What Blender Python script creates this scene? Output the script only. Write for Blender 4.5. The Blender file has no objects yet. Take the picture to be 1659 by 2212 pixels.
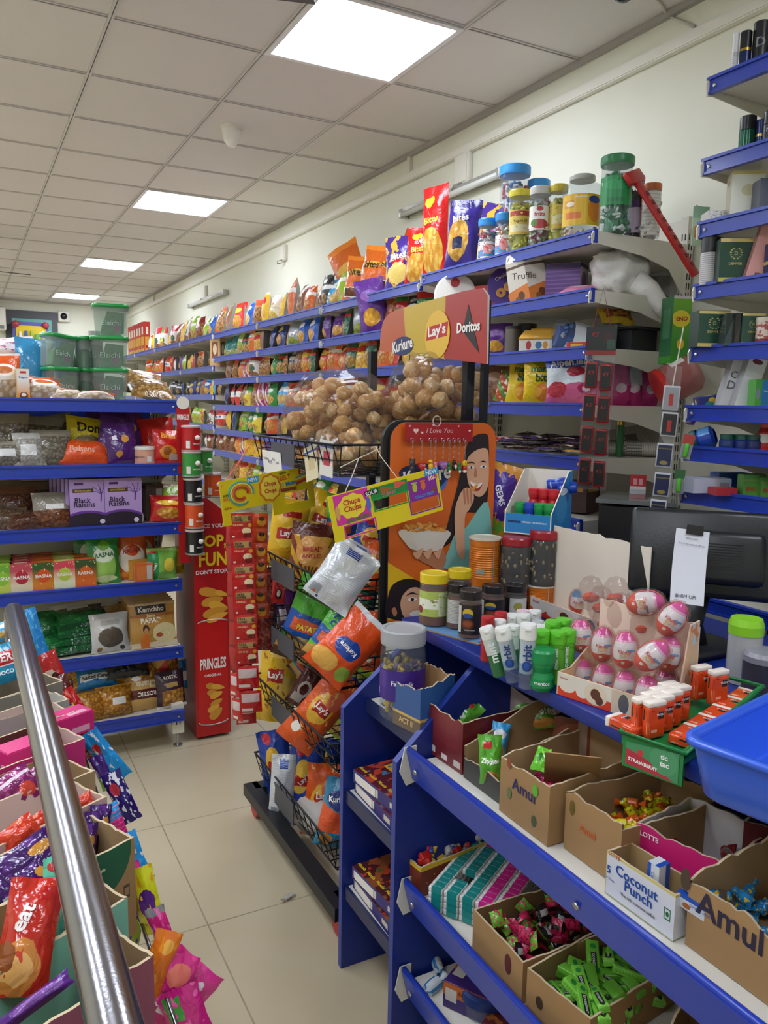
import bpy,math,random
from mathutils import Vector,Matrix,noise
from math import pi,sin,cos
COL=bpy.context.scene.collection
RND=random.Random(7)
EXPO=0.85
EYE=Vector((0,0,1.48))
FPX=1709.94313
CR=Matrix(((0.8845016048542149,-0.4662063058562339,0.017566769485159513),(-0.04686975597122119,-0.12625976606370953,-0.9908893467227968),(0.46417683805362286,0.8756198672102864,-0.13352794149959685)))
def at(u,v,x=None,y=None,z=None):
 "a point of the place seen at (u, v) of the 1659 x 2212 photograph, on a known wall, shelf or counter plane"
 d=CR.transposed()@Vector(((u-829.5)/FPX,(v-1106)/FPX,1))
 if x is not None:k=(x-EYE.x)/d.x
 elif y is not None:k=(y-EYE.y)/d.y
 else:k=(z-EYE.z)/d.z
 return EYE+d*k
def T(x=0,y=0,z=0):return Matrix.Translation((x,y,z))
def RX(d):return Matrix.Rotation(math.radians(d),4,'X')
def RY(d):return Matrix.Rotation(math.radians(d),4,'Y')
def RZ(d):return Matrix.Rotation(math.radians(d),4,'Z')
def S(x,y=None,z=None):return Matrix.Diagonal((x,x if y is None else y,x if z is None else z,1))
def frame(o,ex,ez):
 "matrix: local x -> ex, local z -> ez, local -y -> outward"
 ex=Vector(ex).normalized();ez=Vector(ez);ez=(ez-ex*ez.dot(ex)).normalized();ey=ez.cross(ex)
 m=Matrix((ex,ey,ez)).transposed().to_4x4();m.translation=Vector(o);return m
def rgb(h):
 if not isinstance(h,str):return tuple(h)+(1,)if len(h)==3 else tuple(h)
 h=h.lstrip('#');c=[int(h[i:i+2],16)/255 for i in(0,2,4)]
 return tuple(x/12.92 if x<=.04045 else((x+.055)/1.055)**2.4 for x in c)+(1,)
_M={}
class NB:
 def __init__(s,mat):s.t=mat.node_tree;s.n=s.t.nodes;s.l=s.t.links
 def new(s,typ,**k):
  n=s.n.new(typ)
  for a,b in k.items():setattr(n,a,b)
  return n
 def put(s,sock,v):
  if isinstance(v,bpy.types.NodeSocket):s.l.new(v,sock)
  elif v is not None:sock.default_value=v
 def vm(s,op,a,b=None):
  n=s.new('ShaderNodeVectorMath',operation=op);s.put(n.inputs[0],a);s.put(n.inputs[1],b)
  return n.outputs['Value']if op in('LENGTH','DOT_PRODUCT')else n.outputs[0]
 def m(s,op,a,b=None):
  n=s.new('ShaderNodeMath',operation=op);s.put(n.inputs[0],a);s.put(n.inputs[1],b);return n.outputs[0]
 def mix(s,f,a,b):
  n=s.new('ShaderNodeMix',data_type='RGBA');s.put(n.inputs[0],f);s.put(n.inputs[6],a);s.put(n.inputs[7],b);return n.outputs[2]
 def sep(s,v):
  n=s.new('ShaderNodeSeparateXYZ');s.put(n.inputs[0],v);return n.outputs
def newmat(name):
 m=bpy.data.materials.new(name);m.use_nodes=True
 return m,NB(m),m.node_tree.nodes['Principled BSDF']
def mat(name,c='#888888',rough=.5,metal=0.0,bump=0,bscale=60,spec=None,coat=0,noise_amt=0,nscale=8,trans=0):
 if name in _M:return _M[name]
 m,b,p=newmat(name)
 base=rgb(c);p.inputs['Base Color'].default_value=base;p.inputs['Roughness'].default_value=rough;p.inputs['Metallic'].default_value=metal
 if spec is not None:p.inputs['Specular IOR Level'].default_value=spec
 if coat:p.inputs['Coat Weight'].default_value=coat;p.inputs['Coat Roughness'].default_value=.12
 if trans:p.inputs['Transmission Weight'].default_value=trans
 if noise_amt or bump:
  tc=b.new('ShaderNodeTexCoord')
 if noise_amt:
  nz=b.new('ShaderNodeTexNoise');nz.inputs['Scale'].default_value=nscale;nz.inputs['Detail'].default_value=4
  b.l.new(tc.outputs['Object'],nz.inputs['Vector'])
  dk=tuple(x*(1-noise_amt)for x in base[:3])+(1,);lt=tuple(min(1,x*(1+noise_amt))for x in base[:3])+(1,)
  b.l.new(b.mix(nz.outputs['Fac'],dk,lt),p.inputs['Base Color'])
 if bump:
  nz=b.new('ShaderNodeTexNoise');nz.inputs['Scale'].default_value=bscale;b.l.new(tc.outputs['Object'],nz.inputs['Vector'])
  bp=b.new('ShaderNodeBump');bp.inputs['Strength'].default_value=bump;bp.inputs['Distance'].default_value=.01
  b.l.new(nz.outputs['Fac'],bp.inputs['Height']);b.l.new(bp.outputs['Normal'],p.inputs['Normal'])
 _M[name]=m;return m
def film(name,c='#ffffff',clear=.8,rough=.08,gloss=.5,bump=.25,bscale=25,haze=.3):
 "clear plastic: see-through film with glossy creases"
 if name in _M:return _M[name]
 m,b,p=newmat(name);out=[n for n in b.n if n.type=='OUTPUT_MATERIAL'][0]
 p.inputs['Base Color'].default_value=tuple(x*haze for x in rgb(c)[:3])+(1,);p.inputs['Roughness'].default_value=rough;p.inputs['Specular IOR Level'].default_value=gloss
 tr=b.new('ShaderNodeBsdfTransparent');tr.inputs[0].default_value=tuple(.5+.5*x for x in rgb(c)[:3])+(1,)if c!='#ffffff' else(1,1,1,1)
 mx=b.new('ShaderNodeMixShader');mx.inputs[0].default_value=clear
 if bump:
  tc=b.new('ShaderNodeTexCoord')
  nz=b.new('ShaderNodeTexNoise');nz.inputs['Scale'].default_value=bscale;b.l.new(tc.outputs['Object'],nz.inputs['Vector'])
  bp=b.new('ShaderNodeBump');bp.inputs['Strength'].default_value=bump;bp.inputs['Distance'].default_value=.02
  b.l.new(nz.outputs['Fac'],bp.inputs['Height']);b.l.new(bp.outputs['Normal'],p.inputs['Normal'])
 b.l.new(p.outputs[0],mx.inputs[1]);b.l.new(tr.outputs[0],mx.inputs[2]);b.l.new(mx.outputs[0],out.inputs[0])
 _M[name]=m;return m
def emit(name,c,s):
 if name in _M:return _M[name]
 m,b,p=newmat(name);p.inputs['Base Color'].default_value=rgb(c);p.inputs['Emission Color'].default_value=rgb(c);p.inputs['Emission Strength'].default_value=s
 _M[name]=m;return m
def crumb(b,vo,c1,c2):
 d=vo.outputs['Distance'];f=b.m('MINIMUM',b.m('MULTIPLY',b.m('MULTIPLY',d,d),2.6),1);r=b.sep(vo.outputs['Color'])[0]
 return b.mix(b.m('MULTIPLY',r,.45),b.mix(f,rgb(c1),rgb(c2)),rgb(c2))
def pk(name,base,shapes=(),rough=.23,metal=0.0,dist=0.0,bump=.42,bscale=24,spec=.55):
 "printed packaging: shapes laid out in the surface's own 0..1 print coordinates"
 if name in _M:return _M[name]
 m,b,p=newmat(name)
 uv=b.new('ShaderNodeUVMap').outputs[0]
 tc=b.new('ShaderNodeTexCoord')
 if dist:
  nz=b.new('ShaderNodeTexNoise');nz.inputs['Scale'].default_value=6;b.l.new(uv,nz.inputs['Vector'])
  uvd=b.vm('ADD',uv,b.vm('MULTIPLY',b.vm('SUBTRACT',nz.outputs['Color'],(.5,.5,.5)),(dist,dist,0)))
 else:uvd=uv
 c=rgb(base)
 for s in shapes:
  k=s[0]
  if k in 'ec':
   q=b.vm('MULTIPLY',b.vm('SUBTRACT',uvd,(s[1],s[2],0)),(1/s[3],1/s[4],0));msk=b.m('LESS_THAN',b.vm('LENGTH',q),1)
   if k=='c':
    vo=b.new('ShaderNodeTexVoronoi');vo.inputs['Scale'].default_value=s[7]if len(s)>7 else 9;b.l.new(uv,vo.inputs['Vector'])
    cc=crumb(b,vo,s[5],s[6])
   else:cc=rgb(s[5])
  elif k in 'rv':
   u0,u1,v0,v1=s[1:5]
   q=b.vm('ABSOLUTE',b.vm('MULTIPLY',b.vm('SUBTRACT',uvd,((u0+u1)/2,(v0+v1)/2,0)),(2/(u1-u0),2/(v1-v0),0)))
   o=b.sep(q);msk=b.m('LESS_THAN',b.m('MAXIMUM',o[0],o[1]),1);cc=rgb(s[5])
   if k=='v':
    vo=b.new('ShaderNodeTexVoronoi');vo.inputs['Scale'].default_value=s[7]if len(s)>7 else 9;b.l.new(uv,vo.inputs['Vector'])
    cc=crumb(b,vo,s[5],s[6])
  elif k=='b':
   o=b.sep(uvd);msk=b.m('MULTIPLY',b.m('GREATER_THAN',o[1],s[1]),b.m('LESS_THAN',o[1],s[2]));cc=rgb(s[3])
  elif k=='d':
   o=b.sep(uvd);msk=b.m('LESS_THAN',o[1],b.m('ADD',b.m('MULTIPLY',o[0],s[2]),s[1]));cc=rgb(s[3])
  elif k=='g':
   o=b.sep(uv);mr=b.new('ShaderNodeMapRange');b.l.new(o[1],mr.inputs[0]);mr.inputs[1].default_value=s[1];mr.inputs[2].default_value=s[2];msk=mr.outputs[0];cc=rgb(s[3])
  elif k=='s':
   o=b.sep(uvd);msk=b.m('LESS_THAN',b.m('FRACT',b.m('ADD',b.m('MULTIPLY',o[0],s[1]),b.m('MULTIPLY',o[1],s[2]))),s[3]);cc=rgb(s[4])
  elif k=='o':
   o=b.sep(b.vm('SUBTRACT',uv,(s[1],s[2],0)));a=b.m('ARCTAN2',o[1],o[0]);msk=b.m('LESS_THAN',b.m('FRACT',b.m('MULTIPLY',a,s[3]/6.28318)),.5);cc=rgb(s[4])
  elif k=='n':
   nz=b.new('ShaderNodeTexNoise');nz.inputs['Scale'].default_value=s[1];b.l.new(uv,nz.inputs['Vector']);msk=b.m('GREATER_THAN',nz.outputs['Fac'],s[2]);cc=rgb(s[3])
  c=b.mix(msk,c,cc)
 b.put(p.inputs['Base Color'],c);p.inputs['Roughness'].default_value=rough;p.inputs['Metallic'].default_value=metal;p.inputs['Specular IOR Level'].default_value=spec
 if bump:
  nz=b.new('ShaderNodeTexNoise');nz.inputs['Scale'].default_value=bscale;nz.inputs['Detail'].default_value=3;nz.inputs['Distortion'].default_value=1.2;b.l.new(tc.outputs['Object'],nz.inputs['Vector'])
  bp=b.new('ShaderNodeBump');bp.inputs['Strength'].default_value=bump;bp.inputs['Distance'].default_value=.012
  b.l.new(nz.outputs['Fac'],bp.inputs['Height']);b.l.new(bp.outputs['Normal'],p.inputs['Normal'])
 _M[name]=m;return m
def ink(c,rough=.5):return mat('ink '+c,c,rough)
_TX={}
def textmesh(s,bold=.0,shear=0.0):
 k=(s,bold,shear)
 if k not in _TX:
  cu=bpy.data.curves.new('lettering','FONT');cu.body=s;cu.size=1;cu.offset=bold;cu.shear=shear;cu.resolution_u=2;cu.align_x='CENTER';cu.align_y='CENTER'
  o=bpy.data.objects.new('lettering',cu);COL.objects.link(o)
  me=bpy.data.meshes.new_from_object(o.evaluated_get(bpy.context.evaluated_depsgraph_get()))
  vs=[v.co.copy()for v in me.vertices];fs=[tuple(p.vertices)for p in me.polygons]
  bpy.data.objects.remove(o);bpy.data.curves.remove(cu);bpy.data.meshes.remove(me)
  if vs:
   x0=min(v.x for v in vs);x1=max(v.x for v in vs);y0=min(v.y for v in vs);y1=max(v.y for v in vs)
   vs=[Vector((v.x-(x0+x1)/2,v.y-(y0+y1)/2,0))for v in vs];wh=(x1-x0,y1-y0)
  else:wh=(1,1)
  _TX[k]=(vs,fs,wh)
 return _TX[k]
_RB={}
class MB:
 def __init__(s):s.v=[];s.f=[];s.m=[];s.sm=[];s.uv=[];s.mats=[]
 def mi(s,mt):
  if mt not in s.mats:s.mats.append(mt)
  return s.mats.index(mt)
 def add(s,vs,fs,mt,M=None,smooth=False,uvs=None):
  b=len(s.v);s.v+=[tuple(M@Vector(v))if M is not None else tuple(v)for v in vs];k=s.mi(mt)
  for i,f in enumerate(fs):
   s.f.append(tuple(b+j for j in f));s.m.append(k);s.sm.append(smooth);s.uv.append(uvs[i]if uvs else None)
  return s
 def box(s,c,d,mt,M=None,faces=None):
  "c centre, d size; faces={'-y': material} overrides single sides"
  x,y,z=d[0]/2,d[1]/2,d[2]/2
  vs=[(c[0]+i*x,c[1]+j*y,c[2]+k*z)for i in(-1,1)for j in(-1,1)for k in(-1,1)]
  q={'-y':(0,4,5,1),'+x':(4,6,7,5),'+y':(6,2,3,7),'-x':(2,0,1,3),'+z':(1,5,7,3),'-z':(2,6,4,0)}
  for n,f in q.items():
   s.add([vs[i]for i in f],[(0,1,2,3)],(faces or{}).get(n,mt),M,False,[[(0,0),(1,0),(1,1),(0,1)]])
  return s
 def rbox(s,c,d,mt,b=.004,M=None,segs=2):
  "box with rounded edges"
  import bmesh
  bm=bmesh.new();bmesh.ops.create_cube(bm,size=1)
  for v in bm.verts:v.co=Vector((v.co.x*d[0],v.co.y*d[1],v.co.z*d[2]))
  bmesh.ops.bevel(bm,geom=bm.edges[:],offset=min(b,min(d)*.49),segments=segs,profile=.5,affect='EDGES')
  vs=[v.co+Vector(c)for v in bm.verts];bm.verts.index_update();fs=[tuple(v.index for v in f.verts)for f in bm.faces];bm.free()
  return s.add(vs,fs,mt,M,True)
 def quad(s,a,b,c,d,mt,M=None):return s.add([a,b,c,d],[(0,1,2,3)],mt,M,False,[[(0,0),(1,0),(1,1),(0,1)]])
 def poly(s,pts,mt,M=None):return s.add(pts,[tuple(range(len(pts)))],mt,M)
 def prism(s,pts,h,mt,M=None,mt2=None,smooth=False):
  "2-D outline in x,z pushed along y from 0 to h"
  n=len(pts);xs=[p[0]for p in pts];zs=[p[1]for p in pts];x0,x1,z0,z1=min(xs),max(xs),min(zs),max(zs)
  U=lambda i:((pts[i][0]-x0)/(x1-x0+1e-9),(pts[i][1]-z0)/(z1-z0+1e-9))
  vs=[(p[0],0,p[1])for p in pts]+[(p[0],h,p[1])for p in pts]
  s.add(vs[:n],[tuple(range(n))],mt,M,False,[[U(i)for i in range(n)]])
  s.add(vs[n:],[tuple(range(n-1,-1,-1))],mt2 or mt,M,False,[[U(i)for i in range(n-1,-1,-1)]])
  return s.add(vs,[(i,i+n,(i+1)%n+n,(i+1)%n)for i in range(n)],mt2 or mt,M,smooth)
 def lathe(s,prof,mt,n=24,M=None,mats=None,smooth=True,arc=1.0,z01=None):
  zs=[p[1]for p in prof];z0,z1=z01 or(min(zs),max(zs));L=len(prof)
  vs=[(r*cos(2*pi*arc*i/n),r*sin(2*pi*arc*i/n),z)for r,z in prof for i in range(n+1)]
  for j in range(L-1):
   fs=[];us=[]
   for i in range(n):
    a,b_=j*(n+1)+i,(j+1)*(n+1)+i
    fs.append((a,a+1,b_+1,b_))
    w=lambda i,j:(i/n,(prof[j][1]-z0)/(z1-z0+1e-9))
    us.append([w(i,j),w(i+1,j),w(i+1,j+1),w(i,j+1)])
   rows=vs[j*(n+1):(j+2)*(n+1)]
   s.add(rows,[tuple(k-j*(n+1)for k in f)for f in fs],mats[j]if mats else mt,M,smooth,us)
  return s
 def tube(s,pts,r,mt,n=8,M=None,closed=False,caps=True):
  pts=[Vector(p)for p in pts];L=len(pts);rings=[];prev=None
  for i,p in enumerate(pts):
   a=pts[(i-1)%L]if(i>0 or closed)else p;b_=pts[(i+1)%L]if(i<L-1 or closed)else p
   t=(b_-a);t=t.normalized()if t.length>1e-9 else Vector((0,0,1))
   if prev is None:x=t.orthogonal().normalized()
   else:
    x=prev-t*prev.dot(t);x=x.normalized()if x.length>1e-6 else t.orthogonal().normalized()
   prev=x;y=t.cross(x);rr=r[i]if isinstance(r,(list,tuple))else r
   rings.append([p+(x*cos(2*pi*k/n)+y*sin(2*pi*k/n))*rr for k in range(n)])
  vs=[v for q in rings for v in q];fs=[]
  for i in range(L if closed else L-1):
   for k in range(n):fs.append((i*n+k,i*n+(k+1)%n,((i+1)%L)*n+(k+1)%n,((i+1)%L)*n+k))
  if caps and not closed:fs+=[tuple(range(n-1,-1,-1)),tuple((L-1)*n+k for k in range(n))]
  return s.add(vs,fs,mt,M,n>5)
 def ball(s,c,r,mt,M=None,n=12,m=8,jit=0,seed=0):
  r=r if isinstance(r,(tuple,list))else(r,r,r);vs=[]
  for j in range(m+1):
   for i in range(n):
    d=Vector((sin(pi*j/m)*cos(2*pi*i/n),sin(pi*j/m)*sin(2*pi*i/n),cos(pi*j/m)))
    k=1+jit*noise.noise(d*1.7+Vector((seed*3.1,seed,0)))
    vs.append((c[0]+d.x*r[0]*k,c[1]+d.y*r[1]*k,c[2]+d.z*r[2]*k))
  fs=[(j*n+i,(j+1)*n+i,(j+1)*n+(i+1)%n,j*n+(i+1)%n)for j in range(m)for i in range(n)]
  us=[[(i/n,1-j/m),(i/n,1-(j+1)/m),((i+1)/n,1-(j+1)/m),((i+1)/n,1-j/m)]for j in range(m)for i in range(n)]
  return s.add(vs,fs,mt,M,True,us)
 def text(s,t,M,mt,w=None,h=None,bold=.0,shear=0.0):
  "lettering in the plane x,z of M (outward -y), fitted to width w or height h"
  vs,fs,(tw,th)=textmesh(t,bold,shear)
  if not vs:return s
  if w and h:kx,ky=w/tw,h/th
  elif w:kx=ky=w/tw
  else:kx=ky=h/th
  return s.add([(v.x*kx,0,v.y*ky)for v in vs],fs,mt,M)
 def build(s,name,parent=None,M=None,label=None):
  me=bpy.data.meshes.new(name);me.from_pydata(s.v,[],s.f)
  for m in s.mats:me.materials.append(m)
  me.polygons.foreach_set('material_index',s.m);me.polygons.foreach_set('use_smooth',s.sm)
  if any(u for u in s.uv):
   ul=me.uv_layers.new(name='UVMap');i=0
   for p,u in zip(me.polygons,s.uv):
    if u:
     for li,w in zip(p.loop_indices,u):ul.data[li].uv=w
  me.update();o=bpy.data.objects.new(name,me);COL.objects.link(o)
  if M is not None:o.matrix_world=M
  if parent is not None:o.parent=parent
  if label:o['label']=label
  return o
LABELS={}
def tag(o,label,cat,group=None,kind=None):
 o['label']=label;o['category']=cat
 if group:o['group']=group
 if kind:o['kind']=kind
 LABELS.setdefault(label,[]).append((o,group));return o
def thing(name,label,cat,M=None,group=None):
 o=bpy.data.objects.new(name,None);o.empty_display_size=.05;COL.objects.link(o)
 if M is not None:o.matrix_world=M
 return tag(o,label,cat,group)
def struct(mb,name,M=None):
 o=mb.build(name,None,M);o['kind']='structure';return o
def dup(root,M,label=None,group=None):
 r=root.copy();COL.objects.link(r);r.matrix_world=M
 lab=label or root.get('label');cat=root.get('category');g=group or root.get('group')
 tag(r,lab,cat,g)
 for ch in list(root.children):
  c=ch.copy();COL.objects.link(c);c.parent=r
  for gc in list(ch.children):
   d=gc.copy();COL.objects.link(d);d.parent=c
 return r
ORD='first second third fourth fifth sixth seventh eighth ninth tenth eleventh twelfth thirteenth fourteenth fifteenth sixteenth seventeenth eighteenth nineteenth twentieth'.split()
ORD+=['twenty-'+x for x in ORD[:9]]+['thirtieth']+['thirty-'+x for x in ORD[:9]]+['fortieth']+['forty-'+x for x in ORD[:9]]+['fiftieth']+['fifty-'+x for x in ORD[:9]]+['sixtieth']+['sixty-'+x for x in ORD[:9]]
def bagfn(w,h,t,seed=0,wr=.004,slump=0.0,crimp=.06,pinch=.1):
 def f(u,v,side):
  q=min(1,max(0,(v-crimp)/(1-2*crimp)))
  pv=max(0,sin(pi*q**(1-.25*slump)))**.5
  pu=max(0,4*u*(1-u))**.62
  nn=noise.noise(Vector((u*3+seed*1.7,v*4,side*5+seed)))+.6*noise.noise(Vector((u*8,v*7+seed*2.3,side*9)))
  x=(u-.5)*w*(1-pinch*pv*.8)+.25*wr*noise.noise(Vector((v*3,seed,2)))
  e=min(1,min(v,1-v)/(crimp+.001))
  y=-side*(t/2*pv*pu+wr*nn*pv*min(1,pu*1.4))+(1-pv)*wr*1.2*noise.noise(Vector((u*3.5,seed*1.3,v*2)))
  y+=.012*w*sin(u*26+seed)*math.exp(-abs(min(v,1-v)-crimp)/.07)*min(1,pu*2)
  return Vector((x,y,v*h))
 return f
def bag(w,h,t,front,back=None,seed=0,nu=9,nv=13,texts=(),wr=.004,slump=.3,crimp=.06,pinch=.1,mb=None,M=None):
 "inflated pillow packet standing on z=0, face to -y. texts: (string, u, v, width share of w, colour[, tilt, height share])"
 mb=mb or MB();f=bagfn(w,h,t,seed,wr,slump,crimp,pinch);back=back or front
 for side,mt in((1,front),(-1,back)):
  vs=[f(i/nu,j/nv,side)for j in range(nv+1)for i in range(nu+1)];fs=[];us=[]
  for j in range(nv):
   for i in range(nu):
    a=j*(nu+1)+i;q=(a,a+1,a+nu+2,a+nu+1);uq=[(i/nu,j/nv),((i+1)/nu,j/nv),((i+1)/nu,(j+1)/nv),(i/nu,(j+1)/nv)]
    if side<0:q=q[::-1];uq=[(1-a_,b_)for a_,b_ in uq[::-1]]
    fs.append(q);us.append(uq)
  mb.add(vs,fs,mt,M,True,us)
 for tx in texts:
  st,cu,cv,ws,c=tx[:5];tilt=math.radians(tx[5])if len(tx)>5 else 0
  vs,fs,(tw,th)=textmesh(st,.03)
  if not vs:continue
  kx=ws*w/tw;ky=tx[6]*h/th if len(tx)>6 else kx;out=[]
  for p in vs:
   x,z=p.x*kx,p.y*ky;x,z=x*cos(tilt)-z*sin(tilt),x*sin(tilt)+z*cos(tilt)
   q=f(min(.98,max(.02,cu+x/w)),min(.99,max(.01,cv+z/h)),1);out.append(q+Vector((0,-.0016,0)))
  mb.add(out,fs,ink(c,.3),M)
 return mb
def solve(u,z,x=None,y=None):
 "the point at height z whose picture column is u, on a known x or y"
 q=(u-829.5)/FPX;a=[CR[0][i]-q*CR[2][i]for i in range(3)];dz=z-EYE.z
 if x is not None:return Vector((x,-(a[0]*x+a[2]*dz)/a[1],z))
 return Vector((-(a[1]*y+a[2]*dz)/a[0],y,z))
def dep(P):return(CR@(Vector(P)-EYE)).z
def mm(px,P):return px*dep(P)/FPX
def mesh_obj(name,me,M,label,cat,group=None,kind=None):
 o=bpy.data.objects.new(name,me);COL.objects.link(o);o.matrix_world=M;return tag(o,label,cat,group,kind)
def mkmesh(mb,name):
 o=mb.build(name);me=o.data;bpy.data.objects.remove(o);return me
def facing(P):return math.degrees(math.atan2(-P[0],P[1]))
def cyltext(mb,t,r,z,mt,w,h=None,ang=-90,M=None,bold=.02):
 vs,fs,(tw,th)=textmesh(t,bold);k=w/tw;k2=h/th if h else k
 mb.add([(r*cos(math.radians(ang)+v.x*k/r),r*sin(math.radians(ang)+v.x*k/r),z+v.y*k2)for v in vs],fs,mt,M);return mb
def arcband(mb,r,z0,z1,a0,a1,mt,n=20,M=None):
 vs=[(r*cos(math.radians(a0+(a1-a0)*i/n)),r*sin(math.radians(a0+(a1-a0)*i/n)),z)for z in(z0,z1)for i in range(n+1)]
 return mb.add(vs,[(i,i+1,n+2+i,n+1+i)for i in range(n)],mt,M,True,[[(i/n,0),((i+1)/n,0),((i+1)/n,1),(i/n,1)]for i in range(n)])
PETC=film('clear jar plastic','#f4fbff',.8,.06,.7,0)
FILM=film('clear packet film','#ffffff',.76,.13,.9,.7,16,.12)
def sweets(r,z0,z1,cols,n=70,seed=0,sz=.016):
 "loose wrapped sweets filling a jar, a heap nobody would count"
 mb=MB();rr=random.Random(seed)
 for i in range(n):
  a=rr.uniform(0,2*pi);q=r*(.93-.25*rr.random()**2);z=rr.uniform(z0+sz*.5,z1)
  if rr.random()<.15:q*=rr.random();z=z1-rr.random()*.01
  M=T(q*cos(a)*.92,q*sin(a)*.92,z)@Matrix.Rotation(rr.uniform(0,6),4,Vector((rr.random(),rr.random(),rr.random()+.1)).normalized())
  mt=mat('sweet '+cols[i%len(cols)],cols[i%len(cols)],.3)
  mb.rbox((0,0,0),(sz*rr.uniform(1.2,1.8),sz,sz*.55),mt,sz*.2,M,1)
 mb.lathe([(0,z0),(r*.7,z0),(r*.7,z1-sz),(0,z1-sz*.5)],mat('sweet '+cols[0],cols[0],.3),12)
 return mb
def jar(P,r,h,lid,label,cat='jar',lab=None,lz=(.3,.7),txt=(),sw=None,name='sweet_jar',neck=.88,lidh=.11,rz=None,body=None,lidname='lid',arc=(-170,-10),glass=None,swlabel=None,group=None,grip=True,fill=.85,sn=70,ssz=.016):
 rz=facing(P)if rz is None else rz
 t=thing(name,label,cat,T(*P)@RZ(rz),group)
 hb=h*(1-lidh);g=glass or PETC
 prof=[(r*.9,0),(r,h*.04)]
 if grip:
  for k in range(3):z=h*(.1+.07*k);prof+=[(r,z),(r*.97,z+h*.02),(r,z+h*.04)]
 prof+=[(r,hb*.82),(r*.97,hb*.9),(r*neck,hb*.97),(r*neck,hb)]
 MB().lathe(prof,g,28).build('body',t)
 lm=mat('lid '+lid,lid,.35)
 MB().lathe([(0,hb*.985),(r*neck*1.06,hb*.985),(r*neck*1.08,hb+.004),(r*neck*1.08,h-.004),(r*neck*1.03,h),(r*neck*.9,h),(r*neck*.86,h-.003),(0,h-.003)],lm,28).build(lidname,t)
 if lab:
  mb=MB();arcband(mb,r*1.006,h*lz[0],h*lz[1],arc[0],arc[1],lab)
  for st,zc,w,c in txt:cyltext(mb,st,r*1.012,h*zc,ink(c),w*r)
  mb.build('label',t)
 if sw:
  o=sweets(r*.93,.004,hb*fill,sw,sn,int(r*1e4),ssz).build('wrapped_sweets',None,T(*P)@RZ(rz));tag(o,swlabel or('wrapped sweets inside the '+label.split(',')[0])[:120],'sweets',None,'stuff')
 return t
def carton(name,P,rz,w,d,h,label,cat='carton',outc='#b8925f',inc='#a5865c',torn=.012,front_drop=0.0,texts=(),faces=None,seed=0,group=None,holes=(),back_rise=0.0,right_drop=0.0):
 "open-topped cardboard carton, base centre at P; front is local -y; texts: (string, side, u, v, width, colour, tilt)"
 t=thing(name,label,cat,T(*P)@RZ(rz),group);rr=random.Random(seed)
 om=faces if isinstance(faces,bpy.types.Material)else mat('card '+outc,outc,.75,noise_amt=.06,nscale=14);im=mat('card '+inc,inc,.8,noise_amt=.05,nscale=12);th=.004;em=mat('torn edge','#c9b594',.9)
 def wall(a,b,ha,hb,nm,mt=None):
  a,b=Vector(a),Vector(b);n=14;dr=(b-a).normalized();nrm=Vector((dr.y,-dr.x,0))
  mb=MB();o=[a+(b-a)*i/n for i in range(n+1)];hs=[ha+(hb-ha)*i/n+torn*(.7*noise.noise(Vector((i*.45,seed*2.1,ord(nm[0])*.7)))+.3*noise.noise(Vector((i*2.3,seed*1.1,9))))for i in range(n+1)]
  mt=mt or om
  for i in range(n):
   p,q=o[i],o[i+1];p2,q2=p-nrm*th,q-nrm*th;H1,H2=Vector((0,0,hs[i])),Vector((0,0,hs[i+1]))
   uv=[[(i/n,0),((i+1)/n,0),((i+1)/n,hs[i+1]/h),(i/n,hs[i]/h)]]
   mb.add([p,q,q+H2,p+H1],[(0,1,2,3)],mt,None,False,uv);mb.add([q2,p2,p2+H1,q2+H2],[(0,1,2,3)],im);mb.add([p+H1,q+H2,q2+H2,p2+H1],[(0,1,2,3)],em)
  return mb
 x,y=w/2,d/2
 sides={'front':wall((-x,-y,0),(x,-y,0),h-front_drop,h-front_drop,'front'),'right':wall((x,-y,0),(x,y,0),h-front_drop*.8-right_drop,h-right_drop,'right'),'back':wall((x,y,0),(-x,y,0),h+back_rise,h+back_rise,'back'),'left':wall((-x,y,0),(-x,-y,0),h,h-front_drop*.8,'left')}
 fm={'front':T(0,-y-.0012,0),'left':T(-x-.0012,0,0)@RZ(-90),'right':T(x+.0012,0,0)@RZ(90)}
 for st,sd,u,v,tw,c,tilt in texts:
  sides[sd].text(st,fm[sd]@T(u,0,v)@RY(-tilt),ink(c),w=tw,bold=.02)
 for sd,u,v,ru,rv,c in holes:
  n=16;sides[sd].poly([(u+ru*cos(2*pi*k/n),-.0004,v+rv*sin(2*pi*k/n))for k in range(n)],mat('hole '+c,c,.8),fm[sd])
 body=MB();body.box((0,0,.003),(w-.008,d-.008,.004),im)
 body.build('base',t)
 for k,mb in sides.items():mb.build('side_panel',t)
 return t
CREAM=mat('cream steel','#d9d5c6',.4);BLUE=mat('blue steel','#1a39a8',.34,coat=.2);SLOT=mat('slot dark','#2a2825',.8);SCREW=mat('screw','#b8b8b8',.25,.9)
def upright(mb,x,y,h,slot=True,w=.034,z0=0):
 mb.box((x,y,z0+(h-z0)/2),(w,.03,h-z0),CREAM)
 if slot:
  k=0;z=z0+.05
  while z<h-.04:
   for s in(-.007,.007):
    mb.box((x+s,y-.0155,z),(.004,.001,.022),SLOT)
   for sx in(-1,1):mb.box((x+sx*(w/2+.0005),y-.006,z),(.001,.004,.022),SLOT);mb.box((x+sx*(w/2+.0005),y+.006,z),(.001,.004,.022),SLOT)
   z+=.034
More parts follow.
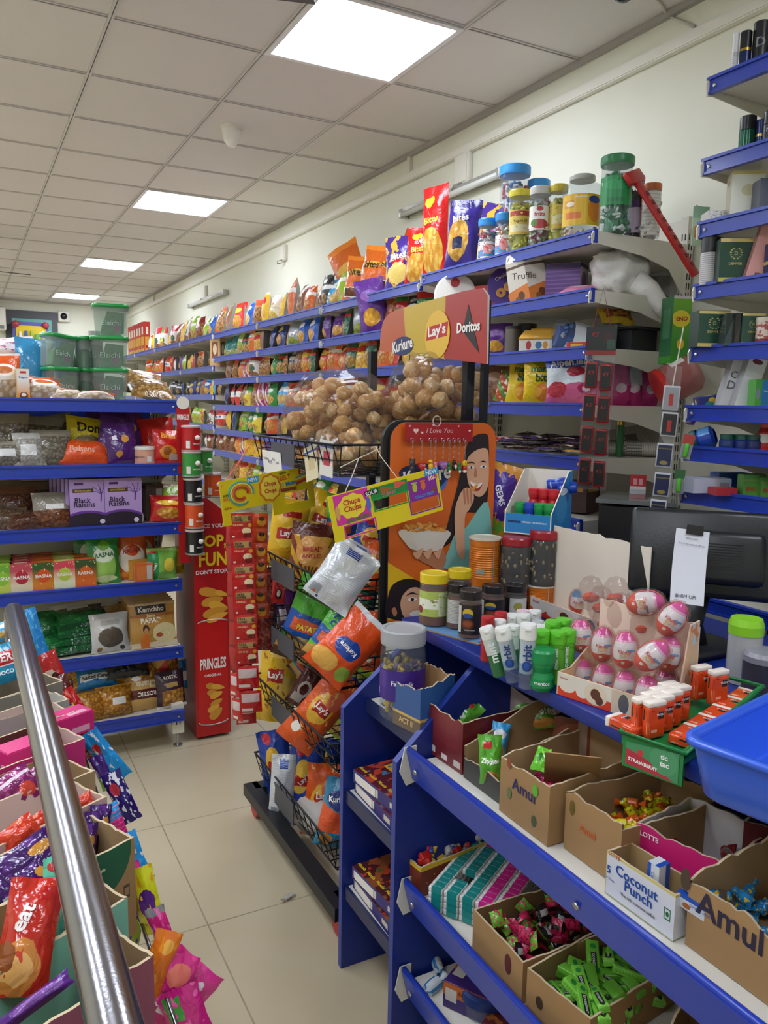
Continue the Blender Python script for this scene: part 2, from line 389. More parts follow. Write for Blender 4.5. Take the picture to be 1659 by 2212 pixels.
def shelving(label,M,w,depth,zs,H,rail=.045,panel='#d9d5c6',legs=False,panels=None,nose=True,cat='shelving',hi=None):
 "gondola bay; local x along the width, front towards -y, zs = top edges of the rails"
 t=thing('shelving_unit',label,cat,M)
 for s in(-1,1):
  u=MB();upright(u,s*(w/2-.019),0,H);u.build('upright',t)
 bp=MB();bp.box((0,.02,H/2+.03),(w-.02,.01,H-.06),mat('panel '+panel,panel,.5));bp.build('back_panel',t)
 if panels:
  for z0,z1,c in panels:MB().box((0,.012,(z0+z1)/2),(w-.04,.006,z1-z0),mat('panel '+c,c,.35)).build('back_panel',t,label='blue back panel')
 for i,z in enumerate(zs):
  sh=MB();sh.box((0,-depth/2+.01,z-.02),(w-.03,depth-.03,.024),CREAM);so=sh.build('shelf',t)
  r=MB();y=-depth
  r.prism([(-w/2+.004,z),(w/2-.004,z),(w/2-.004,z-rail),(-w/2+.004,z-rail)][::-1],.012,BLUE,T(0,y,0))
  r.box((0,y-.003,z-.004),(w-.008,.006,.008),BLUE);r.box((0,y-.002,z-rail+.003),(w-.008,.005,.006),BLUE)
  for sx in(-1,1):r.lathe([(0,.003),(.005,.002),(.006,0)],SCREW,10,T(sx*(w/2-.028),y-.001,z-rail*.55)@RX(90))
  r.build('price_rail',so)
  for sx in(-1,1):
   b=MB();d=depth
   out=[(0,z-.006),(-d-.004,z-.006),(-d-.012,z-.02),(-d-.008,z-.05)]if nose else[(0,z-.006),(-d+.01,z-.006),(-d+.01,z-.04)]
   out+=[(-d+.02,z-.046),(-d*.5,z-.065),(-d*.2,z-.1),(-.03,z-.17),(0,z-.19)]
   b.prism(out,.004,CREAM,T(sx*(w/2-.009)+.002,0,0)@RZ(90));b.build('bracket',so)
 if legs:
  for s in(-1,1):
   l=MB();upright(l,s*(w/2-.027),-depth+.03,.19,True,.05,.06);l.lathe([(.02,0),(.02,.006),(.006,.01),(.006,.06)],SCREW,12,T(s*(w/2-.027),-depth+.03,0));l.build('leg',t)
   l=MB();l.lathe([(.02,0),(.02,.006),(.006,.01),(.006,.06)],SCREW,12,T(s*(w/2-.02),0,0));l.build('leg',t)
 return t
WX,CZ,BY=2.342,2.914,13.0
LX,FY=-3.2,-1.6
def floor_mat():
 m,b,p=newmat('floor tile');tc=b.new('ShaderNodeTexCoord');o=b.sep(tc.outputs['Object'])
 def seam(s,off):return b.m('LESS_THAN',b.m('ABSOLUTE',b.m('SUBTRACT',b.m('FRACT',b.m('DIVIDE',b.m('SUBTRACT',s,off),.598)),.5)),.0035)
 sm=b.m('MAXIMUM',seam(o[0],.55-.299),seam(o[1],2.664-.299))
 nz=b.new('ShaderNodeTexNoise');nz.inputs['Scale'].default_value=3.5;nz.inputs['Detail'].default_value=5;b.l.new(tc.outputs['Object'],nz.inputs['Vector'])
 c=b.mix(nz.outputs['Fac'],rgb('#bdae90'),rgb('#c9bc9f'))
 n2=b.new('ShaderNodeTexNoise');n2.inputs['Scale'].default_value=9;b.l.new(tc.outputs['Object'],n2.inputs['Vector'])
 sm=b.m('MULTIPLY',sm,b.m('ADD',b.m('MULTIPLY',n2.outputs['Fac'],.8),.15))
 b.l.new(b.mix(sm,c,rgb('#6f6553')),p.inputs['Base Color']);p.inputs['Roughness'].default_value=.22;p.inputs['Specular IOR Level'].default_value=.45
 return m
WALL=mat('painted plaster','#e6e5d4',.7,noise_amt=.02,nscale=3)
struct(MB().box(((LX+WX)/2,(FY+BY)/2,-.05),(WX-LX+.4,BY-FY+.4,.1),floor_mat()),'floor')
struct(MB().box((WX+.1,(FY+BY)/2,CZ/2),(.2,BY-FY+.4,CZ+.2),WALL),'wall_right')
struct(MB().box((LX-.1,(FY+BY)/2,CZ/2),(.2,BY-FY+.4,CZ+.2),WALL),'wall_left')
struct(MB().box(((LX+WX)/2,BY+.1,CZ/2),(WX-LX,.2,CZ+.2),WALL),'wall_back')
struct(MB().box(((LX+WX)/2,FY-.1,CZ/2),(WX-LX,.2,CZ+.2),WALL),'wall_front')
def tile_mat():
 m,b,p=newmat('ceiling tile');tc=b.new('ShaderNodeTexCoord')
 nz=b.new('ShaderNodeTexNoise');nz.inputs['Scale'].default_value=1.3;b.l.new(tc.outputs['Object'],nz.inputs['Vector'])
 vo=b.new('ShaderNodeTexVoronoi');vo.inputs['Scale'].default_value=130;b.l.new(tc.outputs['Object'],vo.inputs['Vector'])
 c=b.mix(nz.outputs['Fac'],rgb('#d6d0cc'),rgb('#e0dbd7'));c=b.mix(b.m('MULTIPLY',b.m('LESS_THAN',vo.outputs['Distance'],.16),.25),c,rgb('#9c9590'))
 b.l.new(c,p.inputs['Base Color']);p.inputs['Roughness'].default_value=.85;return m
AX,RY0=.5616,3.328
LIGHTS=[(1,r)for r in(-6,-1,4,9,14)]+[(i,r)for i in(-2,-4)for r in(-6,-3,0,3,6,9,13)]  # the left columns are unseen panels, added to brighten floor and ceiling
cm=MB();TM=tile_mat();BARM=mat('ceiling grid','#c9c4bf',.4);GAP=mat('grid slot','#3a3836',.8)
for i in range(-7,4):
 for j in range(-9,17):
  if(i,j)in LIGHTS:continue
  x0,x1=AX+.6*i,min(AX+.6*i+.6,WX);y0,y1=RY0+.6*j,min(RY0+.6*j+.6,BY)
  x0,y0=max(x0,LX),max(y0,FY)
  if x1-x0>.03 and y1-y0>.03:cm.box(((x0+x1)/2,(y0+y1)/2,CZ+.015),(x1-x0,y1-y0,.03),TM)
cm.box(((LX+WX)/2,(FY+BY)/2,CZ+.12),(WX-LX+.4,BY-FY+.4,.05),TM)
struct(cm,'ceiling')
gm=MB()
for i in range(-6,4):
 x=AX+.6*i
 if x<WX-.02:
  gm.box((x-.0065,(FY+BY)/2,CZ-.003),(.009,BY-FY,.008),BARM);gm.box((x+.0065,(FY+BY)/2,CZ-.003),(.009,BY-FY,.008),BARM);gm.box((x,(FY+BY)/2,CZ),(.005,BY-FY,.004),GAP)
for j in range(-8,17):
 y=RY0+.6*j;gm.box(((LX+WX)/2,y-.0085,CZ-.002),(WX-LX,.007,.006),BARM);gm.box(((LX+WX)/2,y+.0075,CZ-.002),(WX-LX,.007,.006),BARM);gm.box(((LX+WX)/2,y,CZ),(WX-LX,.006,.004),mat('grid shade slot','#6a6561',.8))
gm.box((WX-.012,(FY+BY)/2,CZ-.012),(.024,BY-FY,.022),mat('edge angle','#aaa5a0',.5))
gm.box(((LX+WX)/2,BY-.012,CZ-.012),(WX-LX,.024,.022),BARM)
struct(gm,'trim_1')
LEDW=emit('led panel',(.88,.95,1.08),11.0);FRM=mat('panel frame','#e8e8e8',.35)
def light(i,j,lab):
 x,y=AX+.6*i+.3,RY0+.6*j+.3
 t=thing('ceiling_light',lab,'ceiling light',T(x,y,CZ-.004))
 MB().box((0,0,0),(.55,.55,.006),LEDW).build('diffuser',t)
 f=MB()
 for sx,sy,w,d in((0,-.286,.594,.022),(0,.286,.594,.022),(-.286,0,.022,.55),(.286,0,.022,.55)):f.box((sx,sy,-.001),(w,d,.012),FRM)
 f.box((0,0,.02),(.59,.59,.02),FRM);f.build('frame',t)
for k,(i,j)in enumerate(LIGHTS):
 if i==1:lab={-6:'added unseen ceiling light panel behind the photographer, over the till',-1:'large bright square ceiling light panel nearest the camera, above the counter',4:'square ceiling light panel, second from the camera along the shop',9:'square ceiling light panel, third from the camera along the shop',14:'smallest square ceiling light panel, closest to the back wall'}[j]  # the panel behind the camera is unseen, added for its light
 else:lab='added unseen ceiling light panel over the %s, %s from the front'%('left aisle' if i==-2 else 'far left of the shop',ORD[(k-5)%7])
 light(i,j,lab)
PVC=mat('white pvc','#e6e2d6',.4)
a=at(1600,42,x=WX-.012);b_=at(980,348,x=WX-.012);zt=(a.z+b_.z)/2
t=thing('cable_trunking','long white cable trunking running along the right wall below the ceiling','cable trunking',T(WX-.002,0,zt))
MB().box((-.012,(FY+BY)/2,.022),(.024,BY-FY-.1,.045),PVC).build('base',t)
MB().box((-.026,(FY+BY)/2,.022),(.004,BY-FY-.1,.036),PVC).build('cover',t)
for u,v,w in((885,360,.03),(332,640,.03)):
 p=at(u,v,x=WX-.01)
 tag(MB().box((0,0,0),(.02,w,.16 if u>600 else .2),PVC).build('trunking_riser',None,T(WX-.0105,p.y,zt+.13)),'short white trunking riser up to the ceiling, '+('above the sweet jars' if u>600 else 'far along the wall near the back'),'cable trunking')
for u,v,sz,lab in((1003,366,.13,'square white junction box above the long tube light, over the blue-lidded jars'),(614,547,.1,'small white junction box on the wall between the two tube lights'),(444,632,.11,'white junction box on the wall above the small far tube light')):
 p=at(u,v,x=WX-.01);t=thing('junction_box',lab,'junction box',T(WX,p.y,p.z))
 MB().rbox((-.015,0,0),(.03,sz,sz*1.2),PVC,.006).build('box',t);MB().box((-.032,0,0),(.003,sz*.8,sz),PVC).build('cover_plate',t)
 MB().tube([(-.03,-sz*.1,-sz*.55),(-.06,.02,-sz*.62),(-.05,.06,-sz*.8),(-.03,.0,-sz*.75)],.004,mat('grey cable','#9a958c',.5)).build('wire',t)
ALU=mat('aluminium','#b9b8b2',.35,.6)
for u0,v0,u1,v1,lab in((868,464,1085,372,'long tube light fitting on the right wall above the crisp packets'),(409,660,485,633,'small far tube light fitting on the right wall, nearer the back of the shop')):
 p=at(u0,v0,x=WX-.04);q=at(u1,v1,x=WX-.04);L=abs(p.y-q.y);zz=(p.z+q.z)/2
 t=thing('tube_light',lab,'tube light',T(WX,(p.y+q.y)/2,zz))
 MB().box((-.025,0,.01),(.05,L,.03),ALU).build('batten',t)
 MB().tube([(-.045,-L/2+.02,-.005),(-.045,L/2-.02,-.005)],.016,mat('unlit tube','#d8d8d0',.2),12).build('tube',t)
 for e in(-1,1):MB().rbox((-.03,e*(L/2-.01),0),(.062,.025,.05),ALU,.004).build('end_cap',t)
p=at(500,275,z=CZ);t=thing('motion_sensor','small white dome motion sensor on the ceiling between the first two lights','sensor',T(p.x,p.y,CZ))
MB().lathe([(0,-.012),(.055,-.012),(.06,0),(0,0)],PVC).build('base',t);MB().lathe([(0,-.1),(.02,-.095),(.04,-.07),(.05,-.03),(.052,-.01)],mat('sensor dome','#efece4',.3)).build('dome',t)
p=at(1348,-14,z=CZ-.05);t=thing('dome_camera','dark dome camera on the ceiling at the top edge, right of the light','camera',T(p.x,p.y,CZ))
MB().lathe([(0,-.03),(.05,-.03),(.055,0),(0,0)],PVC).build('base',t);MB().ball((0,0,-.035),.042,mat('dark dome','#1b2028',.15)).build('dome',t)
pts=[at(1415,-5,z=CZ-.006),at(1432,15,z=CZ-.006),at(1441,32,z=CZ-.006)]+[at(1468,45,x=WX-.006),at(1500,57,x=WX-.006)]
tag(MB().tube(pts,.005,mat('white cable','#cfc9bd',.5)).build('cable'),'thin white cable running from the ceiling edge to the wall trunking, near the dome camera','cable')
FANM=mat('fan brown','#4a443f',.4)
def fan(hub,ang,L,lab):
 t=thing('ceiling_fan',lab,'ceiling fan',T(*hub))
 MB().lathe([(0,-.06),(.09,-.05),(.11,-.02),(.1,.03),(.02,.05),(.012,.06),(.012,CZ-hub[2])],FANM).build('motor',t)
 for k in range(3):
  MB().box((.1+L/2,0,0),(L,.13,.008),FANM,RZ(ang+120*k)@RX(8)).build('blade',t)
tip=at(640,12,z=2.62);fan((tip.x-.42,tip.y-.62,2.62),56,.62,'dark ceiling fan at the top edge beside the nearest light panel, one blade in view')
tip=at(72,594,z=2.6);fan((tip.x-.75,tip.y-.1,2.6),8,.62,'dark ceiling fan at the left edge, seen edge-on below the far ceiling lights')
SX=1.87;SD=.44;BW=1.137
ZA=[2.07,1.88,1.692,1.50,1.315,1.1,.85,.55,.2]
ZB=[2.047,1.855,1.672,1.462,1.265,1.085,.85,.55,.2]
ZC=[2.052,1.785,1.545,1.29,1.075,.8,.5,.2]
def bay(k):return 2.07+BW*k
names=['metal wall shelving bay with blue rails, nearest end, sweet jars on its top','wall shelving bay with blue rails directly behind the yellow and red snack header','wall shelving bay with blue rails, third from the sweet jar end','wall shelving bay with blue rails, fourth from the sweet jar end','wall shelving bay with blue rails, fifth from the sweet jar end, shelves at other heights','wall shelving bay with blue rails, sixth from the sweet jar end','wall shelving bay with blue rails, seventh from the sweet jar end','farthest wall shelving bay with blue rails, seen behind the green-lidded tubs','last wall shelving bay with blue rails beside the back wall']
for k in range(9):
 zs=ZA if k==0 else ZB if k<4 else ZC
 shelving(names[k],T(SX+SD,bay(k)+BW/2,0)@RZ(-90),BW-.003,SD,zs,2.1 if k else 2.16)
def wp(desc,base,shapes,**k):return(desc,pk('wall '+desc,base,shapes,dist=.08,**k))
CHIP=('#e8b64a','#c98a2c')
WD={d:m for d,m in[wp('orange','#e2641c',[('c',.5,.36,.36,.2,'#e9b04c','#b86a22'),('b',.62,.74,'#f3efe6'),('e',.5,.8,.25,.09,'#c2261d')]),wp('brown','#8a5a3c',[('c',.5,.3,.34,.2,'#c98a4b','#7a4a26'),('e',.5,.7,.3,.12,'#c9a27a')]),wp('black','#1d1d22',[('b',.55,.68,'#e6e6e6'),('c',.5,.3,.3,.16,'#c9a05a','#6e4a26'),('e',.45,.82,.22,.06,'#bfbfc4')]),wp('yellow','#f0c21e',[('c',.5,.32,.38,.22,'#f6d77c','#d6962a'),('e',.5,.72,.34,.12,'#d22a1c'),('b',.93,1,'#e8e0c0')]),wp('red','#c4211c',[('c',.5,.32,.36,.22,'#eec04e','#c07422'),('e',.5,.7,.36,.1,'#f2d23c')]),wp('blue','#1d58b8',[('c',.5,.3,.36,.2,'#efc868','#c98e3a'),('e',.5,.7,.32,.12,'#e9edf2'),('b',.9,1,'#4aa3e0')]),wp('dark blue','#20307e',[('c',.5,.34,.34,.2,'#e7c15f','#b57b2a'),('e',.5,.72,.3,.1,'#d8c33a')]),wp('green','#2f8f3c',[('c',.5,.32,.36,.2,'#ecd07a','#bb8b36'),('e',.5,.7,.32,.1,'#e8efe0')]),wp('dark green','#1d5c3a',[('c',.5,.32,.36,.2,'#d9b45e','#8f6a2c'),('b',.64,.74,'#d42a22')]),wp('lime green','#9cc42f',[('c',.5,.28,.36,.18,'#e2c26a','#a87a32'),('b',.6,.72,'#f2f4e6')]),wp('purple','#63328e',[('c',.5,.3,.3,.16,'#e8b53a','#c88a24'),('e',.5,.7,.32,.1,'#8f62b4')]),wp('magenta','#a81f6e',[('c',.5,.3,.34,.18,'#e8b98a','#b0703c'),('s',3,1.5,.35,'#ece3ee')]),wp('silver','#a9adb2',[('c',.5,.2,.4,.16,'#b8c04a','#7f8f32'),('e',.5,.62,.3,.14,'#c9ccd0')],metal=.4),wp('teal','#1f7f78',[('b',.2,.34,'#cfe3e0'),('c',.5,.2,.4,.14,'#d9c07a','#7f8a42')]),wp('cream','#efe8d2',[('c',.5,.22,.44,.2,'#e8cf72','#c9a23a'),('e',.5,.66,.12,.05,'#d9552a'),('b',.5,.56,'#d8cfae')]),wp('golden clear','#c58f45',[('v',0,1,.05,.72,'#d9a552','#7c4a1e',14),('b',.78,1,'#d8552a')]),wp('rust and clear','#9a5630',[('v',0,1,.05,.6,'#c47f45','#6e3a1e',16),('b',.72,1,'#8c1f24'),('e',.5,.6,.25,.1,'#f0e6d2')]),wp('white and red','#e6e0da',[('b',.7,1,'#b62430'),('e',.5,.4,.24,.14,'#39604a'),('c',.5,.16,.44,.12,'#b98452','#6e3c22')]),wp('pink and orange','#d8438a',[('d',.2,.5,'#f28b24'),('c',.5,.22,.34,.14,'#f0d06a','#c48a32')]),wp('sky blue','#3fa3dc',[('e',.5,.72,.36,.12,'#f2f5f7'),('c',.5,.28,.36,.2,'#f0d58a','#c59642')]),wp('red and white','#cf3328',[('b',.38,.62,'#f1ece4'),('e',.5,.5,.2,.08,'#2a52a0')]),wp('green and yellow','#3f9b34',[('d',.3,.4,'#e8cf3a'),('e',.5,.66,.3,.12,'#f2f2e4'),('c',.5,.22,.34,.14,'#e4bd58','#b07a2c')]),]}
WSIL=mat('foil back','#b9bcc0',.3,.7,bump=.3,bscale=35)
_WM={}
def wmesh(desc,near):
 vs=_WM.setdefault((desc,near),[])
 if len(vs)<(3 if near else 2):
  k=len(vs)+len(_WM)*3;vs.append(mkmesh(bag(.15,.22,.075,WD[desc],WSIL,seed=k,nu=8 if near else 6,nv=11 if near else 8,wr=.007,slump=.6),'snack_bag'))
  return vs[-1]
 return RND.choice(vs)
ROWN={0:'top',1:'second',2:'third',3:'fourth',4:'fifth',5:'sixth',6:'seventh'}
TOP='orange sky_blue orange brown sky_blue blue lime_green black brown orange brown orange yellow cream yellow golden_clear blue red red brown golden_clear orange blue lime_green rust_and_clear lime_green rust_and_clear white_and_red yellow rust_and_clear white_and_red yellow white_and_red green_and_yellow white_and_red yellow red white_and_red'.split()
R2='brown purple black golden_clear golden_clear lime_green silver dark_green purple purple blue blue silver yellow dark_blue dark_blue brown yellow orange dark_green lime_green teal teal magenta golden_clear'.split()
R3='golden_clear yellow yellow red orange dark_green yellow dark_green red orange red dark_green red brown black golden_clear dark_green green golden_clear golden_clear white_and_red pink_and_orange magenta orange golden_clear brown orange golden_clear'.split()
R4='yellow red blue green orange yellow red green yellow orange orange sky_blue sky_blue green magenta magenta golden_clear green_and_yellow golden_clear red_and_white red_and_white dark_blue yellow'.split()
R5='yellow green red blue green orange green yellow magenta magenta yellow golden_clear orange golden_clear green_and_yellow green green lime_green dark_blue yellow green dark_blue'.split()
R6='magenta golden_clear yellow pink_and_orange dark_blue orange golden_clear brown golden_clear green purple orange yellow yellow magenta pink_and_orange rust_and_clear rust_and_clear golden_clear'.split()
R7='yellow green dark_blue golden_clear red yellow dark_blue lime_green dark_blue dark_blue lime_green golden_clear yellow golden_clear brown brown rust_and_clear lime_green'.split()
def wrow(row,seq,y0,step,zs,far=False,size=1.0,rowname=None,end=99.0):
 y=y0;cnt={}
 for i,d in enumerate(seq):
  d=d.replace('_',' ');cnt[d]=cnt.get(d,0)+1
  if y>end:break
  z=zs[row]-.006;s=size*RND.uniform(.92,1.12)*(1+.02*max(0,y-5))
  M=T(SX+.075+RND.uniform(0,.03),y,z)@RZ(-90+RND.uniform(-28,20))@RX(RND.uniform(-16,-2))@RY(RND.uniform(-7,7))@S(s,s,s*(RND.uniform(.85,1.15)if row==0 else RND.uniform(.72,.84)))
  n=cnt[d];w=rowname or ROWN[row]
  lab=f"{'the only' if seq.count(seq[i]) == 1 else ORD[n - 1]} {d} snack bag from the jar end, {w} wall shelf"
  mesh_obj('snack_bag',wmesh(d,y<5),M,lab,'snack bag',f'snack bags on the {w} wall shelf');y+=step*s*RND.uniform(.93,1.07)
wrow(0,TOP[5:],4.12,.165,ZB)
wrow(1,R2,3.1,.15,ZB,end=6.6)
wrow(2,R3,3.2,.13,ZB,end=6.55)
wrow(3,R4,3.6,.135,ZB,end=6.55)
wrow(4,R5,3.7,.14,ZB,end=6.55)
wrow(5,R6,4.1,.14,ZB,end=6.55)
wrow(6,R7,4.4,.14,ZB,end=6.55)
FAR2='yellow white_and_red golden_clear golden_clear golden_clear red rust_and_clear yellow lime_green purple white_and_red red red_and_white brown orange orange golden_clear red orange'.split()
FAR3='golden_clear sky_blue yellow blue golden_clear dark_blue dark_blue dark_blue black dark_blue black dark_blue black silver'.split()
FAR4='red_and_white red_and_white white_and_red white_and_red golden_clear yellow lime_green lime_green yellow black'.split()
FAR5='rust_and_clear rust_and_clear brown rust_and_clear white_and_red rust_and_clear brown'.split()
wrow(1,FAR2,6.72,.17,ZC,True,.9,'upper far');wrow(2,FAR3,6.72,.17,ZC,True,.8,'far blue-packet');wrow(3,FAR4,6.7,.17,ZC,True,.75,'far lower');wrow(4,FAR5,6.7,.17,ZC,True,.75,'far lowest')
CER=pk('cereal carton','#c92c24',[('r',.12,.88,.1,.55,'#e6a93a'),('r',.3,.7,.62,.85,'#f1ead8'),('r',.2,.8,.2,.3,'#b5301f')],bump=0)
for k in range(6):
 M=T(SX+.16,10.2+.17*k,ZC[0]-.008)@RZ(-84)
 mesh_obj('cereal_carton',mkmesh(MB().box((0,0,.2),(.15,.07,.4),CER),'cereal_carton'),M,f'tall red and yellow carton, {ORD[k]} of the far row on the top wall shelf','carton','tall cartons at the far end of the top wall shelf')
p=solve(462,ZC[0],x=SX);t=thing('tall_carton','tall tan printed carton standing at the joint of the fourth and fifth wall bays','carton',T(SX+.05,6.66,ZC[1]-.008)@RZ(-70))
MB().box((0,0,.12),(.14,.06,.24),pk('tan carton','#c9a070',[('r',.2,.8,.3,.85,'#7a4a36'),('e',.5,.6,.2,.18,'#e2c3a0')],bump=0)).build('body',t);MB().box((0,0,.242),(.138,.058,.004),mat('tan card','#b08a5c',.7)).build('top_flap',t)
def shelfbag(name,u,z,w,h,t,m,label,back=None,x=SX+.08,rz=-60,lean=-8,tilt=0,seed=0,texts=(),group=None,nu=10,nv=14,wr=.014,y=None,cat='snack bag'):
 P=solve(u,z,x=x)if y is None else Vector((x,y,z));o=thing(name,label,cat,T(*P)@RZ(rz)@RX(lean)@RY(tilt),group)
 bag(w,h,t,m,back or WSIL,seed,nu,nv,texts,wr,.5).build('packet',o);return o
ZT=ZA[0]-.006
pur=pk('purple crisps','#3a2a86',[('c',.38,.42,.34,.3,'#f0c860','#c08a30'),('r',.25,.55,.28,.44,'#1c2150'),('b',.88,1,'#2a1f66')],dist=.1)
pur2=pk('purple yellow crisps','#4a2f8e',[('n',4,.52,'#e8b63c'),('r',.3,.7,.42,.58,'#c9272a'),('e',.5,.3,.36,.18,'#f0cf70')],dist=.12)
redc=pk('red crisps','#c81f1c',[('c',.5,.28,.42,.26,'#f3d068','#cf8e2a'),('r',.12,.88,.56,.68,'#d8281e'),('e',.4,.82,.2,.06,'#f0c22a')],dist=.1)
yelc=pk('yellow red crisps','#e6b32a',[('c',.5,.3,.4,.26,'#f4d985','#cf942e'),('b',.55,.95,'#c4231d'),('e',.5,.7,.3,.06,'#f2efe6')],dist=.1)
orgc=pk('orange crisps','#dd6a1f',[('r',.1,.9,.1,.3,'#f1e9dc'),('v',.14,.86,.12,.28,'#8a4a22','#4d2a16',5),('e',.5,.62,.34,.07,'#e9b64a'),('b',.9,1,'#f08a2a')],dist=.05)
WHT='#f4f1ea'
z1=ZB[0]-.006
shelfbag('crisp_packet',993,ZT,.15,.3,.08,pur,'tall purple crisp packet with yellow crisps, standing next to the blue-lidded jars',None,SX+.06,-48,-6,3,1,[('bites',.42,.72,.5,WHT,8)])
shelfbag('crisp_packet',1035,ZT,.22,.36,.11,pur2,'large purple and silver packet behind the blue-lidded jars on the top wall shelf',None,SX+.26,-62,-14,12,2)
shelfbag('crisp_packet',940,ZT,.15,.43,.1,redc,'tall red packet with a twisted peaked top on the top wall shelf',None,SX+.1,-68,-4,-4,3,[('Bites',.5,.62,.55,'#ffe14a',8)])
shelfbag('crisp_packet',902,z1,.15,.28,.09,redc,'red packet with yellow crisps left of the tall peaked red packet',None,SX+.07,-52,-6,2,4,[('REAL',.5,.72,.35,WHT,6),('Bites',.5,.6,.5,'#ffe14a',6)])
shelfbag('crisp_packet',864,z1,.17,.28,.09,pur2,'purple and yellow packet between the red packets and the orange packets, top wall shelf',None,SX+.08,-50,-8,-3,5,[('Bites',.5,.6,.55,WHT,8)])
shelfbag('crisp_packet',826,z1,.16,.26,.09,orgc,'orange packet leaning over a blue scrap, right of the other orange packets',None,SX+.1,-56,-10,12,6,[('bites',.5,.62,.5,'#3a2010',0)])
shelfbag('crisp_packet',797,z1,.18,.28,.09,orgc,'orange packet with a white window panel, middle of the orange packets on the top shelf',None,SX+.07,-62,-8,8,7,[('bites',.5,.62,.55,'#3a2010',0)])
shelfbag('crisp_packet',765,z1,.18,.26,.09,orgc,'orange packet with a white window panel, leftmost of the large orange packets',None,SX+.08,-55,-10,6,8,[('bites',.5,.62,.55,'#3a2010',0)])
shelfbag('crisp_packet',785,z1,.22,.44,.09,orgc,'large orange packet sticking up sideways behind the orange packets',None,SX+.24,-60,-8,-28,9)
shelfbag('crisp_packet',850,z1,.2,.4,.08,WD['golden clear'],'clear and brown packet peeking up behind the orange and purple packets',None,SX+.26,-60,-8,20,10)
shelfbag('crisp_packet',735,z1,.22,.19,.07,WD['sky blue'],'light blue packet lying left of the orange packets on the top wall shelf',None,SX+.1,-60,-20,-8,11)
def lbl(n,base,sh):return pk('jar label '+n,base,sh,bump=0,rough=.35)
def wjar(u,x,pxw,pxh,lid,label,zoff=0,**k):
 P=solve(u,ZT+zoff,x=x);r=mm(pxw,P)/2/k.get('neckdiv',1);k.pop('neckdiv',None);return jar(P,r,mm(pxh,P)*1.06,lid,label,**k)
BLUS=['#e8e4e0','#c4485a','#d8d4d6','#3f6fae','#e2a05a'];YELS=['#d8d23a','#c8c02c','#e6e06a'];GRNS=['#2d7d4c','#e6ece2','#3c9a5c','#d5e2d5']
b1=lbl('blue kids','#e9eef0',[('r',0,1,.1,.5,'#3b97d0'),('e',.5,.55,.2,.3,'#e59aa6'),('n',7,.58,'#d95a48')])
wjar(1108,SX+.2,62,126,'#2f8fd8','tall blue-lidded jar of white and red sweets standing on the lower blue-lidded jars',.145,sw=BLUS,neck=1,lidh=.13,grip=False,sn=110)
wjar(1160,SX+.3,45,95,'#2f8fd8','blue-lidded sweet jar half hidden behind the tall blue-lidded jar',.16,sw=BLUS,neck=1,lidh=.14,grip=False)
wjar(1052,SX+.1,40,92,'#2f8fd8','small blue-lidded sweet jar beside the tall purple packet',sw=BLUS,neck=1,lidh=.14,grip=False,lab=b1,lz=(.15,.5))
wjar(1086,SX+.12,36,98,'#2f8fd8','small blue-lidded sweet jar between another small one and the yellow jar',sw=BLUS,neck=1,lidh=.14,grip=False,lab=b1,lz=(.15,.55))
wjar(1108,SX+.24,60,70,'#2f8fd8','blue-lidded sweet jar hidden under the tall blue-lidded jar',sw=BLUS,neck=1,lidh=.14,grip=False)
wjar(1160,SX+.32,50,78,'#2f8fd8','blue-lidded sweet jar at the back, behind the white-lidded fruit sweet jar',sw=BLUS,neck=1,lidh=.14,grip=False)
wjar(1121,SX+.06,48,125,'#d8c82a','jar of yellow sweets with a mustard lid, just right of the small blue-lidded jars',sw=YELS,lab=lbl('yoghurt','#e0c55a',[('r',.1,.9,.75,.95,'#b5352c'),('r',.15,.85,.1,.4,'#e9e2b8')]),txt=[('Yogurt 20',.5,1.3,'#4a3010')],lz=(.3,.68),neck=1,lidh=.09,sn=110)
wjar(1163,SX+.06,45,122,'#cfcfcc','white-lidded jar of fruit sweets with a white label, between two yellow jars',sw=['#8a2a34','#d8d2cc','#6e8a3a','#c9c4c0'],lab=lbl('fruit','#ece9e2',[('e',.5,.25,.3,.2,'#b8323a'),('e',.3,.3,.14,.14,'#5c8a34'),('e',.5,.88,.12,.1,'#b32a30')]),txt=[('fruta',.55,1.1,'#c2352c')],lz=(.3,.68),neck=.95,sn=100)
wjar(1202,SX+.1,36,124,'#c9b42a','slim yellow-lidded jar of yellow sweets beside the large clear jar',sw=YELS,lab=lbl('yoghurt2','#d9bd4c',[('r',.2,.8,.2,.6,'#e6dca8')]),lz=(.3,.68),neck=1,lidh=.1)
P=solve(1252,ZT,x=SX+.1);r=mm(82,P)/2;h=mm(138,P)
t=jar(P,r,h,'#b8b8b2','wide clear nearly empty jar with a yellow caramel label on the top wall shelf',lab=lbl('caramel','#e8b81e',[('e',.8,.5,.16,.4,'#e88a1e'),('e',.8,.82,.15,.12,'#1f3f8c'),('r',.1,.35,.55,.8,'#d89a3a'),('r',.15,.5,.2,.42,'#e07a2a'),('e',.25,.68,.1,.08,'#f3e9d0')]),txt=[('Alpenliebe',.63,.7,'#f6f3ea')],lz=(.22,.68),neck=.62,lidh=.06,sw=['#c9a83a','#e2d9c0','#a5762a'],fill=.2,sn=40,arc=(-160,-20))
wjar(1326,SX+.1,66,150,'#2a7a46','tall jar of green and white sweets with a dark green lid, nearest the shelf end',sw=GRNS,lab=lbl('mint','#1f8f4c',[('r',.3,.7,.1,.24,'#1a7a40'),('e',.5,.7,.3,.18,'#27a05a')]),lz=(.35,.72),neck=1,lidh=.1,sn=140)
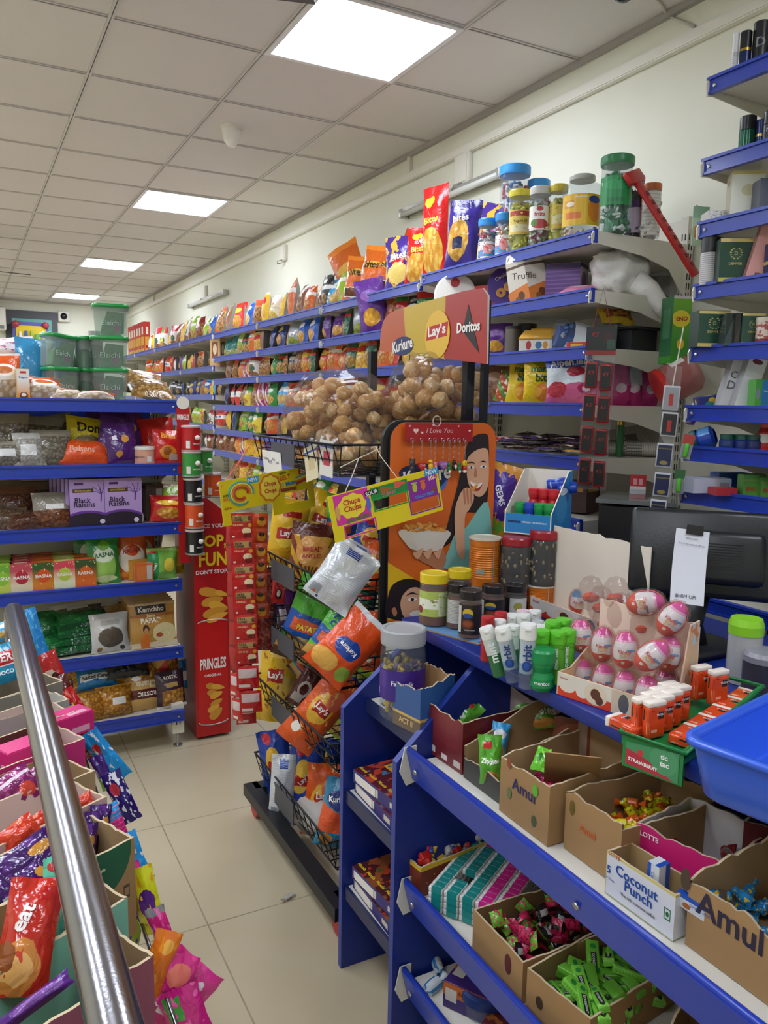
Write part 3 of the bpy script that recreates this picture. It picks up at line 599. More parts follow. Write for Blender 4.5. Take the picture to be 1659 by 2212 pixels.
wjar(1368,SX+.24,34,128,'#6a4f86','purple-lidded jar with a lilac label behind the green-lidded jar',sw=['#2c2a30','#5a5860','#3c3844'],lab=lbl('lilac','#cabcd6',[('r',.1,.9,.8,1,'#4a2f6c')]),lz=(.12,.6),neck=.92)
wjar(1402,SX+.26,40,108,'#c96a34','orange-lidded jar with a white printed label, last on the top wall shelf',sw=['#e0ddd6','#c8c4bc'],lab=lbl('white orange','#eae8e2',[('r',0,.1,0,1,'#e0702a'),('s',0,12,.3,'#d2cfc8')]),lz=(.05,.85),neck=.95)
def zz(r):return ZA[r]-.006
def pbox(name,P,rz,w,d,h,label,front,side=None,cat='box',texts=(),rx=0,ry=0,lid=None,group=None,lidname='top_flap'):
 "printed carton; texts: (string, u share, v share, width share, colour[, face])"
 t=thing(name,label,cat,T(*P)@RZ(rz)@RY(ry)@RX(rx),group);mb=MB();s=side or front
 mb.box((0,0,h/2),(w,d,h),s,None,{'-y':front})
 for tx in texts:
  fc=tx[5]if len(tx)>5 else 'f';ww=w if fc=='f' else d
  fm={'f':T(0,-d/2-.0008,0),'l':T(-w/2-.0008,0,0)@RZ(-90),'r':T(w/2+.0008,0,0)@RZ(90),'t':T(0,0,h+.0022)@RX(-90)@T(0,0,-h/2)}[fc]
  mb.text(tx[0],fm@T((tx[1]-.5)*ww,0,tx[2]*h),ink(tx[4]),w=tx[3]*ww,bold=.02)
 mb.build('body',t)
 MB().box((0,0,h+.0008),(w-.003,d-.003,.0016),lid or s).build(lidname,t)
 return t
def flat(n,c,sh=(),**k):return pk(n,c,sh,bump=0,rough=k.pop('rough',.4),**k)
t=thing('biscuit_tin','round dark purple biscuit tin with golden biscuits, leaning behind the cream truffle carton','tin',T(*solve(1100,zz(1)+.088,x=1.99))@RZ(-40)@RX(-12))
mb=MB();mb.lathe([(0,-.025),(.083,-.025),(.085,-.02),(.085,.02),(.083,.025),(0,.025)],flat('tin purple','#3b2470'),32,RX(90));mb.build('tin',t)
mb=MB();mb.lathe([(.088,-.02),(.088,.004),(.085,.008),(0,.008)],flat('tin lid','#43297c',[('e',.5,.5,.1,.1,'#d8a040')]),32,T(0,-.02,0)@RX(90))
for a,b in((-.03,-.03),(.02,-.045),(.0,-.005),(.045,-.02)):mb.lathe([(.018,0),(.02,.003),(.014,.004),(.006,.003),(.005,.0)],mat('golden biscuit','#c98d3a',.5),14,T(a,-.029,b)@RX(90))
mb.text('Cookie',T(-.03,-.0295,.04)@RY(-30),ink('#e6d9c0'),w=.06);mb.build('lid',t)
P=solve(1150,zz(1),x=1.96);w_=mm(84,P)
t=thing('truffle_carton','cream and orange six-sided truffle carton with open flaps on the second wall shelf','carton',T(*P)@RZ(-40)@RY(-13))
h_=mm(92,P);hexp=[(w_*.62*cos(pi/3*k+.5),w_*.62*sin(pi/3*k+.5))for k in range(6)]
trm=flat('truffle print','#e9e2d4',[('d',.34,.1,'#e2853a'),('e',.62,.2,.16,.1,'#6e4220'),('e',.42,.12,.12,.08,'#8c5a30'),('r',0,1,.84,.9,'#6e5a48')])
mb=MB()
for k in range(6):
 a,b=hexp[k],hexp[(k+1)%6];mb.quad((a[0],a[1],0),(b[0],b[1],0),(b[0]*.86,b[1]*.86,h_),(a[0]*.86,a[1]*.86,h_),trm)
mb.poly([(a[0],a[1],0)for a in hexp[::-1]],trm);mb.text('Truffle',T(-.01,-w_*.56,h_*.62)@RX(7.5)@RY(8),ink('#4a3628'),w=w_*.6);mb.build('body',t)
for k in(0,2,3,5):
 a,b=[Vector((q[0]*.86,q[1]*.86,h_))for q in(hexp[k],hexp[(k+1)%6])];c=(a+b)/2;i=Vector((-c.x*.3,-c.y*.3,.03+.01*(k%2)))
 MB().add([a,b,b+i*.8,a+i*.8],[(0,1,2,3)],mat('white card','#e6e0d4',.7)).build('flap',t)
pbox('gift_carton',solve(1054,zz(1),x=2.0),-70,.1,.06,.115,'small bright red carton left of the round purple biscuit tin',flat('red foil card','#c4201f',rough=.2),cat='carton')
pbox('gift_carton',solve(1040,zz(1),x=2.15),-66,.1,.06,.1,'dark blue and orange carton behind the small bright red carton',flat('blue orange card','#2b2f66',[('r',.1,.9,.1,.35,'#c9742a')]),cat='carton')
pbox('gift_carton',solve(1222,zz(1),x=2.02),-58,.13,.1,.135,'purple striped carton beside the white plastic carrier bag',flat('purple stripe','#5b2f80',[('s',0,9,.3,'#7a4fa0'),('b',.86,1,'#3c2058')]),flat('purple side','#d6c9d2',[('e',.5,.5,.3,.3,'#8a5a9c'),('b',.9,1,'#3c2058')]),'carton')
o=thing('toffee_packet','small pink packet lying at the foot of the purple striped carton','packet',T(*solve(1240,zz(1)+.012,x=1.93))@RZ(-60)@RX(-70));bag(.13,.1,.03,pk('pink packet','#e58fb0',[('e',.5,.5,.3,.2,'#f3d2dc')]),seed=3,nu=6,nv=7).build('packet',o)
t=thing('plastic_carrier_bag','crumpled white plastic carrier bag drooping over the end of the second wall shelf','plastic bag',T(*solve(1336,zz(1),y=2.19)))
mb=MB();n,m_=36,24;vs=[];cw=film('carrier plastic','#f2f0ea',.12,.35,.4,.6,22,1);R_=.1
for j in range(m_+1):
 for i in range(n):
  d=Vector((sin(pi*j/m_)*cos(2*pi*i/n),sin(pi*j/m_)*sin(2*pi*i/n),cos(pi*j/m_)))
  k=1+.28*noise.noise(d*1.8+Vector((4,1,2)))+.12*noise.noise(d*5)+.05*noise.noise(d*11)
  vs.append((d.x*R_*1.05*k,d.y*R_*.8*k,max(0,R_*.92+d.z*R_*1.0*k)))
mb.add(vs,[(j*n+i,(j+1)*n+i,(j+1)*n+(i+1)%n,j*n+(i+1)%n)for j in range(m_)for i in range(n)],cw,None,True);mb.build('bag',t)
mb=MB();mb.tube([(.02,-.06,.05),(.05,-.1,.02),(.07,-.13,-.03),(.09,-.135,-.065)],[.045,.035,.03,.02],cw,10);mb.build('handle',t)
t=jar(solve(1425,zz(1),y=2.2),.035,.11,'#cfcfcf','small clear empty plastic tub at the right end of the second wall shelf',grip=False,neck=1)
o=thing('toffee_packet','pink packet behind the drooping end of the white carrier bag','packet',T(*solve(1428,zz(1)+.02,y=2.16))@RX(-75));bag(.09,.07,.03,pk('pink packet two','#c97a9a',[]),seed=4,nu=6,nv=7).build('packet',o)
for q,(u,c,lab)in enumerate(((985,'fruit sweet tub',''),)):
 P=solve(984,zz(1)+.08,y=2.98);t=thing('sweet_tub','round white-lidded tub of brown sweets standing on its edge, above the snack header','tub',T(*P)@RZ(-40)@RX(-8))
 MB().lathe([(0,-.04),(.085,-.04),(.088,.0),(.088,.02),(0,.02)],mat('tub white','#e9e4da',.4),28,RX(90)).build('tub',t)
 mb=MB();mb.lathe([(.09,0),(.09,.012),(.082,.014),(0,.014)],flat('tub lid','#e9e4da',[]),28,T(0,-.018,0)@RX(90));mb.lathe([(0,.0),(.02,.0),(.02,.001)],ink('#b02a2c'),16,T(0,-.0335,.05)@RX(90))
 for a in range(9):mb.ball((-.04+.01*a,-.034,-.045+.012*(a%4)),(.016,.003,.01),mat('brown sweet print','#a5683a',.5),None,8,5)
 mb.build('lid',t)
for k,(u,d)in enumerate(((878,'MANGO'),(925,'MANGO'))):
 shelfbag('mango_packet',u+5,ZA[1]if k else ZB[1],.17,.17,.06,pk('mango green','#2f7a32',[('b',.6,.8,'#c4201f'),('e',.5,.3,.3,.2,'#e8b62a')]),['green packet with yellow capitals, left of the round white-lidded tub','green packet with yellow capitals touching the round white-lidded tub'][k],None,SX+.1,-55,-6,0,20+k,[('MANGO',.5,.45,.6,'#f0d22a',0)],y=None,nu=8,nv=10)
shelfbag('brown_packet',862,ZB[1]-.006,.17,.19,.07,pk('rust packet','#8a3c1c',[('n',6,.55,'#c4702c')]),'rust brown packet between the purple packet and the green packet, above the header',None,SX+.1,-55,-6,0,24)
shelfbag('purple_packet',812,ZB[1]-.006,.17,.28,.07,WD['purple'],'purple packet leaning out over the second wall shelf left of the snack header',None,SX+.05,-50,4,-8,25)
shelfbag('purple_packet',1072,zz(2),.12,.14,.06,WD['purple'],'small shiny purple packet at the header end of the third wall shelf',None,SX+.1,-60,-6,0,26)
def tin(name,P,r,h,m,label,lid=None,cat='tin'):
 t=thing(name,label,cat,T(*P));MB().lathe([(0,0),(r,0),(r,h*.9),(r*.98,h*.91)],m,24).build('body',t);MB().lathe([(r*1.02,h*.9),(r*1.02,h),(r*.9,h+.001),(0,h+.001)],lid or m,24).build('lid',t);return t
P=solve(1106,zz(2),x=1.97);tin('tall_tin',P,mm(17,P),mm(62,P),mat('dull grey tin','#6f675f',.4,.4),'plain brownish grey tin beside the yellow flapped carton on the third wall shelf',mat('dark lid','#3a3634',.4))
P=solve(1136,zz(2),x=2.1);tin('tall_tin',P,mm(20,P),mm(72,P),mat('dark tin','#2c2a2c',.3),'dark tin behind the yellow flapped carton on the third wall shelf',mat('dark lid','#3a3634',.4))
P=solve(1165,zz(2),x=1.95);t=carton('display_carton',P,-58,.13,.1,.055,'small yellow and white carton with its yellow lid folded open, third wall shelf',outc='#d9d2c4',inc='#d8a233',faces=flat('yellow carton','#dcd6c8',[('e',.3,.5,.08,.3,'#b5322c'),('e',.6,.5,.1,.25,'#3a6a9c'),('e',.8,.5,.08,.25,'#c98a2a')]))
MB().box((0,0,.028),(.13,.004,.06),mat('card #d8a233','#d8a233',.75),T(0,.052,.05)@RX(-30)).build('lid_flap',t);MB().box((0,0,.03),(.13,.004,.075),mat('card #d8a233','#d8a233',.75),T(0,-.05,.055)@RX(-62)@T(0,0,0)).build('lid_flap',t)
P=solve(1196,zz(2)+.062,x=1.93);t=thing('sweet_jar','large clear jar of blue sweets lying on its side with its base towards the aisle','jar',T(*P)@RZ(-115)@RX(78)@T(0,0,0))
MB().lathe([(0,.0),(.055,0),(.06,.01),(.062,.03),(.058,.04),(.062,.05),(.062,.15),(.05,.17),(.05,.175)],PETC,28,RX(180)).build('body',t)
MB().lathe([(0,.17),(.054,.17),(.054,.2),(0,.2)],mat('lid #28427c','#28427c',.35),28,RX(180)).build('lid',t)
mb=MB();arcband(mb,.063,.06,.15,-200,20,flat('jar label white blue','#dfe3e8',[('b',.1,.5,'#2f55a0'),('e',.5,.3,.2,.2,'#dfe3e8')]));mb2=MB();mb2.add(mb.v,mb.f,mb.mats[0],RX(180),True);mb2.build('label',t)
tag(sweets(.056,.01,.15,['#2f62b0','#dfe3e8','#4a7ec4'],80,5).build('wrapped_sweets',None,T(*P)@RZ(-115)@RX(78)@RX(180)),'blue and white wrapped sweets inside the jar lying on its side','sweets',None,'stuff')
def crate(P,rz,w,d,h,label,c='#1f2022',cat='crate'):
 t=thing('plastic_crate',label,cat,T(*P)@RZ(rz));m=mat('plastic '+c,c,.4);b=MB()
 b.box((0,0,.004),(w-.02,d-.02,.008),m)
 for sx,sy,ww,dd in((0,-1,w,.005),(0,1,w,.005),(-1,0,.005,d),(1,0,.005,d)):b.box((sx*(w/2-.006),sy*(d/2-.006),h/2),(ww-.01,dd if dd>.01 else dd,h)if dd<.01 else(.005,d-.012,h),m)
 b.build('tub',t);r=MB();r.tube([(-w/2,-d/2,h),(w/2,-d/2,h),(w/2,d/2,h),(-w/2,d/2,h)],.007,m,8,closed=True);r.build('rim',t);return t
P=solve(1366,zz(2),y=2.2);crate(P,0,.13,.12,.085,'black plastic crate under the yellow noodle packet at the shelf end')
P=solve(1415,zz(2),y=2.3);crate(P,10,.1,.12,.13,'taller black plastic crate at the right end of the third wall shelf')
shelfbag('noodle_packet',1338,zz(2)+.098,.15,.07,.05,pk('noodles','#d8b22a',[('v',.1,.9,.2,.8,'#d89a4a','#9a5220',6)]),'yellow noodle packet lying on top of the black plastic crate',None,rz=-8,lean=-40,y=2.17,x=solve(1338,zz(2)+.098,y=2.17).x,seed=30)
pbox('sweet_carton',solve(1250,zz(2),x=1.9),-60,.07,.05,.02,'small red and yellow flat carton in front of the lying blue jar',flat('red yellow flat','#c8301f',[('r',.2,.8,.2,.8,'#e8b52a')]),cat='carton')
mango=pk('mango bite','#e9c61c',[('e',.5,.26,.24,.19,'#e8892a'),('e',.36,.26,.1,.1,'#f0b040'),('e',.8,.45,.1,.08,'#d87a2a'),('r',.2,.8,.84,.93,'#c9b81a')],dist=.05)
shelfbag('mango_packet',1172,zz(3),.155,.17,.06,mango,'yellow mango sweet packet facing the aisle beside the pink lolly packet',None,SX+.06,-38,-4,0,31,[('mango',.5,.72,.66,'#27602c',0),('bite',.5,.57,.4,'#27602c',0)])
shelfbag('mango_packet',1130,zz(3),.155,.18,.06,mango,'yellow mango sweet packet tucked half behind the front mango packet',None,SX+.12,-50,-6,4,32,[('mango',.5,.72,.66,'#27602c',0),('bite',.5,.57,.4,'#27602c',0)])
shelfbag('sweet_packet',1095,zz(3),.13,.13,.05,pk('orange green white','#c8572a',[('s',2,2,.4,'#5f9a3a'),('n',5,.58,'#e8e2d2')]),'slanting orange, green and white packet left of the mango packets',None,SX+.1,-50,-4,14,33)
shelfbag('sweet_packet',1065,zz(3),.12,.16,.06,WD['brown'],'brown packet with a yellow spot against the header post on the fourth wall shelf',None,SX+.1,-55,-4,4,34)
shelfbag('lolly_packet',1238,zz(3),.2,.185,.06,pk('alpen pink','#dfe9ee',[('d',.35,.1,'#dd6a94'),('e',.2,.3,.18,.16,'#c8394a'),('e',.55,.64,.18,.1,'#c22a44'),('e',.75,.3,.16,.12,'#b82a5c'),('e',.75,.3,.07,.06,'#efdce6'),('b',.72,.9,'#3a5ab0')],dist=.08),'large pink and blue lolly packet behind the hanging red and black card strip',None,SX+.08,-42,-4,-3,35,[('Alpenliebe',.48,.8,.8,'#f4f4f4',4)])
for k,(u,lab)in enumerate(((1336,'pink and white packet standing just right of the hanging red card strip'),(1362,'pink packet with a pale blue top, middle of the three pink packets'),(1400,'pink and blue packet with a swirl, rightmost of the pink packets at the shelf end'))):
 shelfbag('lolly_packet',u,zz(3),.105,.155,.05,pk(f'pink side {k}',['#d97fb2','#cfe0e6','#d2569a'][k],[('d',.3,.2,'#d23c86'),('e',.5,.4,.2,.12,'#f0dce8')],dist=.08),lab,rz=-14,lean=-6,y=2.2,x=solve(u,zz(3),y=2.2).x,seed=40+k)
BARS=[flat('bar '+c,c,[('r',.15,.85,.3,.7,d),('n',5,.6,e)],rough=.25)for c,d,e in(('#2a1c1a','#6a3fa0','#c9a23a'),('#3a2220','#e8e2d2','#8a5a3c'),('#c21f2c','#e6d8d0','#7c1420'),('#4a2f6e','#d8c9a0','#2a1c44'),('#d8a02a','#2f3f9c','#f0e2b0'))]
BN=['brown and purple','dark brown and white','red','violet','yellow']
barmesh=[mkmesh(bag(.11,.03,.014,b,WSIL,seed=50+i,nu=8,nv=4,crimp=.02,wr=.003),'chocolate_bar')for i,b in enumerate(BARS)]
rr=random.Random(3)
for k in range(64):
 u=rr.uniform(1062,1258);x=SX+rr.uniform(.04,.26);b=2 if u<1095 and rr.random()<.8 else 4 if k==7 else rr.choice([0,1,0,1,3]);
 P=solve(1235,zz(4)+.02,x=SX+.04)if k==7 else solve(u,zz(4)+.008+.011*(k//14)+.05*(x-SX-.04),x=x)
 mesh_obj('chocolate_bar',barmesh[b],T(*P)@RZ(rr.uniform(-120,-30))@RX(-84+rr.uniform(-8,8)),'yellow chocolate bar at the front of the heap on the fifth wall shelf' if k==7 else f'{BN[b]} chocolate bar in the loose heap on the fifth wall shelf','chocolate bar',f'{BN[b]} bars in the heap')
P=solve(1337,zz(4),y=2.16);t=thing('spray_bottle','slim dark green bottle with a gold cap standing by the newspaper roll','bottle',T(*P));r=mm(8,P)
MB().lathe([(0,0),(r,0),(r,mm(66,P)),(r*.9,mm(68,P))],mat('dark green gloss','#1f6b34',.2),18).build('body',t);MB().lathe([(r*.95,mm(68,P)),(r*.95,mm(76,P)),(0,mm(76,P))],mat('gold cap','#c9a03a',.25,.8),18).build('cap',t)
P=solve(1372,zz(4)+.03,y=2.17);t=thing('newspaper_roll','rolled newspaper lying at the end of the fifth wall shelf','newspaper',T(*P)@RZ(40))
npm=flat('newsprint','#cfcabf',[('s',0,30,.3,'#8f8b84'),('r',.2,.6,.3,.6,'#77736c'),('r',.65,.9,.6,.75,'#a03a3a')]);pts=[]
mb=MB()
for k in range(40):
 a0,a1=k*.5,(k+1)*.5;r0,r1=.008+.0011*k*.5,.008+.0011*(k+1)*.5
 mb.quad((r0*cos(a0),-.08,r0*sin(a0)),(r1*cos(a1),-.08,r1*sin(a1)),(r1*cos(a1),.1,r1*sin(a1)),(r0*cos(a0),.1,r0*sin(a0)),npm)
mb.build('pages',t)
MB().box((0,0,0),(.12,.14,.004),npm,T(.06,.03,.04)@RY(-35)@RZ(20)).build('loose_sheet',t)
for k,u in enumerate((1080,1130,1190,1240)):
 pbox('sweet_carton',solve(u,ZA[5],x=SX+.12+.03*(k%2)),-70,.15,.1,.09+.02*(k%2),['dark red carton with yellow edge, leftmost on the dim sixth wall shelf','dark red carton behind the blue mint display on the sixth wall shelf','maroon carton right of the blue mint display, sixth wall shelf','dark brown carton under the chocolate bars at the hanging strip, sixth shelf'][k],flat(f'maroon {k}',['#7c1a1c','#8c2420','#5c181c','#3c2220'][k],[('r',.1,.9,.7,.85,'#b8892a')]),cat='carton')
P=solve(1452,1.6,y=1.98);p1=at(1440,770,y=1.98);p0=at(1440,640,y=1.98);H=p0.z-p1.z
t=thing('antacid_carton','tall green and yellow antacid display carton hung on the upright between the two shelvings','carton',T(P.x,1.98,p1.z)@RZ(-22))
eno=flat('eno print','#3f8f34',[('g',.2,1,'#7cb63a'),('e',.45,.62,.5,.14,'#e6d23a'),('e',.5,.2,.2,.09,'#e6c21e'),('b',.95,1,'#d8cfd2')]);wE=mm(40,P)
mb=MB();mb.box((0,0,H/2),(wE,.09,H),flat('eno side','#2c6b40',[('r',.2,.8,.3,.8,'#4a8460')]),None,{'-y':eno});mb.text('ENO',T(0,-.0458,H*.62)@RY(-4),ink('#b32028'),w=wE*.62,bold=.03);mb.build('body',t)
MB().box((0,0,-.012),(wE*1.05,.092,.024),mat('green base','#3f9a2c',.4)).build('tray',t);MB().tube([(0,.045,H-.02),(.02,.1,H)],.003,SCREW,6).build('hook',t)
P=solve(1478,at(1478,848,y=1.94).z,y=1.94);r=mm(50,P)
t=thing('sweet_jar','wide red-lidded jar of red sweets lying tilted between the shelvings, under the antacid carton','jar',T(P.x,P.y,at(1478,812,y=1.94).z)@RZ(-30)@RY(60)@T(0,0,-r*1.0))
MB().lathe([(0,0),(r*.8,0),(r*.85,r*.1),(r*.85,r*1.3),(r*.7,r*1.5)],film('red jar plastic','#d88a84',.4,.12,.5,0,25,.8),28).build('body',t)
MB().lathe([(r*.9,0),(r*.9,-r*.25),(0,-r*.27)],mat('lid red','#c9281f',.35),28).build('lid',t)
tag(sweets(r*.78,.01,r*1.2,['#b8322c','#c9493c','#d8c2b8'],60,9).build('wrapped_sweets',None,t.matrix_world.copy()),'red sweets filling the tilted red-lidded jar between the shelvings','sweets',None,'stuff')
arcm=MB();arcband(arcm,r*.86,r*.5,r*1.1,140,220,mat('jar white label','#e4ded6',.5));arcm.build('label',t)
ZN=[2.394,2.18,2.01,1.839,1.665,1.497,1.38,1.255,.95,.6,.25]
shelving('metal wall shelving with blue rails at the right edge, stocked with perfume and medicine boxes',T(SX+SD,1.66-BW/2,0)@RZ(-90),BW-.003,SD,ZN,2.66)
def zn(r):return ZN[r]-.006
def deo(u,r_,y,pxw,pxh,body,cap,label,band=None,caph=.4,x=None,txt=None):
 P=solve(u,zn(r_),y=y)if x is None else solve(u,zn(r_),x=x);R_=mm(pxw,P)/2;h=mm(pxh,P)*1.04
 t=thing('deodorant_can',label,'deodorant',T(*P)@RZ(facing(P)));hb=h*(1-caph)
 mb=MB();mb.lathe([(0,0),(R_,0),(R_,hb*.96),(R_*.96,hb)],body,24)
 if txt:cyltext(mb,txt[0],R_*1.01,h*txt[1],ink(txt[2]),R_*1.1)
 mb.build('can',t);mb=MB();mb.lathe([(R_*.98,hb),(R_*.98,h*.985),(R_*.9,h),(0,h)],cap,24);mb.build('cap',t)
 if band:MB().lathe([(R_*1.01,hb-.003),(R_*1.01,hb+.004)],band,24).build('band',t)
 return t
BLK=mat('black cap','#17181b',.3);NAVY=mat('navy can','#1b2a5c',.22,.3);GLD=mat('gold trim','#b99a4a',.25,.8);WHI=mat('white can','#dcdce0',.3);ORA=mat('copper can','#d8782a',.22,.7);GRN=mat('green can','#1f5a42',.2,.4)
deo(1584,0,1.62,13,92,flat('white can text','#cfd0d6',[('s',0,14,.3,'#8b8d96')]),WHI,'slim white spray can at the left of the top cosmetics shelf')
deo(1606,0,1.60,24,92,NAVY,BLK,'navy blue spray can with a gold ring on the top cosmetics shelf',GLD)
deo(1638,0,1.57,34,106,ORA,BLK,'spray can with black cap and copper orange base on the top cosmetics shelf',None,.78,txt=('D',.6,'#8f8f92'))
deo(1664,0,1.55,30,60,WHI,BLK,'short can cut off by the right edge on the top cosmetics shelf')
deo(1610,1,1.60,34,90,GRN,BLK,'shiny dark green spray can with black cap on the second cosmetics shelf',None,.3)
deo(1640,1,1.57,26,80,NAVY,NAVY,'navy blue can right of the dark green spray can',GLD)
deo(1660,1,1.52,30,84,mat('black can','#1d1c20',.25),BLK,'black can with a grey word at the right edge, second cosmetics shelf',None,.3,txt=('ND',.55,'#b8b8b8'))
def cb(*a,**k):return pbox(*a,**k)
def nbox(u,r_,y,w,d,h,label,front,side=None,rz=-30,texts=(),**k):return pbox(k.pop('name','perfume_box'),solve(u,zn(r_),y=y),rz,w,d,h,label,front,side,'box',texts,**k)
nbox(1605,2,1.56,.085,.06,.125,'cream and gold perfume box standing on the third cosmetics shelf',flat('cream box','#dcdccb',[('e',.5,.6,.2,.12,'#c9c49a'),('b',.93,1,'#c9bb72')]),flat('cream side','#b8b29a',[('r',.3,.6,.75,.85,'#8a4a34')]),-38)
nbox(1644,2,1.5,.04,.06,.09,'dark slim box beside the cream perfume box, right edge',flat('dark slim','#5c6070'))
nbox(1540,2,1.63,.05,.06,.03,'small white printed carton lying near the end of the third cosmetics shelf',flat('white small','#d8d5d0',[('n',8,.55,'#9a98a0')]),flat('white small side','#c9c5bf'),-30)
P=solve(1511,ZN[2]-.03,y=1.7);t=thing('price_card','small green and orange hanging card behind the end of the third cosmetics shelf','card',T(P.x,1.7,P.z)@RZ(-20));mb=MB();mb.box((0,0,.035),(.05,.002,.11),flat('green card','#b7cfae',[('r',.15,.42,.2,.5,'#d8843a'),('r',.55,.85,.25,.5,'#d8a03a'),('b',.7,1,'#8fb79a')]));mb.build('card',t);MB().tube([(0,.002,.09),(.0,.03,.1)],.002,SCREW,6).build('peg',t)
deo(1530,3,1.62,40,96,flat('white tall','#c9c6c4',[('s',0,16,.35,'#96949a')]),BLK,'white spray can with a black cap at the left of the green perfume box',None,.33)
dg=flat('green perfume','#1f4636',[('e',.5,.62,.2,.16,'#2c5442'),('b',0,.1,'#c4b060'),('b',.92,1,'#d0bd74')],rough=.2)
def laurel(t,w,h):
 mb=MB();g=mat('gold print','#c9b26a',.35,.5)
 mb.text('D',T(0,-.0316,h*.66),g,w=w*.1,bold=.01)
 for s in(-1,1):
  for k in range(6):
   a=math.radians(-70+26*k);mb.ball((s*w*.17*cos(a),0,w*.17*sin(a)),(w*.035,.0004,w*.018),g,T(0,-.0314,h*.66),8,4)
 mb.text('DENVER',T(0,-.0316,h*.42),g,w=w*.42,bold=.02);o=mb.build('emblem',t);return o
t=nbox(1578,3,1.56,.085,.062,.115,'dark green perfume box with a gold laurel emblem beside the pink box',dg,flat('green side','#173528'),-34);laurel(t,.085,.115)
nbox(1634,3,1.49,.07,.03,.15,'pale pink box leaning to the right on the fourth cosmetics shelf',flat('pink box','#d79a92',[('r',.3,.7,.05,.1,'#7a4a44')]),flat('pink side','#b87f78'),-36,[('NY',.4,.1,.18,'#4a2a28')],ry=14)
nbox(1664,3,1.46,.04,.04,.09,'navy box at the right edge next to the pink box',flat('navy box','#1c2a5e',[('b',.4,.5,'#c9b26a')]))
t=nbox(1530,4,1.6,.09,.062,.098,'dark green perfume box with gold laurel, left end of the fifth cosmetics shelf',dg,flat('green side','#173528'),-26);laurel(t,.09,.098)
for k,(u,c,lab)in enumerate(((1570,'#15201f','black box with a pale slash beside the left green perfume box'),(1590,'#1e1c1c','dark box with a gold edge between the two green perfume boxes'))):nbox(u,4,1.54-.02*k,.035,.06,.085,lab,flat(f'slash {k}',c,[('d',.2,1.2,['#3c4a48','#3a342a'][k])],rough=.2),None,-30)
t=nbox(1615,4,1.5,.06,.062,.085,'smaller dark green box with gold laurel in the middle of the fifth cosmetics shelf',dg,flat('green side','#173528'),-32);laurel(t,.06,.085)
P=solve(1648,zn(4),y=1.45);t=thing('talc_tin','small round tin with red and cream flowers at the right edge, fifth cosmetics shelf','tin',T(*P)@RZ(facing(P)));MB().lathe([(0,0),(.021,0),(.021,.062)],flat('flower tin','#d8c8b8',[('n',7,.52,'#a8524a'),('b',0,.25,'#8c2430')]),20).build('body',t);MB().lathe([(.022,.06),(.022,.072),(0,.074)],mat('cream lid','#d6cdbb',.3),20).build('lid',t)
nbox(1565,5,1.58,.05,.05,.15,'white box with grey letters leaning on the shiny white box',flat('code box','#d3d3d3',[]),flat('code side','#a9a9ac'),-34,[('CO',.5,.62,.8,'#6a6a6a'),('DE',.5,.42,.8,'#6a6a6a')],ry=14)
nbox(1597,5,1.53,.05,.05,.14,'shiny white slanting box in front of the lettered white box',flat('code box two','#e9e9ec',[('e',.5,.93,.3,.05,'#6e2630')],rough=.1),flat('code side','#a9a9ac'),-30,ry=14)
nbox(1640,5,1.46,.05,.04,.075,'blue and green ointment carton at the right edge of the sixth cosmetics shelf',flat('vapor','#2f7fc0',[('r',0,.35,0,1,'#4fa842'),('e',.15,.5,.12,.2,'#8a94a0')]),flat('vapor side','#4fa842'),-24,[('Vaporub',.7,.6,.5,'#e8eef4')])
nbox(1540,5,1.63,.1,.035,.035,'dark blue toothpaste carton with a yellow patch lying tilted at the shelf end',flat('dark blue paste','#232a7c',[('e',.4,.6,.12,.3,'#e0b52a'),('e',.3,.3,.14,.3,'#2a8f84')]),None,-20,ry=-10)
P=at(1500,890,y=1.66);t=thing('soap_carton','slim purple and white carton dangling off the end of the sixth cosmetics shelf','carton',T(*P)@RZ(-20)@RY(28));MB().box((0,0,0),(.022,.03,.075),flat('purple slim','#6a3aa0',[('r',0,.4,0,1,'#e6e0ea')])).build('body',t);MB().box((0,0,.038),(.02,.028,.002),mat('purple flap','#55308a',.4)).build('flap',t)
P=solve(1530,zn(6)+.03,y=1.6);t=thing('balm_pot','blue pot with a dark green lid lying on its side, seventh cosmetics shelf','pot',T(*P)@RZ(-60)@RY(70));MB().lathe([(0,-.03),(.028,-.03),(.032,-.02),(.032,.012),(.02,.02)],flat('blue pot','#2447a8',[('r',.3,.7,.2,.8,'#5f9ad8')],rough=.2),20).build('pot',t);MB().lathe([(.033,-.028),(.033,-.045),(0,-.046)],mat('dark green lid','#1d5244',.35),20).build('lid',t)
for k,(u,c)in enumerate(((1570,'#28407c'),(1602,'#1f357c'),(1628,'#24306a'))):
 P=solve(u,zn(6),y=1.54-.03*k);t=thing('balm_pot',['small blue pot standing right of the fallen pot, dark green lid','small blue pot in the middle of the seventh cosmetics shelf','small navy pot beside the red bottle on the seventh cosmetics shelf'][k],'pot',T(*P));MB().lathe([(0,0),(.02,0),(.022,.01),(.022,.024),(.018,.03)],mat('pot '+c,c,.2),18).build('pot',t);MB().lathe([(.02,.028),(.02,.042),(0,.043)],mat('dark green lid','#1d5244',.35),18).build('lid',t)
P=solve(1652,zn(6),y=1.46);t=thing('tablet_bottle','red bottle with a white label at the right edge, seventh cosmetics shelf','bottle',T(*P)@RZ(facing(P)));MB().lathe([(0,0),(.02,0),(.021,.01),(.021,.05),(.014,.062),(.014,.068)],mat('red bottle','#b8231f',.25),20).build('bottle',t);MB().lathe([(.016,.064),(.016,.08),(0,.081)],mat('red cap','#c9302a',.3),20).build('cap',t);mb=MB();arcband(mb,.0216,.022,.046,-140,-60,mat('jar white label','#e4ded6',.5));mb.build('label',t)
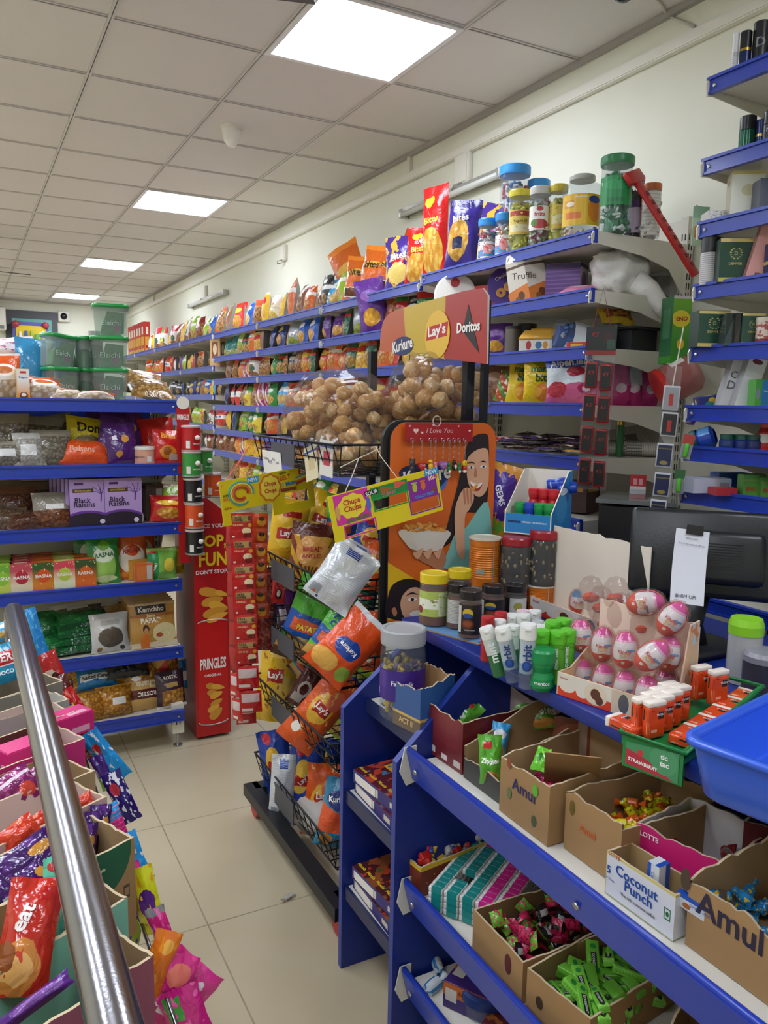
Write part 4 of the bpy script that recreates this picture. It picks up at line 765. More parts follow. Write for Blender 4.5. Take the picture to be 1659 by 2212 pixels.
nbox(1520,7,1.58,.12,.08,.04,'white bar-coded carton on the lowest lit cosmetics shelf',flat('white barcode','#b9bccb',[('r',.7,.95,.3,.75,'#8c90a0')]),flat('white barcode side','#a4a7b6'),-16,name='medicine_carton')
nbox(1575,7,1.6,.1,.05,.05,'blue carton behind the green antacid packs, lowest lit cosmetics shelf',flat('blue med','#1f56a0'),None,-20,name='medicine_carton')
nbox(1560,7,1.5,.06,.05,.02,'small flat red carton beside the white bar-coded carton',flat('red med','#a8222c'),None,-20,name='medicine_carton')
for k,(u,h,y)in enumerate(((1614,.058,1.46),(1630,.052,1.52),(1652,.052,1.43))):
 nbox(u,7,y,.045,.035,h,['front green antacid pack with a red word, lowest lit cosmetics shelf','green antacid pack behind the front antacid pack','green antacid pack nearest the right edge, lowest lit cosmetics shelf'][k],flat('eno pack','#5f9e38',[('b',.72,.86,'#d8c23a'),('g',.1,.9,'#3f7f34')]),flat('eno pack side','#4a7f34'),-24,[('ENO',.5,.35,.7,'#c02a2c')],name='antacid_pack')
GX1,GY,GD,GW=.785,3.275,.41,1.145
ZL=[1.485,1.23,.985,.743,.452,.17]
GX=GX1-GW/2
shelving('low gondola with six blue-railed shelves of dry fruit, drink mixes and bagged snacks, left aisle',T(GX,GY+GD,0),GW,GD,ZL,1.47,rail=.05,legs=True,panels=[(1.235,1.44,'#1d3fb0')],nose=False)
def zl(r):return ZL[r]-.006
def lp(u,r,dy=.06,dz=0):return solve(u,zl(r)+dz,y=GY+dy)
def lbag(name,u,r,w,h,t,m,label,dy=.07,rz=6,lean=-6,tilt=0,seed=0,texts=(),back=None,dz=0,cat='packet',group=None,nu=10,nv=13,wr=.007,slump=.5,crimp=.05):
 o=thing(name,label,cat,T(*lp(u,r,dy,dz))@RZ(rz)@RX(lean)@RY(tilt),group);bag(w,h,t,m,back or WSIL,seed,nu,nv,texts,wr,slump,crimp).build('packet',o);return o
TUB=film('tub plastic','#dfeee6',.62,.12,.6,0,25,.6);TLID=mat('tub green lid','#168a3c',.3,coat=.3)
def sqring(w,d,z,r,n=6):
 out=[]
 for cx,cy,a0 in((w/2-r,d/2-r,0),(-w/2+r,d/2-r,90),(-w/2+r,-d/2+r,180),(w/2-r,-d/2+r,270)):
  for k in range(n+1):a=math.radians(a0+90*k/n);out.append((cx+r*cos(a),cy+r*sin(a),z))
 return out
def rings(mb,L,mt,M=None,smooth=True,cap0=True,cap1=True):
 n=len(L[0]);vs=[p for r in L for p in r];fs=[(j*n+i,j*n+(i+1)%n,(j+1)*n+(i+1)%n,(j+1)*n+i)for j in range(len(L)-1)for i in range(n)]
 mb.add(vs,fs,mt,M,smooth)
 if cap0:mb.add(L[0],[tuple(range(n-1,-1,-1))],mt,M)
 if cap1:mb.add(L[-1],[tuple(range(n))],mt,M)
 return mb
def tub(P,w,h,rz,label,tilt=0):
 t=thing('lidded_tub',label,'tub',T(*P)@RZ(rz)@RY(tilt))
 rings(MB(),[sqring(w*.84,w*.84,0,w*.2),sqring(w*.86,w*.86,.004,w*.2),sqring(w*.95,w*.95,h*.86,w*.2),sqring(w*.98,w*.98,h*.88,w*.2)],TUB,cap1=False).build('tub',t)
 rings(MB(),[sqring(w,w,h*.88,w*.21),sqring(w*1.03,w*1.03,h*.89,w*.21),sqring(w*1.03,w*1.03,h*.97,w*.21),sqring(w*.99,w*.99,h,w*.2)],TLID).build('lid',t)
 lb=MB();g=flat('tub leaf','#4f9a54',[('e',.7,.3,.16,.2,'#a0527a'),('n',3,.58,'#3a7a44')])
 for k in range(2):
  a=RZ(90*k-(90 if k else 0));lb.quad((-w*.3,-w*.41,h*.1),(w*.34,-w*.41,h*.1),(w*.36,-w*.44,h*.72),(-w*.1,-w*.445,h*.78),g,a)
  lb.text('Elaichi',a@T(0,-w*.475,h*.42)@RX(-3),ink('#cfe0d2'),w=w*.5)
 lb.build('sleeve',t)
 tag(rings(MB(),[sqring(w*.6,w*.5,.006,w*.1),sqring(w*.5,w*.4,h*.45,w*.1),sqring(w*.2,w*.2,h*.62,w*.05)],mat('green sachet heap','#3f8a4c',.35,noise_amt=.35,nscale=30)).build('sachet_heap',None,t.matrix_world.copy()),'green sachets piled inside the '+label.replace('green-lidded clear ','').split(',')[0],'sachets',None,'stuff')
 return t
zt_=zl(0)
def tubat(u,dy,k,pxw,rz,label,tilt=0):
 P=solve(u,zt_+k*.126,y=GY+dy);return tub(P,mm(pxw,P),.128,rz,label,tilt)
tubat(238,.13,0,76,-8,'green-lidded clear square tub at the foot of the three-high stack')
tubat(238,.13,1,78,-8,'green-lidded clear square tub in the middle of the three-high stack')
tubat(240,.13,2,74,-8,'green-lidded clear square tub on top of the three-high stack')
tubat(186,.2,0,66,40,'green-lidded clear tub in the bottom row, between the tall stack and the left pair')
tubat(184,.2,1,64,38,'green-lidded clear tub in the upper row, between the tall stack and the left pair')
tubat(133,.14,0,68,14,'green-lidded clear tub at the bottom of the leftmost pair',0)
tubat(122,.14,1,66,16,'green-lidded clear tub leaning left on top of the leftmost pair',7)
for u,dy,c,nm in((186,.33,'#b9b9b4','steel'),(207,.33,'#a9a9a6','steel'),(138,.34,'#4f8fc4','blue')):
 P=solve(u,zt_+.245,y=GY+dy)
 t=thing('stacked_tin',{186:'round steel tin lid peeking above the middle green-lidded tubs',207:'small steel tin peeking out beside the top green-lidded tub',138:'blue ridged tin lid peeking above the leftmost green-lidded tub'}[u],'tin',T(P.x,P.y,zt_))
 r=mm(22 if u!=207 else 14,P);H_=.265 if u!=207 else .29;MB().lathe([(0,0),(r,0),(r,H_-.02)],mat('tin '+c,c,.3,.5),20).build('tin',t);MB().lathe([(r*1.04,H_-.025),(r*1.04,H_),(0,H_)],mat('tin lid '+c,c,.25,.6),20).build('lid',t)
nutp=pk('roasted nuts clear','#b88a4e',[('v',0,1,0,.74,'#c9a260','#7a5526',12),('b',.78,.92,'#d8552a'),('e',.5,.85,.3,.05,'#f0ebe0'),('r',.52,.78,.44,.62,'#e6e4de')],rough=.15,bump=.4)
lbag('nut_packet',335,0,.19,.2,.07,nutp,'front clear packet of roasted nuts with an orange header lying on the shelf end',.08,10,-68,8,60,dz=.015,nu=12,nv=14)
lbag('nut_packet',306,0,.18,.22,.07,nutp,'clear packet of roasted nuts behind the front nut packet, right of the tub stack',.16,4,-62,12,61,dz=.03)
orw=pk('orange white snack','#d9d2c8',[('b',.55,.95,'#d85a22'),('e',.5,.62,.34,.14,'#f1ece4'),('e',.5,.62,.24,.08,'#c9733a'),('v',.05,.95,0,.4,'#d8cfc2','#a58a66',9)],rough=.2)
lbag('snack_packet',12,0,.15,.17,.07,orw,'orange and white snack packet standing at the left edge on the low gondola',.08,10,-6,-4,62)
lbag('snack_packet',95,0,.15,.1,.07,orw,'orange and white snack packet crumpled in front of the leftmost tubs',.05,6,-30,4,63)
lbag('snack_packet',148,0,.14,.06,.05,orw,'orange and white snack packet lying flat, left one in front of the tubs',.04,8,-50,2,64)
lbag('snack_packet',205,0,.16,.05,.05,orw,'orange and white snack packet lying flat in front of the three-high tub stack',.03,-4,-55,0,65)
P=lp(50,0,.05);t=pbox('milk_carton',P,4,.043,.05,.112,'small upright orange and white drink carton between orange snack packets',flat('drink carton','#e8e4da',[('g',.62,.1,'#e8922a'),('r',.25,.75,.86,.93,'#c22a2a'),('e',.5,.12,.34,.12,'#6b3a1e'),('e',.5,.15,.2,.06,'#f3ead6')]),flat('drink carton side','#d8b27a'),'carton',[('Dalgona',.5,.72,.7,'#3a66b0')])
lbag('snack_packet',34,0,.06,.13,.04,WD['sky blue'],'narrow blue packet between the left edge snack packet and the drink carton',.09,4,-4,0,66)
lbag('blue_packet',75,0,.16,.24,.05,pk('blue cloth pack','#3f93c4',[('r',.75,1,0,1,'#c9dfe8')],rough=.12),'tall clear and blue packet behind the drink carton, left of the tubs',.2,14,-4,4,67)
lbag('pillow_packet',26,0,.2,.1,.09,pk('spotted wrap','#e3d8dc',[('n',9,.6,'#b04a7a')],rough=.2),'white spotted bundle wrapped in clear film on top of the boxes at the left edge',.28,4,-20,-8,68,dz=.15)
pbox('toy_box',solve(20,zt_,y=GY+.26),8,.26,.1,.15,'large teal and yellow box at the back left behind the snack packets',flat('teal box','#3f8a94',[('r',0,1,.72,1,'#cfd8d6'),('r',.3,.55,.72,1,'#e6e2da'),('r',.5,1,0,.5,'#e0b22a'),('d',.1,.3,'#9fb8bc')]),flat('teal box side','#c9a02a'),'box')
pbox('toy_box',solve(62,zt_,y=GY+.22),10,.1,.05,.15,'yellow box with a red corner half hidden behind the drink carton',flat('yellow box','#e0b23a',[('d',-.2,1.0,'#b8232a')]),None,'box')
CLR=lambda n,a,b,lab=False:pk('clear '+n,a,[('v',0,1,0,.8,a,b,14)]+([('r',.2,.7,.3,.62,'#dfdedb')]if lab else[]),rough=.14,bump=.6)
lbag('seed_bag',8,1,.2,.2,.08,CLR('chickpea','#9a8c74','#5e5442'),'clear bag of pale chickpeas at the left edge on the second gondola shelf',.12,0,-6,0,70)
lbag('seed_bag',15,1,.16,.1,.08,CLR('grey','#a8a090','#6e685c',True),'small clear bag with a label in front of the chickpeas at the left edge',.05,6,-20,0,71)
lbag('seed_bag',66,1,.12,.13,.06,CLR('white label','#b9b6ae','#8f8a80',True),'clear bag with a big white printed label, left of a plain clear bag',.05,2,-14,0,72)
lbag('seed_bag',112,1,.15,.14,.08,CLR('plain','#8f8776','#605848'),'plain clear bag of fine seeds beside the orange packet, second gondola shelf',.07,-4,-10,0,73)
lbag('seed_bag',80,1,.2,.19,.08,CLR('plain two','#9a927e','#665e4c'),'clear crackly bag standing behind the white-labelled bag',.2,0,-8,4,74)
lbag('seed_bag',140,1,.13,.2,.06,CLR('plain three','#8a8678','#57523f'),'clear bag with a tall folded top behind the yellow and black packet',.22,0,-8,-10,75)
lbag('yellow_packet',183,1,.17,.19,.08,pk('doris','#d8c51f',[('e',.5,.34,.4,.26,'#8a7a52'),('b',0,.12,'#b9b5ac'),('b',.9,1,'#c9b81a')],dist=.1),'yellow and black packet standing behind the orange packet, second gondola shelf',.14,10,-10,8,76,[('Don',.5,.76,.55,'#201e18',0)])
lbag('orange_packet',185,1,.2,.105,.07,pk('orange raisin','#e0521f',[('n',4,.6,'#ea6a30'),('b',0,.08,'#b8391a')],dist=.05),'bright orange packet slumped forward under the yellow and black packet',.05,4,-24,4,77,[('Raisens',.42,.55,.5,'#f0a888',-4)])
purp=pk('purple cocoa','#4a1f66',[('n',5,.6,'#5f2c82'),('e',.6,.6,.12,.09,'#d89a3a'),('e',.35,.25,.1,.08,'#c98a34'),('r',.2,.34,.6,.7,'#e8e4ea')],dist=.1,rough=.14)
for k,(u,dy,w,h,tilt,dz)in enumerate(((235,.08,.13,.2,14,0),(268,.05,.13,.17,-4,0),(255,.16,.17,.19,6,.02),(290,.16,.16,.2,-10,.02),(250,.22,.22,.21,0,.02))):
 lbag('cocoa_packet',u,1,w,h,.06,purp,['purple foil packet tilted right, next to the yellow and black packet','purple foil packet upright beside the pink almond tin','purple foil packet in the middle of the purple heap','purple foil packet slumped behind the pink almond tin','purple foil packet at the back of the purple heap'][k],dy,4,-10,tilt,80+k,dz=dz)
P=lp(312,1,.06);t=thing('almond_tin','pink tin with a white lid between the purple and the red packets','tin',T(*P)@RZ(facing(P)))
r=mm(22,P);mb=MB();mb.lathe([(0,0),(r,0),(r,.062)],mat('pink tin','#d9a088',.4),24);cyltext(mb,'ALMONDS',r*1.012,.03,ink('#6a4a42'),r*1.1,ang=-120);arcband(mb,r*1.01,.012,.034,-75,-50,mat('jar white label','#e4ded6',.5));mb.build('body',t)
MB().lathe([(r*1.04,.06),(r*1.04,.07),(r,.073),(0,.073)],mat('white lid','#e6e3dc',.35),24).build('lid',t)
redp=pk('red bites','#c81e1a',[('e',.5,.34,.3,.2,'#d8862a'),('e',.46,.36,.14,.12,'#9a5220'),('r',.55,.9,.1,.3,'#c9b8a8'),('b',.92,1,'#e0302a')],dist=.08,rough=.18)
lbag('red_packet',360,1,.125,.14,.06,redp,'red packet with almond cluster picture standing at the right end of the second gondola shelf',.05,4,-8,4,86,[('Bites',.5,.82,.5,'#f0a02a',0)])
lbag('red_packet',348,1,.15,.19,.07,pk('red plain','#c61f1c',[('n',5,.6,'#d8322a')],rough=.16),'plain red packet folded over the top behind the red almond packet',.13,-6,-10,-6,87)
lbag('red_packet',338,1,.12,.17,.06,pk('red plain','#c61f1c'),'plain red packet leaning behind the pink almond tin',.2,6,-10,-4,88)
almm=pk('clear almonds','#8a5a3a',[('v',0,1,0,.5,'#9a5f3a','#5e3620',11),('b',.5,1,'#8f8678'),('r',.3,.75,.52,.66,'#e8e6e2')],rough=.12,bump=.6)
lbag('nut_bag',118,2,.16,.14,.06,almm,'clear bag of almonds with a white label beside the purple raisin cartons',.06,4,-12,0,90)
for k,(u,dy,h)in enumerate(((14,.07,.1),(35,.14,.16),(72,.2,.17),(62,.05,.07),(70,.11,.09),(95,.24,.17),(3,.2,.18))):
 lbag('nut_bag',u,2,.16,h,.07,CLR('brown nuts %d'%(k%2),['#85705c','#7a4a34'][k%2],['#54402e','#4a2a1e'][k%2],k in(4,)),['clear bag of brown nuts in front at the left edge, third gondola shelf','clear bag behind the front left nut bag, third gondola shelf','tall clear bag behind the brown sugar lumps, third gondola shelf','low flattened bag of brown lumps at the shelf front','labelled low bag of brown lumps behind the flattened one','tall clear bag behind the labelled almond bag','tall clear bag cut off by the left edge, third gondola shelf'][k],dy,0,-12 if h>.1 else-40,0,91+k)
rais=flat('raisin carton','#b79ad0',[('r',0,1,0,.1,'#2a2230'),('e',.45,-.1,.75,.38,'#2a2230'),('e',.45,-.04,.8,.38,'#6a3a94'),('e',.45,-.08,.78,.37,'#2c2432'),('r',.08,.62,.72,.8,'#4a3a24'),('r',.12,.36,.88,.93,'#4a2a68'),('e',.84,.1,.07,.05,'#ded2e6')],rough=.3)
rside=flat('raisin side','#3c1f58',[],rough=.3)
for s_,(u,n)in enumerate(((193,6),(267,5))):
 for k in range(n):
  P=solve(u,zl(2),y=GY+.05)+Vector((-.012*k if s_==0 else-.014*k,.028*k,0))
  t=pbox('raisin_carton',P,3,.146,.024,.19,('front purple black raisin carton of the ' if k==0 else f'{ORD[k]} purple raisin carton behind the front one in the ')+['left','right'][s_]+' row'+(' on the third gondola shelf' if k==0 else ''),rais,rside,'carton',[('Black',.34,.56,.42,'#2a1838'),('Raisins',.38,.47,.55,'#2a1838'),('MANORAMA',.35,.76,.42,'#c9a54a')]if k==0 else())
  if k==0:
   mb=MB();d=ink('#55307a')
   mb.tube([(.045,-.0128,.1),(.047,-.0128,.13),(.042,-.0128,.15)],.0022,d,5)
   for a,L in((60,.05),(95,.045),(130,.05),(150,.04),(30,.04)):mb.tube([(.045,-.0128,.13),(.045+L*.5*cos(math.radians(a)),-.0128,.13+L*.5*sin(math.radians(a))),(.045+L*.8*cos(math.radians(a+12)),-.0128,.13+L*.9*sin(math.radians(a+12)))],.0011,d,4)
   mb.build('tree_print',t)
P=lp(304,2,.05);t=thing('scoop','white dotted plastic scoop standing upright beside the raisin cartons','scoop',T(*P)@RX(-8))
MB().box((0,0,.09),(.014,.004,.1),mat('scoop','#cfcac0',.4)).build('handle',t);MB().ball((0,0,.025),(.014,.01,.026),mat('scoop','#cfcac0',.4)).build('bowl',t)
t=pbox('brown_carton',solve(326,zl(2),y=GY+.16),8,.075,.1,.15,'dark brown carton with a pale printed side standing behind the scoop',flat('brown carton','#4a3a32',[('r',.6,.95,.1,.9,'#9a9088')]),None,'carton')
for k,(u,dy,h,d)in enumerate(((362,.07,.11,'red'),(372,.13,.14,'lime green'),(350,.19,.15,'brown'))):
 lbag('mixed_packet',u,2,.15,h,.06,WD[d],['red and yellow packet at the right end of the third gondola shelf','green and brown packet behind the end packet, third gondola shelf','brown packet leaning at the back right of the third gondola shelf'][k],dy,2,-14,[4,-8,6][k],100+k)
RC=[('lime green','#6fa83a','#c9d85a','#8fc43a'),('red and cream','#c04a5a','#e8d8b0','#b8243c'),('dark orange','#3a5a2a','#e0852a','#d8521f'),('pink and lime','#d8485a','#e6e8c0','#b8c84a'),('orange','#3c5228','#e0702a','#d8621f')]
RM=[flat('drink '+n,a,[('g',.75,.25,b_),('e',.5,.52,.3,.24,c),('n',6,.66,'#f0e2a0')],rough=.35)for n,a,b_,c in RC]
RS=[flat('drink side '+n,c,[('r',.2,.8,.2,.5,b_)])for n,a,b_,c in RC]
for i,u in enumerate((5,47,94,139,184)):
 for k in range(4):
  P=solve(u,zl(3),y=GY+.05)+Vector((.004*k,.052*k,.002*(k%2)))
  n=RC[i][0]
  lab=f'{n} drink mix carton at the shelf front, '+['cut off by the left edge','second from the left edge','third from the left edge','fourth from the left edge','touching the green pouch'][i]if k==0 else f'{ORD[k]} drink mix carton behind the front {n} one, {ORD[i]} row'
  pbox('drink_mix_carton',P,3,.08,.046,.112,lab,RM[i],RS[i],'carton',[('RASNA',.5,.52,.74,'#f4f2ea')]if k==0 else())
def pouch(u,w,h,m,label,dy,seed,texts=(),tilt=0,lean=-8):return lbag('drink_pouch',u,3,w,h,.06,m,label,dy,3,lean,tilt,seed,texts,cat='pouch')
gp=pk('green drink pouch','#2f8a3a',[('e',.5,.36,.36,.36,'#9cc85a'),('e',.5,.58,.32,.16,'#dfeacc'),('e',.5,.76,.18,.09,'#6cae34'),('b',.92,1,'#1f7a34'),('e',.5,.1,.4,.06,'#cfe0a0')],dist=.05,rough=.18)
op=pk('orange drink pouch','#d8692a',[('e',.5,.4,.42,.3,'#efe6d2'),('e',.5,.58,.22,.12,'#d8521f'),('b',.92,1,'#c4551f'),('e',.5,.1,.4,.06,'#e8922a')],dist=.05,rough=.18)
pouch(226,.135,.205,gp,'green drink mix pouch with a white oval between cartons and the orange pouch',.06,110,[('RASNA',.5,.58,.6,'#1d5c2a',4)])
pouch(196,.13,.21,gp,'green drink mix pouch half hidden behind the front green pouch',.16,111)
pouch(286,.14,.21,op,'orange drink mix pouch with a white oval next to the green pouch',.11,112,[('RASNA',.5,.57,.58,'#8c2a14',4)])
pouch(305,.14,.22,op,'orange drink mix pouch half hidden behind the front orange pouch',.19,113)
tng=pk('green pouch tang','#7fb84a',[('r',0,.35,.0,1,'#1f8a4a'),('e',.72,.45,.2,.22,'#e8d24a'),('r',0,.3,.82,1,'#c4302a'),('b',.9,1,'#9ac45a')],rough=.18)
pouch(350,.13,.13,tng,'small pale green pouch with white letters at the right end of the fourth gondola shelf',.06,114,[('TANG',.2,.36,.34,'#f2f2ea',70)],2)
pouch(370,.12,.12,pk('yellow pouch','#c9b83a',[('b',.0,.3,'#a8922a')]),'yellowish pouch behind the pale green pouch, fourth gondola shelf',.13,115)
pbox('sachet_carton',lp(310,3,.05),4,.075,.03,.075,'small orange carton with a white back label in front of the orange pouches',flat('orange sachet','#d8692a',[('r',.1,.6,.1,.85,'#e07f3a'),('r',.64,.92,.1,.9,'#c9c6c0')]),None,'carton')
pbox('sachet_carton',lp(300,3,.1),2,.085,.03,.082,'yellow orange carton behind the small orange carton with the white label',flat('orange sachet two','#d89a3a'),None,'carton')
seedm=pk('dark seed bag','#4a4238',[('n',20,.5,'#6a6050'),('b',.8,1,'#c9c4ba'),('r',.3,.7,.7,.86,'#b8b4ae')],rough=.15,bump=.5)
grnm=pk('green seed bag','#1f6a34',[('n',6,.56,'#2f8a44'),('b',.0,.15,'#14502a')],rough=.12,bump=.6)
for k in range(4):lbag('green_bag',178+3*k,4,.21,.12,.05,grnm,['shiny dark green bag at the bottom of the flat pile beside the seed bag','shiny dark green bag second from the bottom of the flat pile','shiny dark green bag third in the flat pile','shiny dark green bag on top of the flat pile'][k],.06+.012*k,6,-68,0,120+k,dz=.012+.032*k)
lbag('green_bag',90,4,.2,.17,.07,grnm,'dark green bag standing behind the steel rail, fifth gondola shelf',.16,4,-18,0,125)
lbag('green_bag',95,4,.2,.1,.08,grnm,'dark green bag slumped in front, just right of the steel rail',.07,4,-40,0,126)
lbag('seed_packet',240,4,.16,.16,.06,pk('white seed bag','#c9c6c0',[('e',.5,.38,.34,.26,'#5a5044'),('r',.25,.75,.7,.82,'#a8a39a'),('e',.2,.08,.07,.06,'#8a6a4a'),('e',.8,.08,.07,.06,'#3a3a3c')],rough=.15,bump=.5,dist=.06),'white packet with a round window of dark seeds, centre of the fifth gondola shelf',.06,4,-14,0,127)
lbag('seed_packet',175,4,.22,.13,.08,seedm,'grey and maroon bag of seeds lying behind the flat green pile',.17,-4,-30,-6,128,dz=.07)
lbag('seed_packet',240,4,.2,.14,.06,seedm,'white-topped seed bag stacked behind the round-window packet',.19,0,-24,0,129,dz=.06)
lbag('seed_packet',240,4,.2,.12,.07,seedm,'seed bag on top at the back, below the drink pouches',.25,6,-34,4,130,dz=.13)
pap=pk('papad pouch','#b8873a',[('b',0,.12,'#d8c8a8'),('e',.74,.3,.28,.22,'#d8c896'),('e',.62,.26,.08,.05,'#b8552a'),('e',.3,.12,.1,.2,'#d8722a'),('e',.32,.42,.07,.09,'#3a2018'),('e',.32,.38,.045,.06,'#c98a64'),('r',.14,.8,.76,.94,'#2a2422'),('b',.94,1,'#c9a878'),('b',.68,.75,'#a5662a')],dist=.03,rough=.4)
for k in range(5):lbag('papad_pouch',335-4*k,4,.2,.19,.018,pap,'front tan papad pouch with a black name panel, fifth gondola shelf' if k==0 else f'{ORD[k]} tan papad pouch behind the front papad pouch',.05+.025*k,3,-14,0,131+k,[('Kemchho',.47,.85,.56,'#e8ddc8',0),('Jeera',.45,.7,.2,'#e8d8a8',0),('PAPAD',.45,.6,.46,'#f2ead8',0)]if k==0 else(),dz=.004*k,slump=0,nu=7,nv=8)
lbag('papad_pouch',290,4,.18,.18,.018,pk('papad plain','#c49a5a',[('b',.8,1,'#b0844a')]),'plain tan pouch left behind the papad pouches',.16,6,-16,-8,137,slump=0)
corn=pk('corn nuts clear','#d8922a',[('v',0,1,0,.96,'#e0a83a','#9a5f1a',13)],rough=.12,bump=.6)
cornl=pk('corn nuts label','#d8922a',[('v',0,1,0,.96,'#e0a83a','#9a5f1a',13),('r',.38,.78,.42,.64,'#ecebe6')],rough=.12,bump=.6)
lbag('corn_bag',250,5,.15,.13,.09,cornl,'clear bag of golden corn nuts with a white label, front of the lowest gondola shelf',.06,4,-12,0,140)
lbag('corn_bag',248,5,.15,.08,.08,corn,'clear bag of golden corn nuts lying on top of the labelled corn bag',.12,-6,-46,0,141,dz=.12)
lbag('corn_bag',198,5,.13,.12,.08,corn,'clear bag of golden corn nuts left of the labelled corn bag',.05,4,-12,0,142)
lbag('corn_bag',196,5,.14,.1,.08,corn,'clear bag of golden corn nuts above the left corn bag',.12,6,-40,0,143,dz=.11)
lbag('corn_bag',175,5,.16,.1,.08,corn,'clear bag of golden corn nuts at the back left, under the blue packet',.2,6,-34,0,144,dz=.14)
chana=pk('chana bag','#c9a05a',[('v',0,1,.62,1,'#d8a23a','#8a5a1e',13),('r',0,1,.24,.44,'#5a2420'),('e',.25,.68,.12,.05,'#e8e6e2')],dist=.03,rough=.2)
lbag('chickpea_bag',316,5,.17,.2,.08,chana,'tan bag with a brown band and upside-down name, lowest gondola shelf',.08,6,-18,2,145,[('ROSTIC',.5,.34,.5,'#f2ead8',180),('Chana',.5,.54,.56,'#f0e2c0',180)])
lbag('chickpea_bag',372,5,.13,.16,.07,pk('dark chana','#3a2430',[('v',.15,.9,.1,.5,'#d8a03a','#8a5a22',9),('b',0,.08,'#d8d2c8'),('r',.3,.7,.58,.7,'#a8884a')],dist=.04,rough=.25),'dark purple bag with golden chickpeas at the right end of the lowest gondola shelf',.06,4,-10,-2,146,[('ROSTIC',.5,.84,.46,'#efe6d6',0)])
lbag('chickpea_bag',360,5,.13,.17,.1,pk('tan red bag','#c99a4e',[('d',.3,.5,'#b8862f'),('d',.12,.5,'#b8332a'),('v',.6,1,.1,.9,'#d8a03a','#8a5a22',9)],dist=.05,rough=.25),'plump tan bag with a red slash sitting high at the back right, lowest gondola shelf',.14,-8,-10,-10,147,dz=.12)
lbag('chickpea_bag',325,5,.17,.12,.08,pk('tan plain bag','#b58a48',[('n',4,.55,'#8a5f28'),('b',.6,.7,'#7a2420')],rough=.3),'tan bag lying behind the dark purple chickpea bag',.18,6,-40,0,148,dz=.1)
lbag('popcorn_bag',212,5,.17,.09,.08,pk('blue caramel','#1f7ab8',[('r',.05,.95,.3,.62,'#e8ecee'),('n',5,.6,'#155f96')],rough=.12),'metallic blue packet with a white name strip, lying on the corn bags',.1,8,-34,3,149,[('Salted Caramel',.5,.46,.8,'#22303c',0)],dz=.12)
lbag('popcorn_bag',278,5,.19,.1,.07,pk('black caramel','#1c1c20',[('n',6,.6,'#2e2e34'),('r',.2,.42,.7,1,'#b8b8bc')],rough=.1),'shiny black packet lying beside the metallic blue packet',.09,2,-36,0,150,dz=.15)
lbag('popcorn_bag',272,5,.2,.16,.07,pk('black labels','#222226',[('r',.1,.4,.35,.8,'#b8b8ba'),('r',.55,.9,.3,.9,'#8a8a8e')],rough=.12),'black packet with grey back labels behind the shiny black packet',.2,2,-14,0,151,dz=.1)
lbag('popcorn_bag',205,5,.2,.16,.07,pk('navy labels','#1f2430',[('r',.3,.8,.4,.8,'#3a4454')],rough=.12),'dark navy packet behind the metallic blue packet',.2,2,-14,0,152,dz=.1)
lbag('popcorn_bag',393,5,.06,.13,.05,pk('blue caramel','#1f7ab8'),'sliver of a metallic blue packet at the far right end of the lowest gondola shelf',.13,10,-8,0,153,dz=.05)
REDD=mat('red board','#b3161a',.4);REDK=mat('dark red board','#7a1014',.45)
DY=3.31
t=thing('crisp_display_stand','tall red cardboard crisp display standing on the floor at the gondola end','display stand',T(0,DY,0))
x0,x1=solve(421,.5,y=DY).x,solve(497,.5,y=DY).x;ztop=1.075;zs_=1.0
mb=MB();mb.prism([(x0,0.015),(x1,.015),(x1,zs_),(x0+.06,ztop),(x0,ztop)],.34,REDD,None,REDK);mb.build('body',t)
wx=x1-x0;cx=(x0+x1)/2
mb=MB();ye=ink('#f0d21e');wh=ink('#f4f2ee')
mb.text('ONCE YOU',T(cx-.012,-.0012,.955),wh,w=wx*.8,bold=.02);mb.build('slogan',t);mb=MB();mb.text('POP,',T(cx,-.0012,.885),ye,w=wx*.84,h=.062,bold=.03);mb.build('slogan',t);mb=MB();mb.text('FUN',T(cx+.005,-.0012,.81),ye,w=wx*.8,h=.062,bold=.03);mb.build('slogan',t);mb=MB();mb.text("DON'T STOP.",T(cx,-.0012,.755),wh,w=wx*.9,bold=.02)
mb.build('slogan',t)
mb=MB();zc0,zc1=.07,.53
pts=[(cx-wx*.42,zc0+.012)]+[(cx+wx*.42*math.sin(a),zc0+.012-.018*cos(a))for a in[i*.3-1.5 for i in range(11)]]+[(cx+wx*.42,zc1)]+[(cx-wx*.42*math.sin(a),zc1+.012*cos(a))for a in[i*.3-1.5 for i in range(11)]]
mb.prism(pts[1:],.001,mat('can print','#c81d1c',.35),T(0,-.0012,0));mb.tube([(cx-wx*.42*math.sin(a),-.002,zc1+.012*cos(a))for a in[i*.3-1.5 for i in range(11)]],.003,mat('foil rim','#b8b4ac',.3,.6),6);mb.tube([(cx+wx*.42*math.sin(a),-.002,zc0+.012-.018*cos(a))for a in[i*.3-1.5 for i in range(11)]],.003,mat('foil rim','#b8b4ac',.3,.6),6)
mb.text('PRINGLES',T(cx,-.0028,.345),wh,w=wx*.74,h=.05,bold=.03);mb.text('ORIGINAL',T(cx,-.0028,.292),wh,w=wx*.5,bold=.02);mb.build('can_print',t)
cp=flat('crisp print','#e0a83a',[('g',0,1,'#efc863')])
mb=MB();ck=[0];cp2=flat('crisp print two','#cf9230')
def crisp(cx_,cz,w,h,a):
 n=14;ck[0]+=.00012;vs=[(w*cos(2*pi*k/n),0,h*sin(2*pi*k/n)*(1-.3*cos(2*pi*k/n)))for k in range(n)];mb.poly(vs[::-1],[cp,cp2][int(ck[0]*1e5)//12%2],T(cx_,-.0028-ck[0],cz)@RY(a))
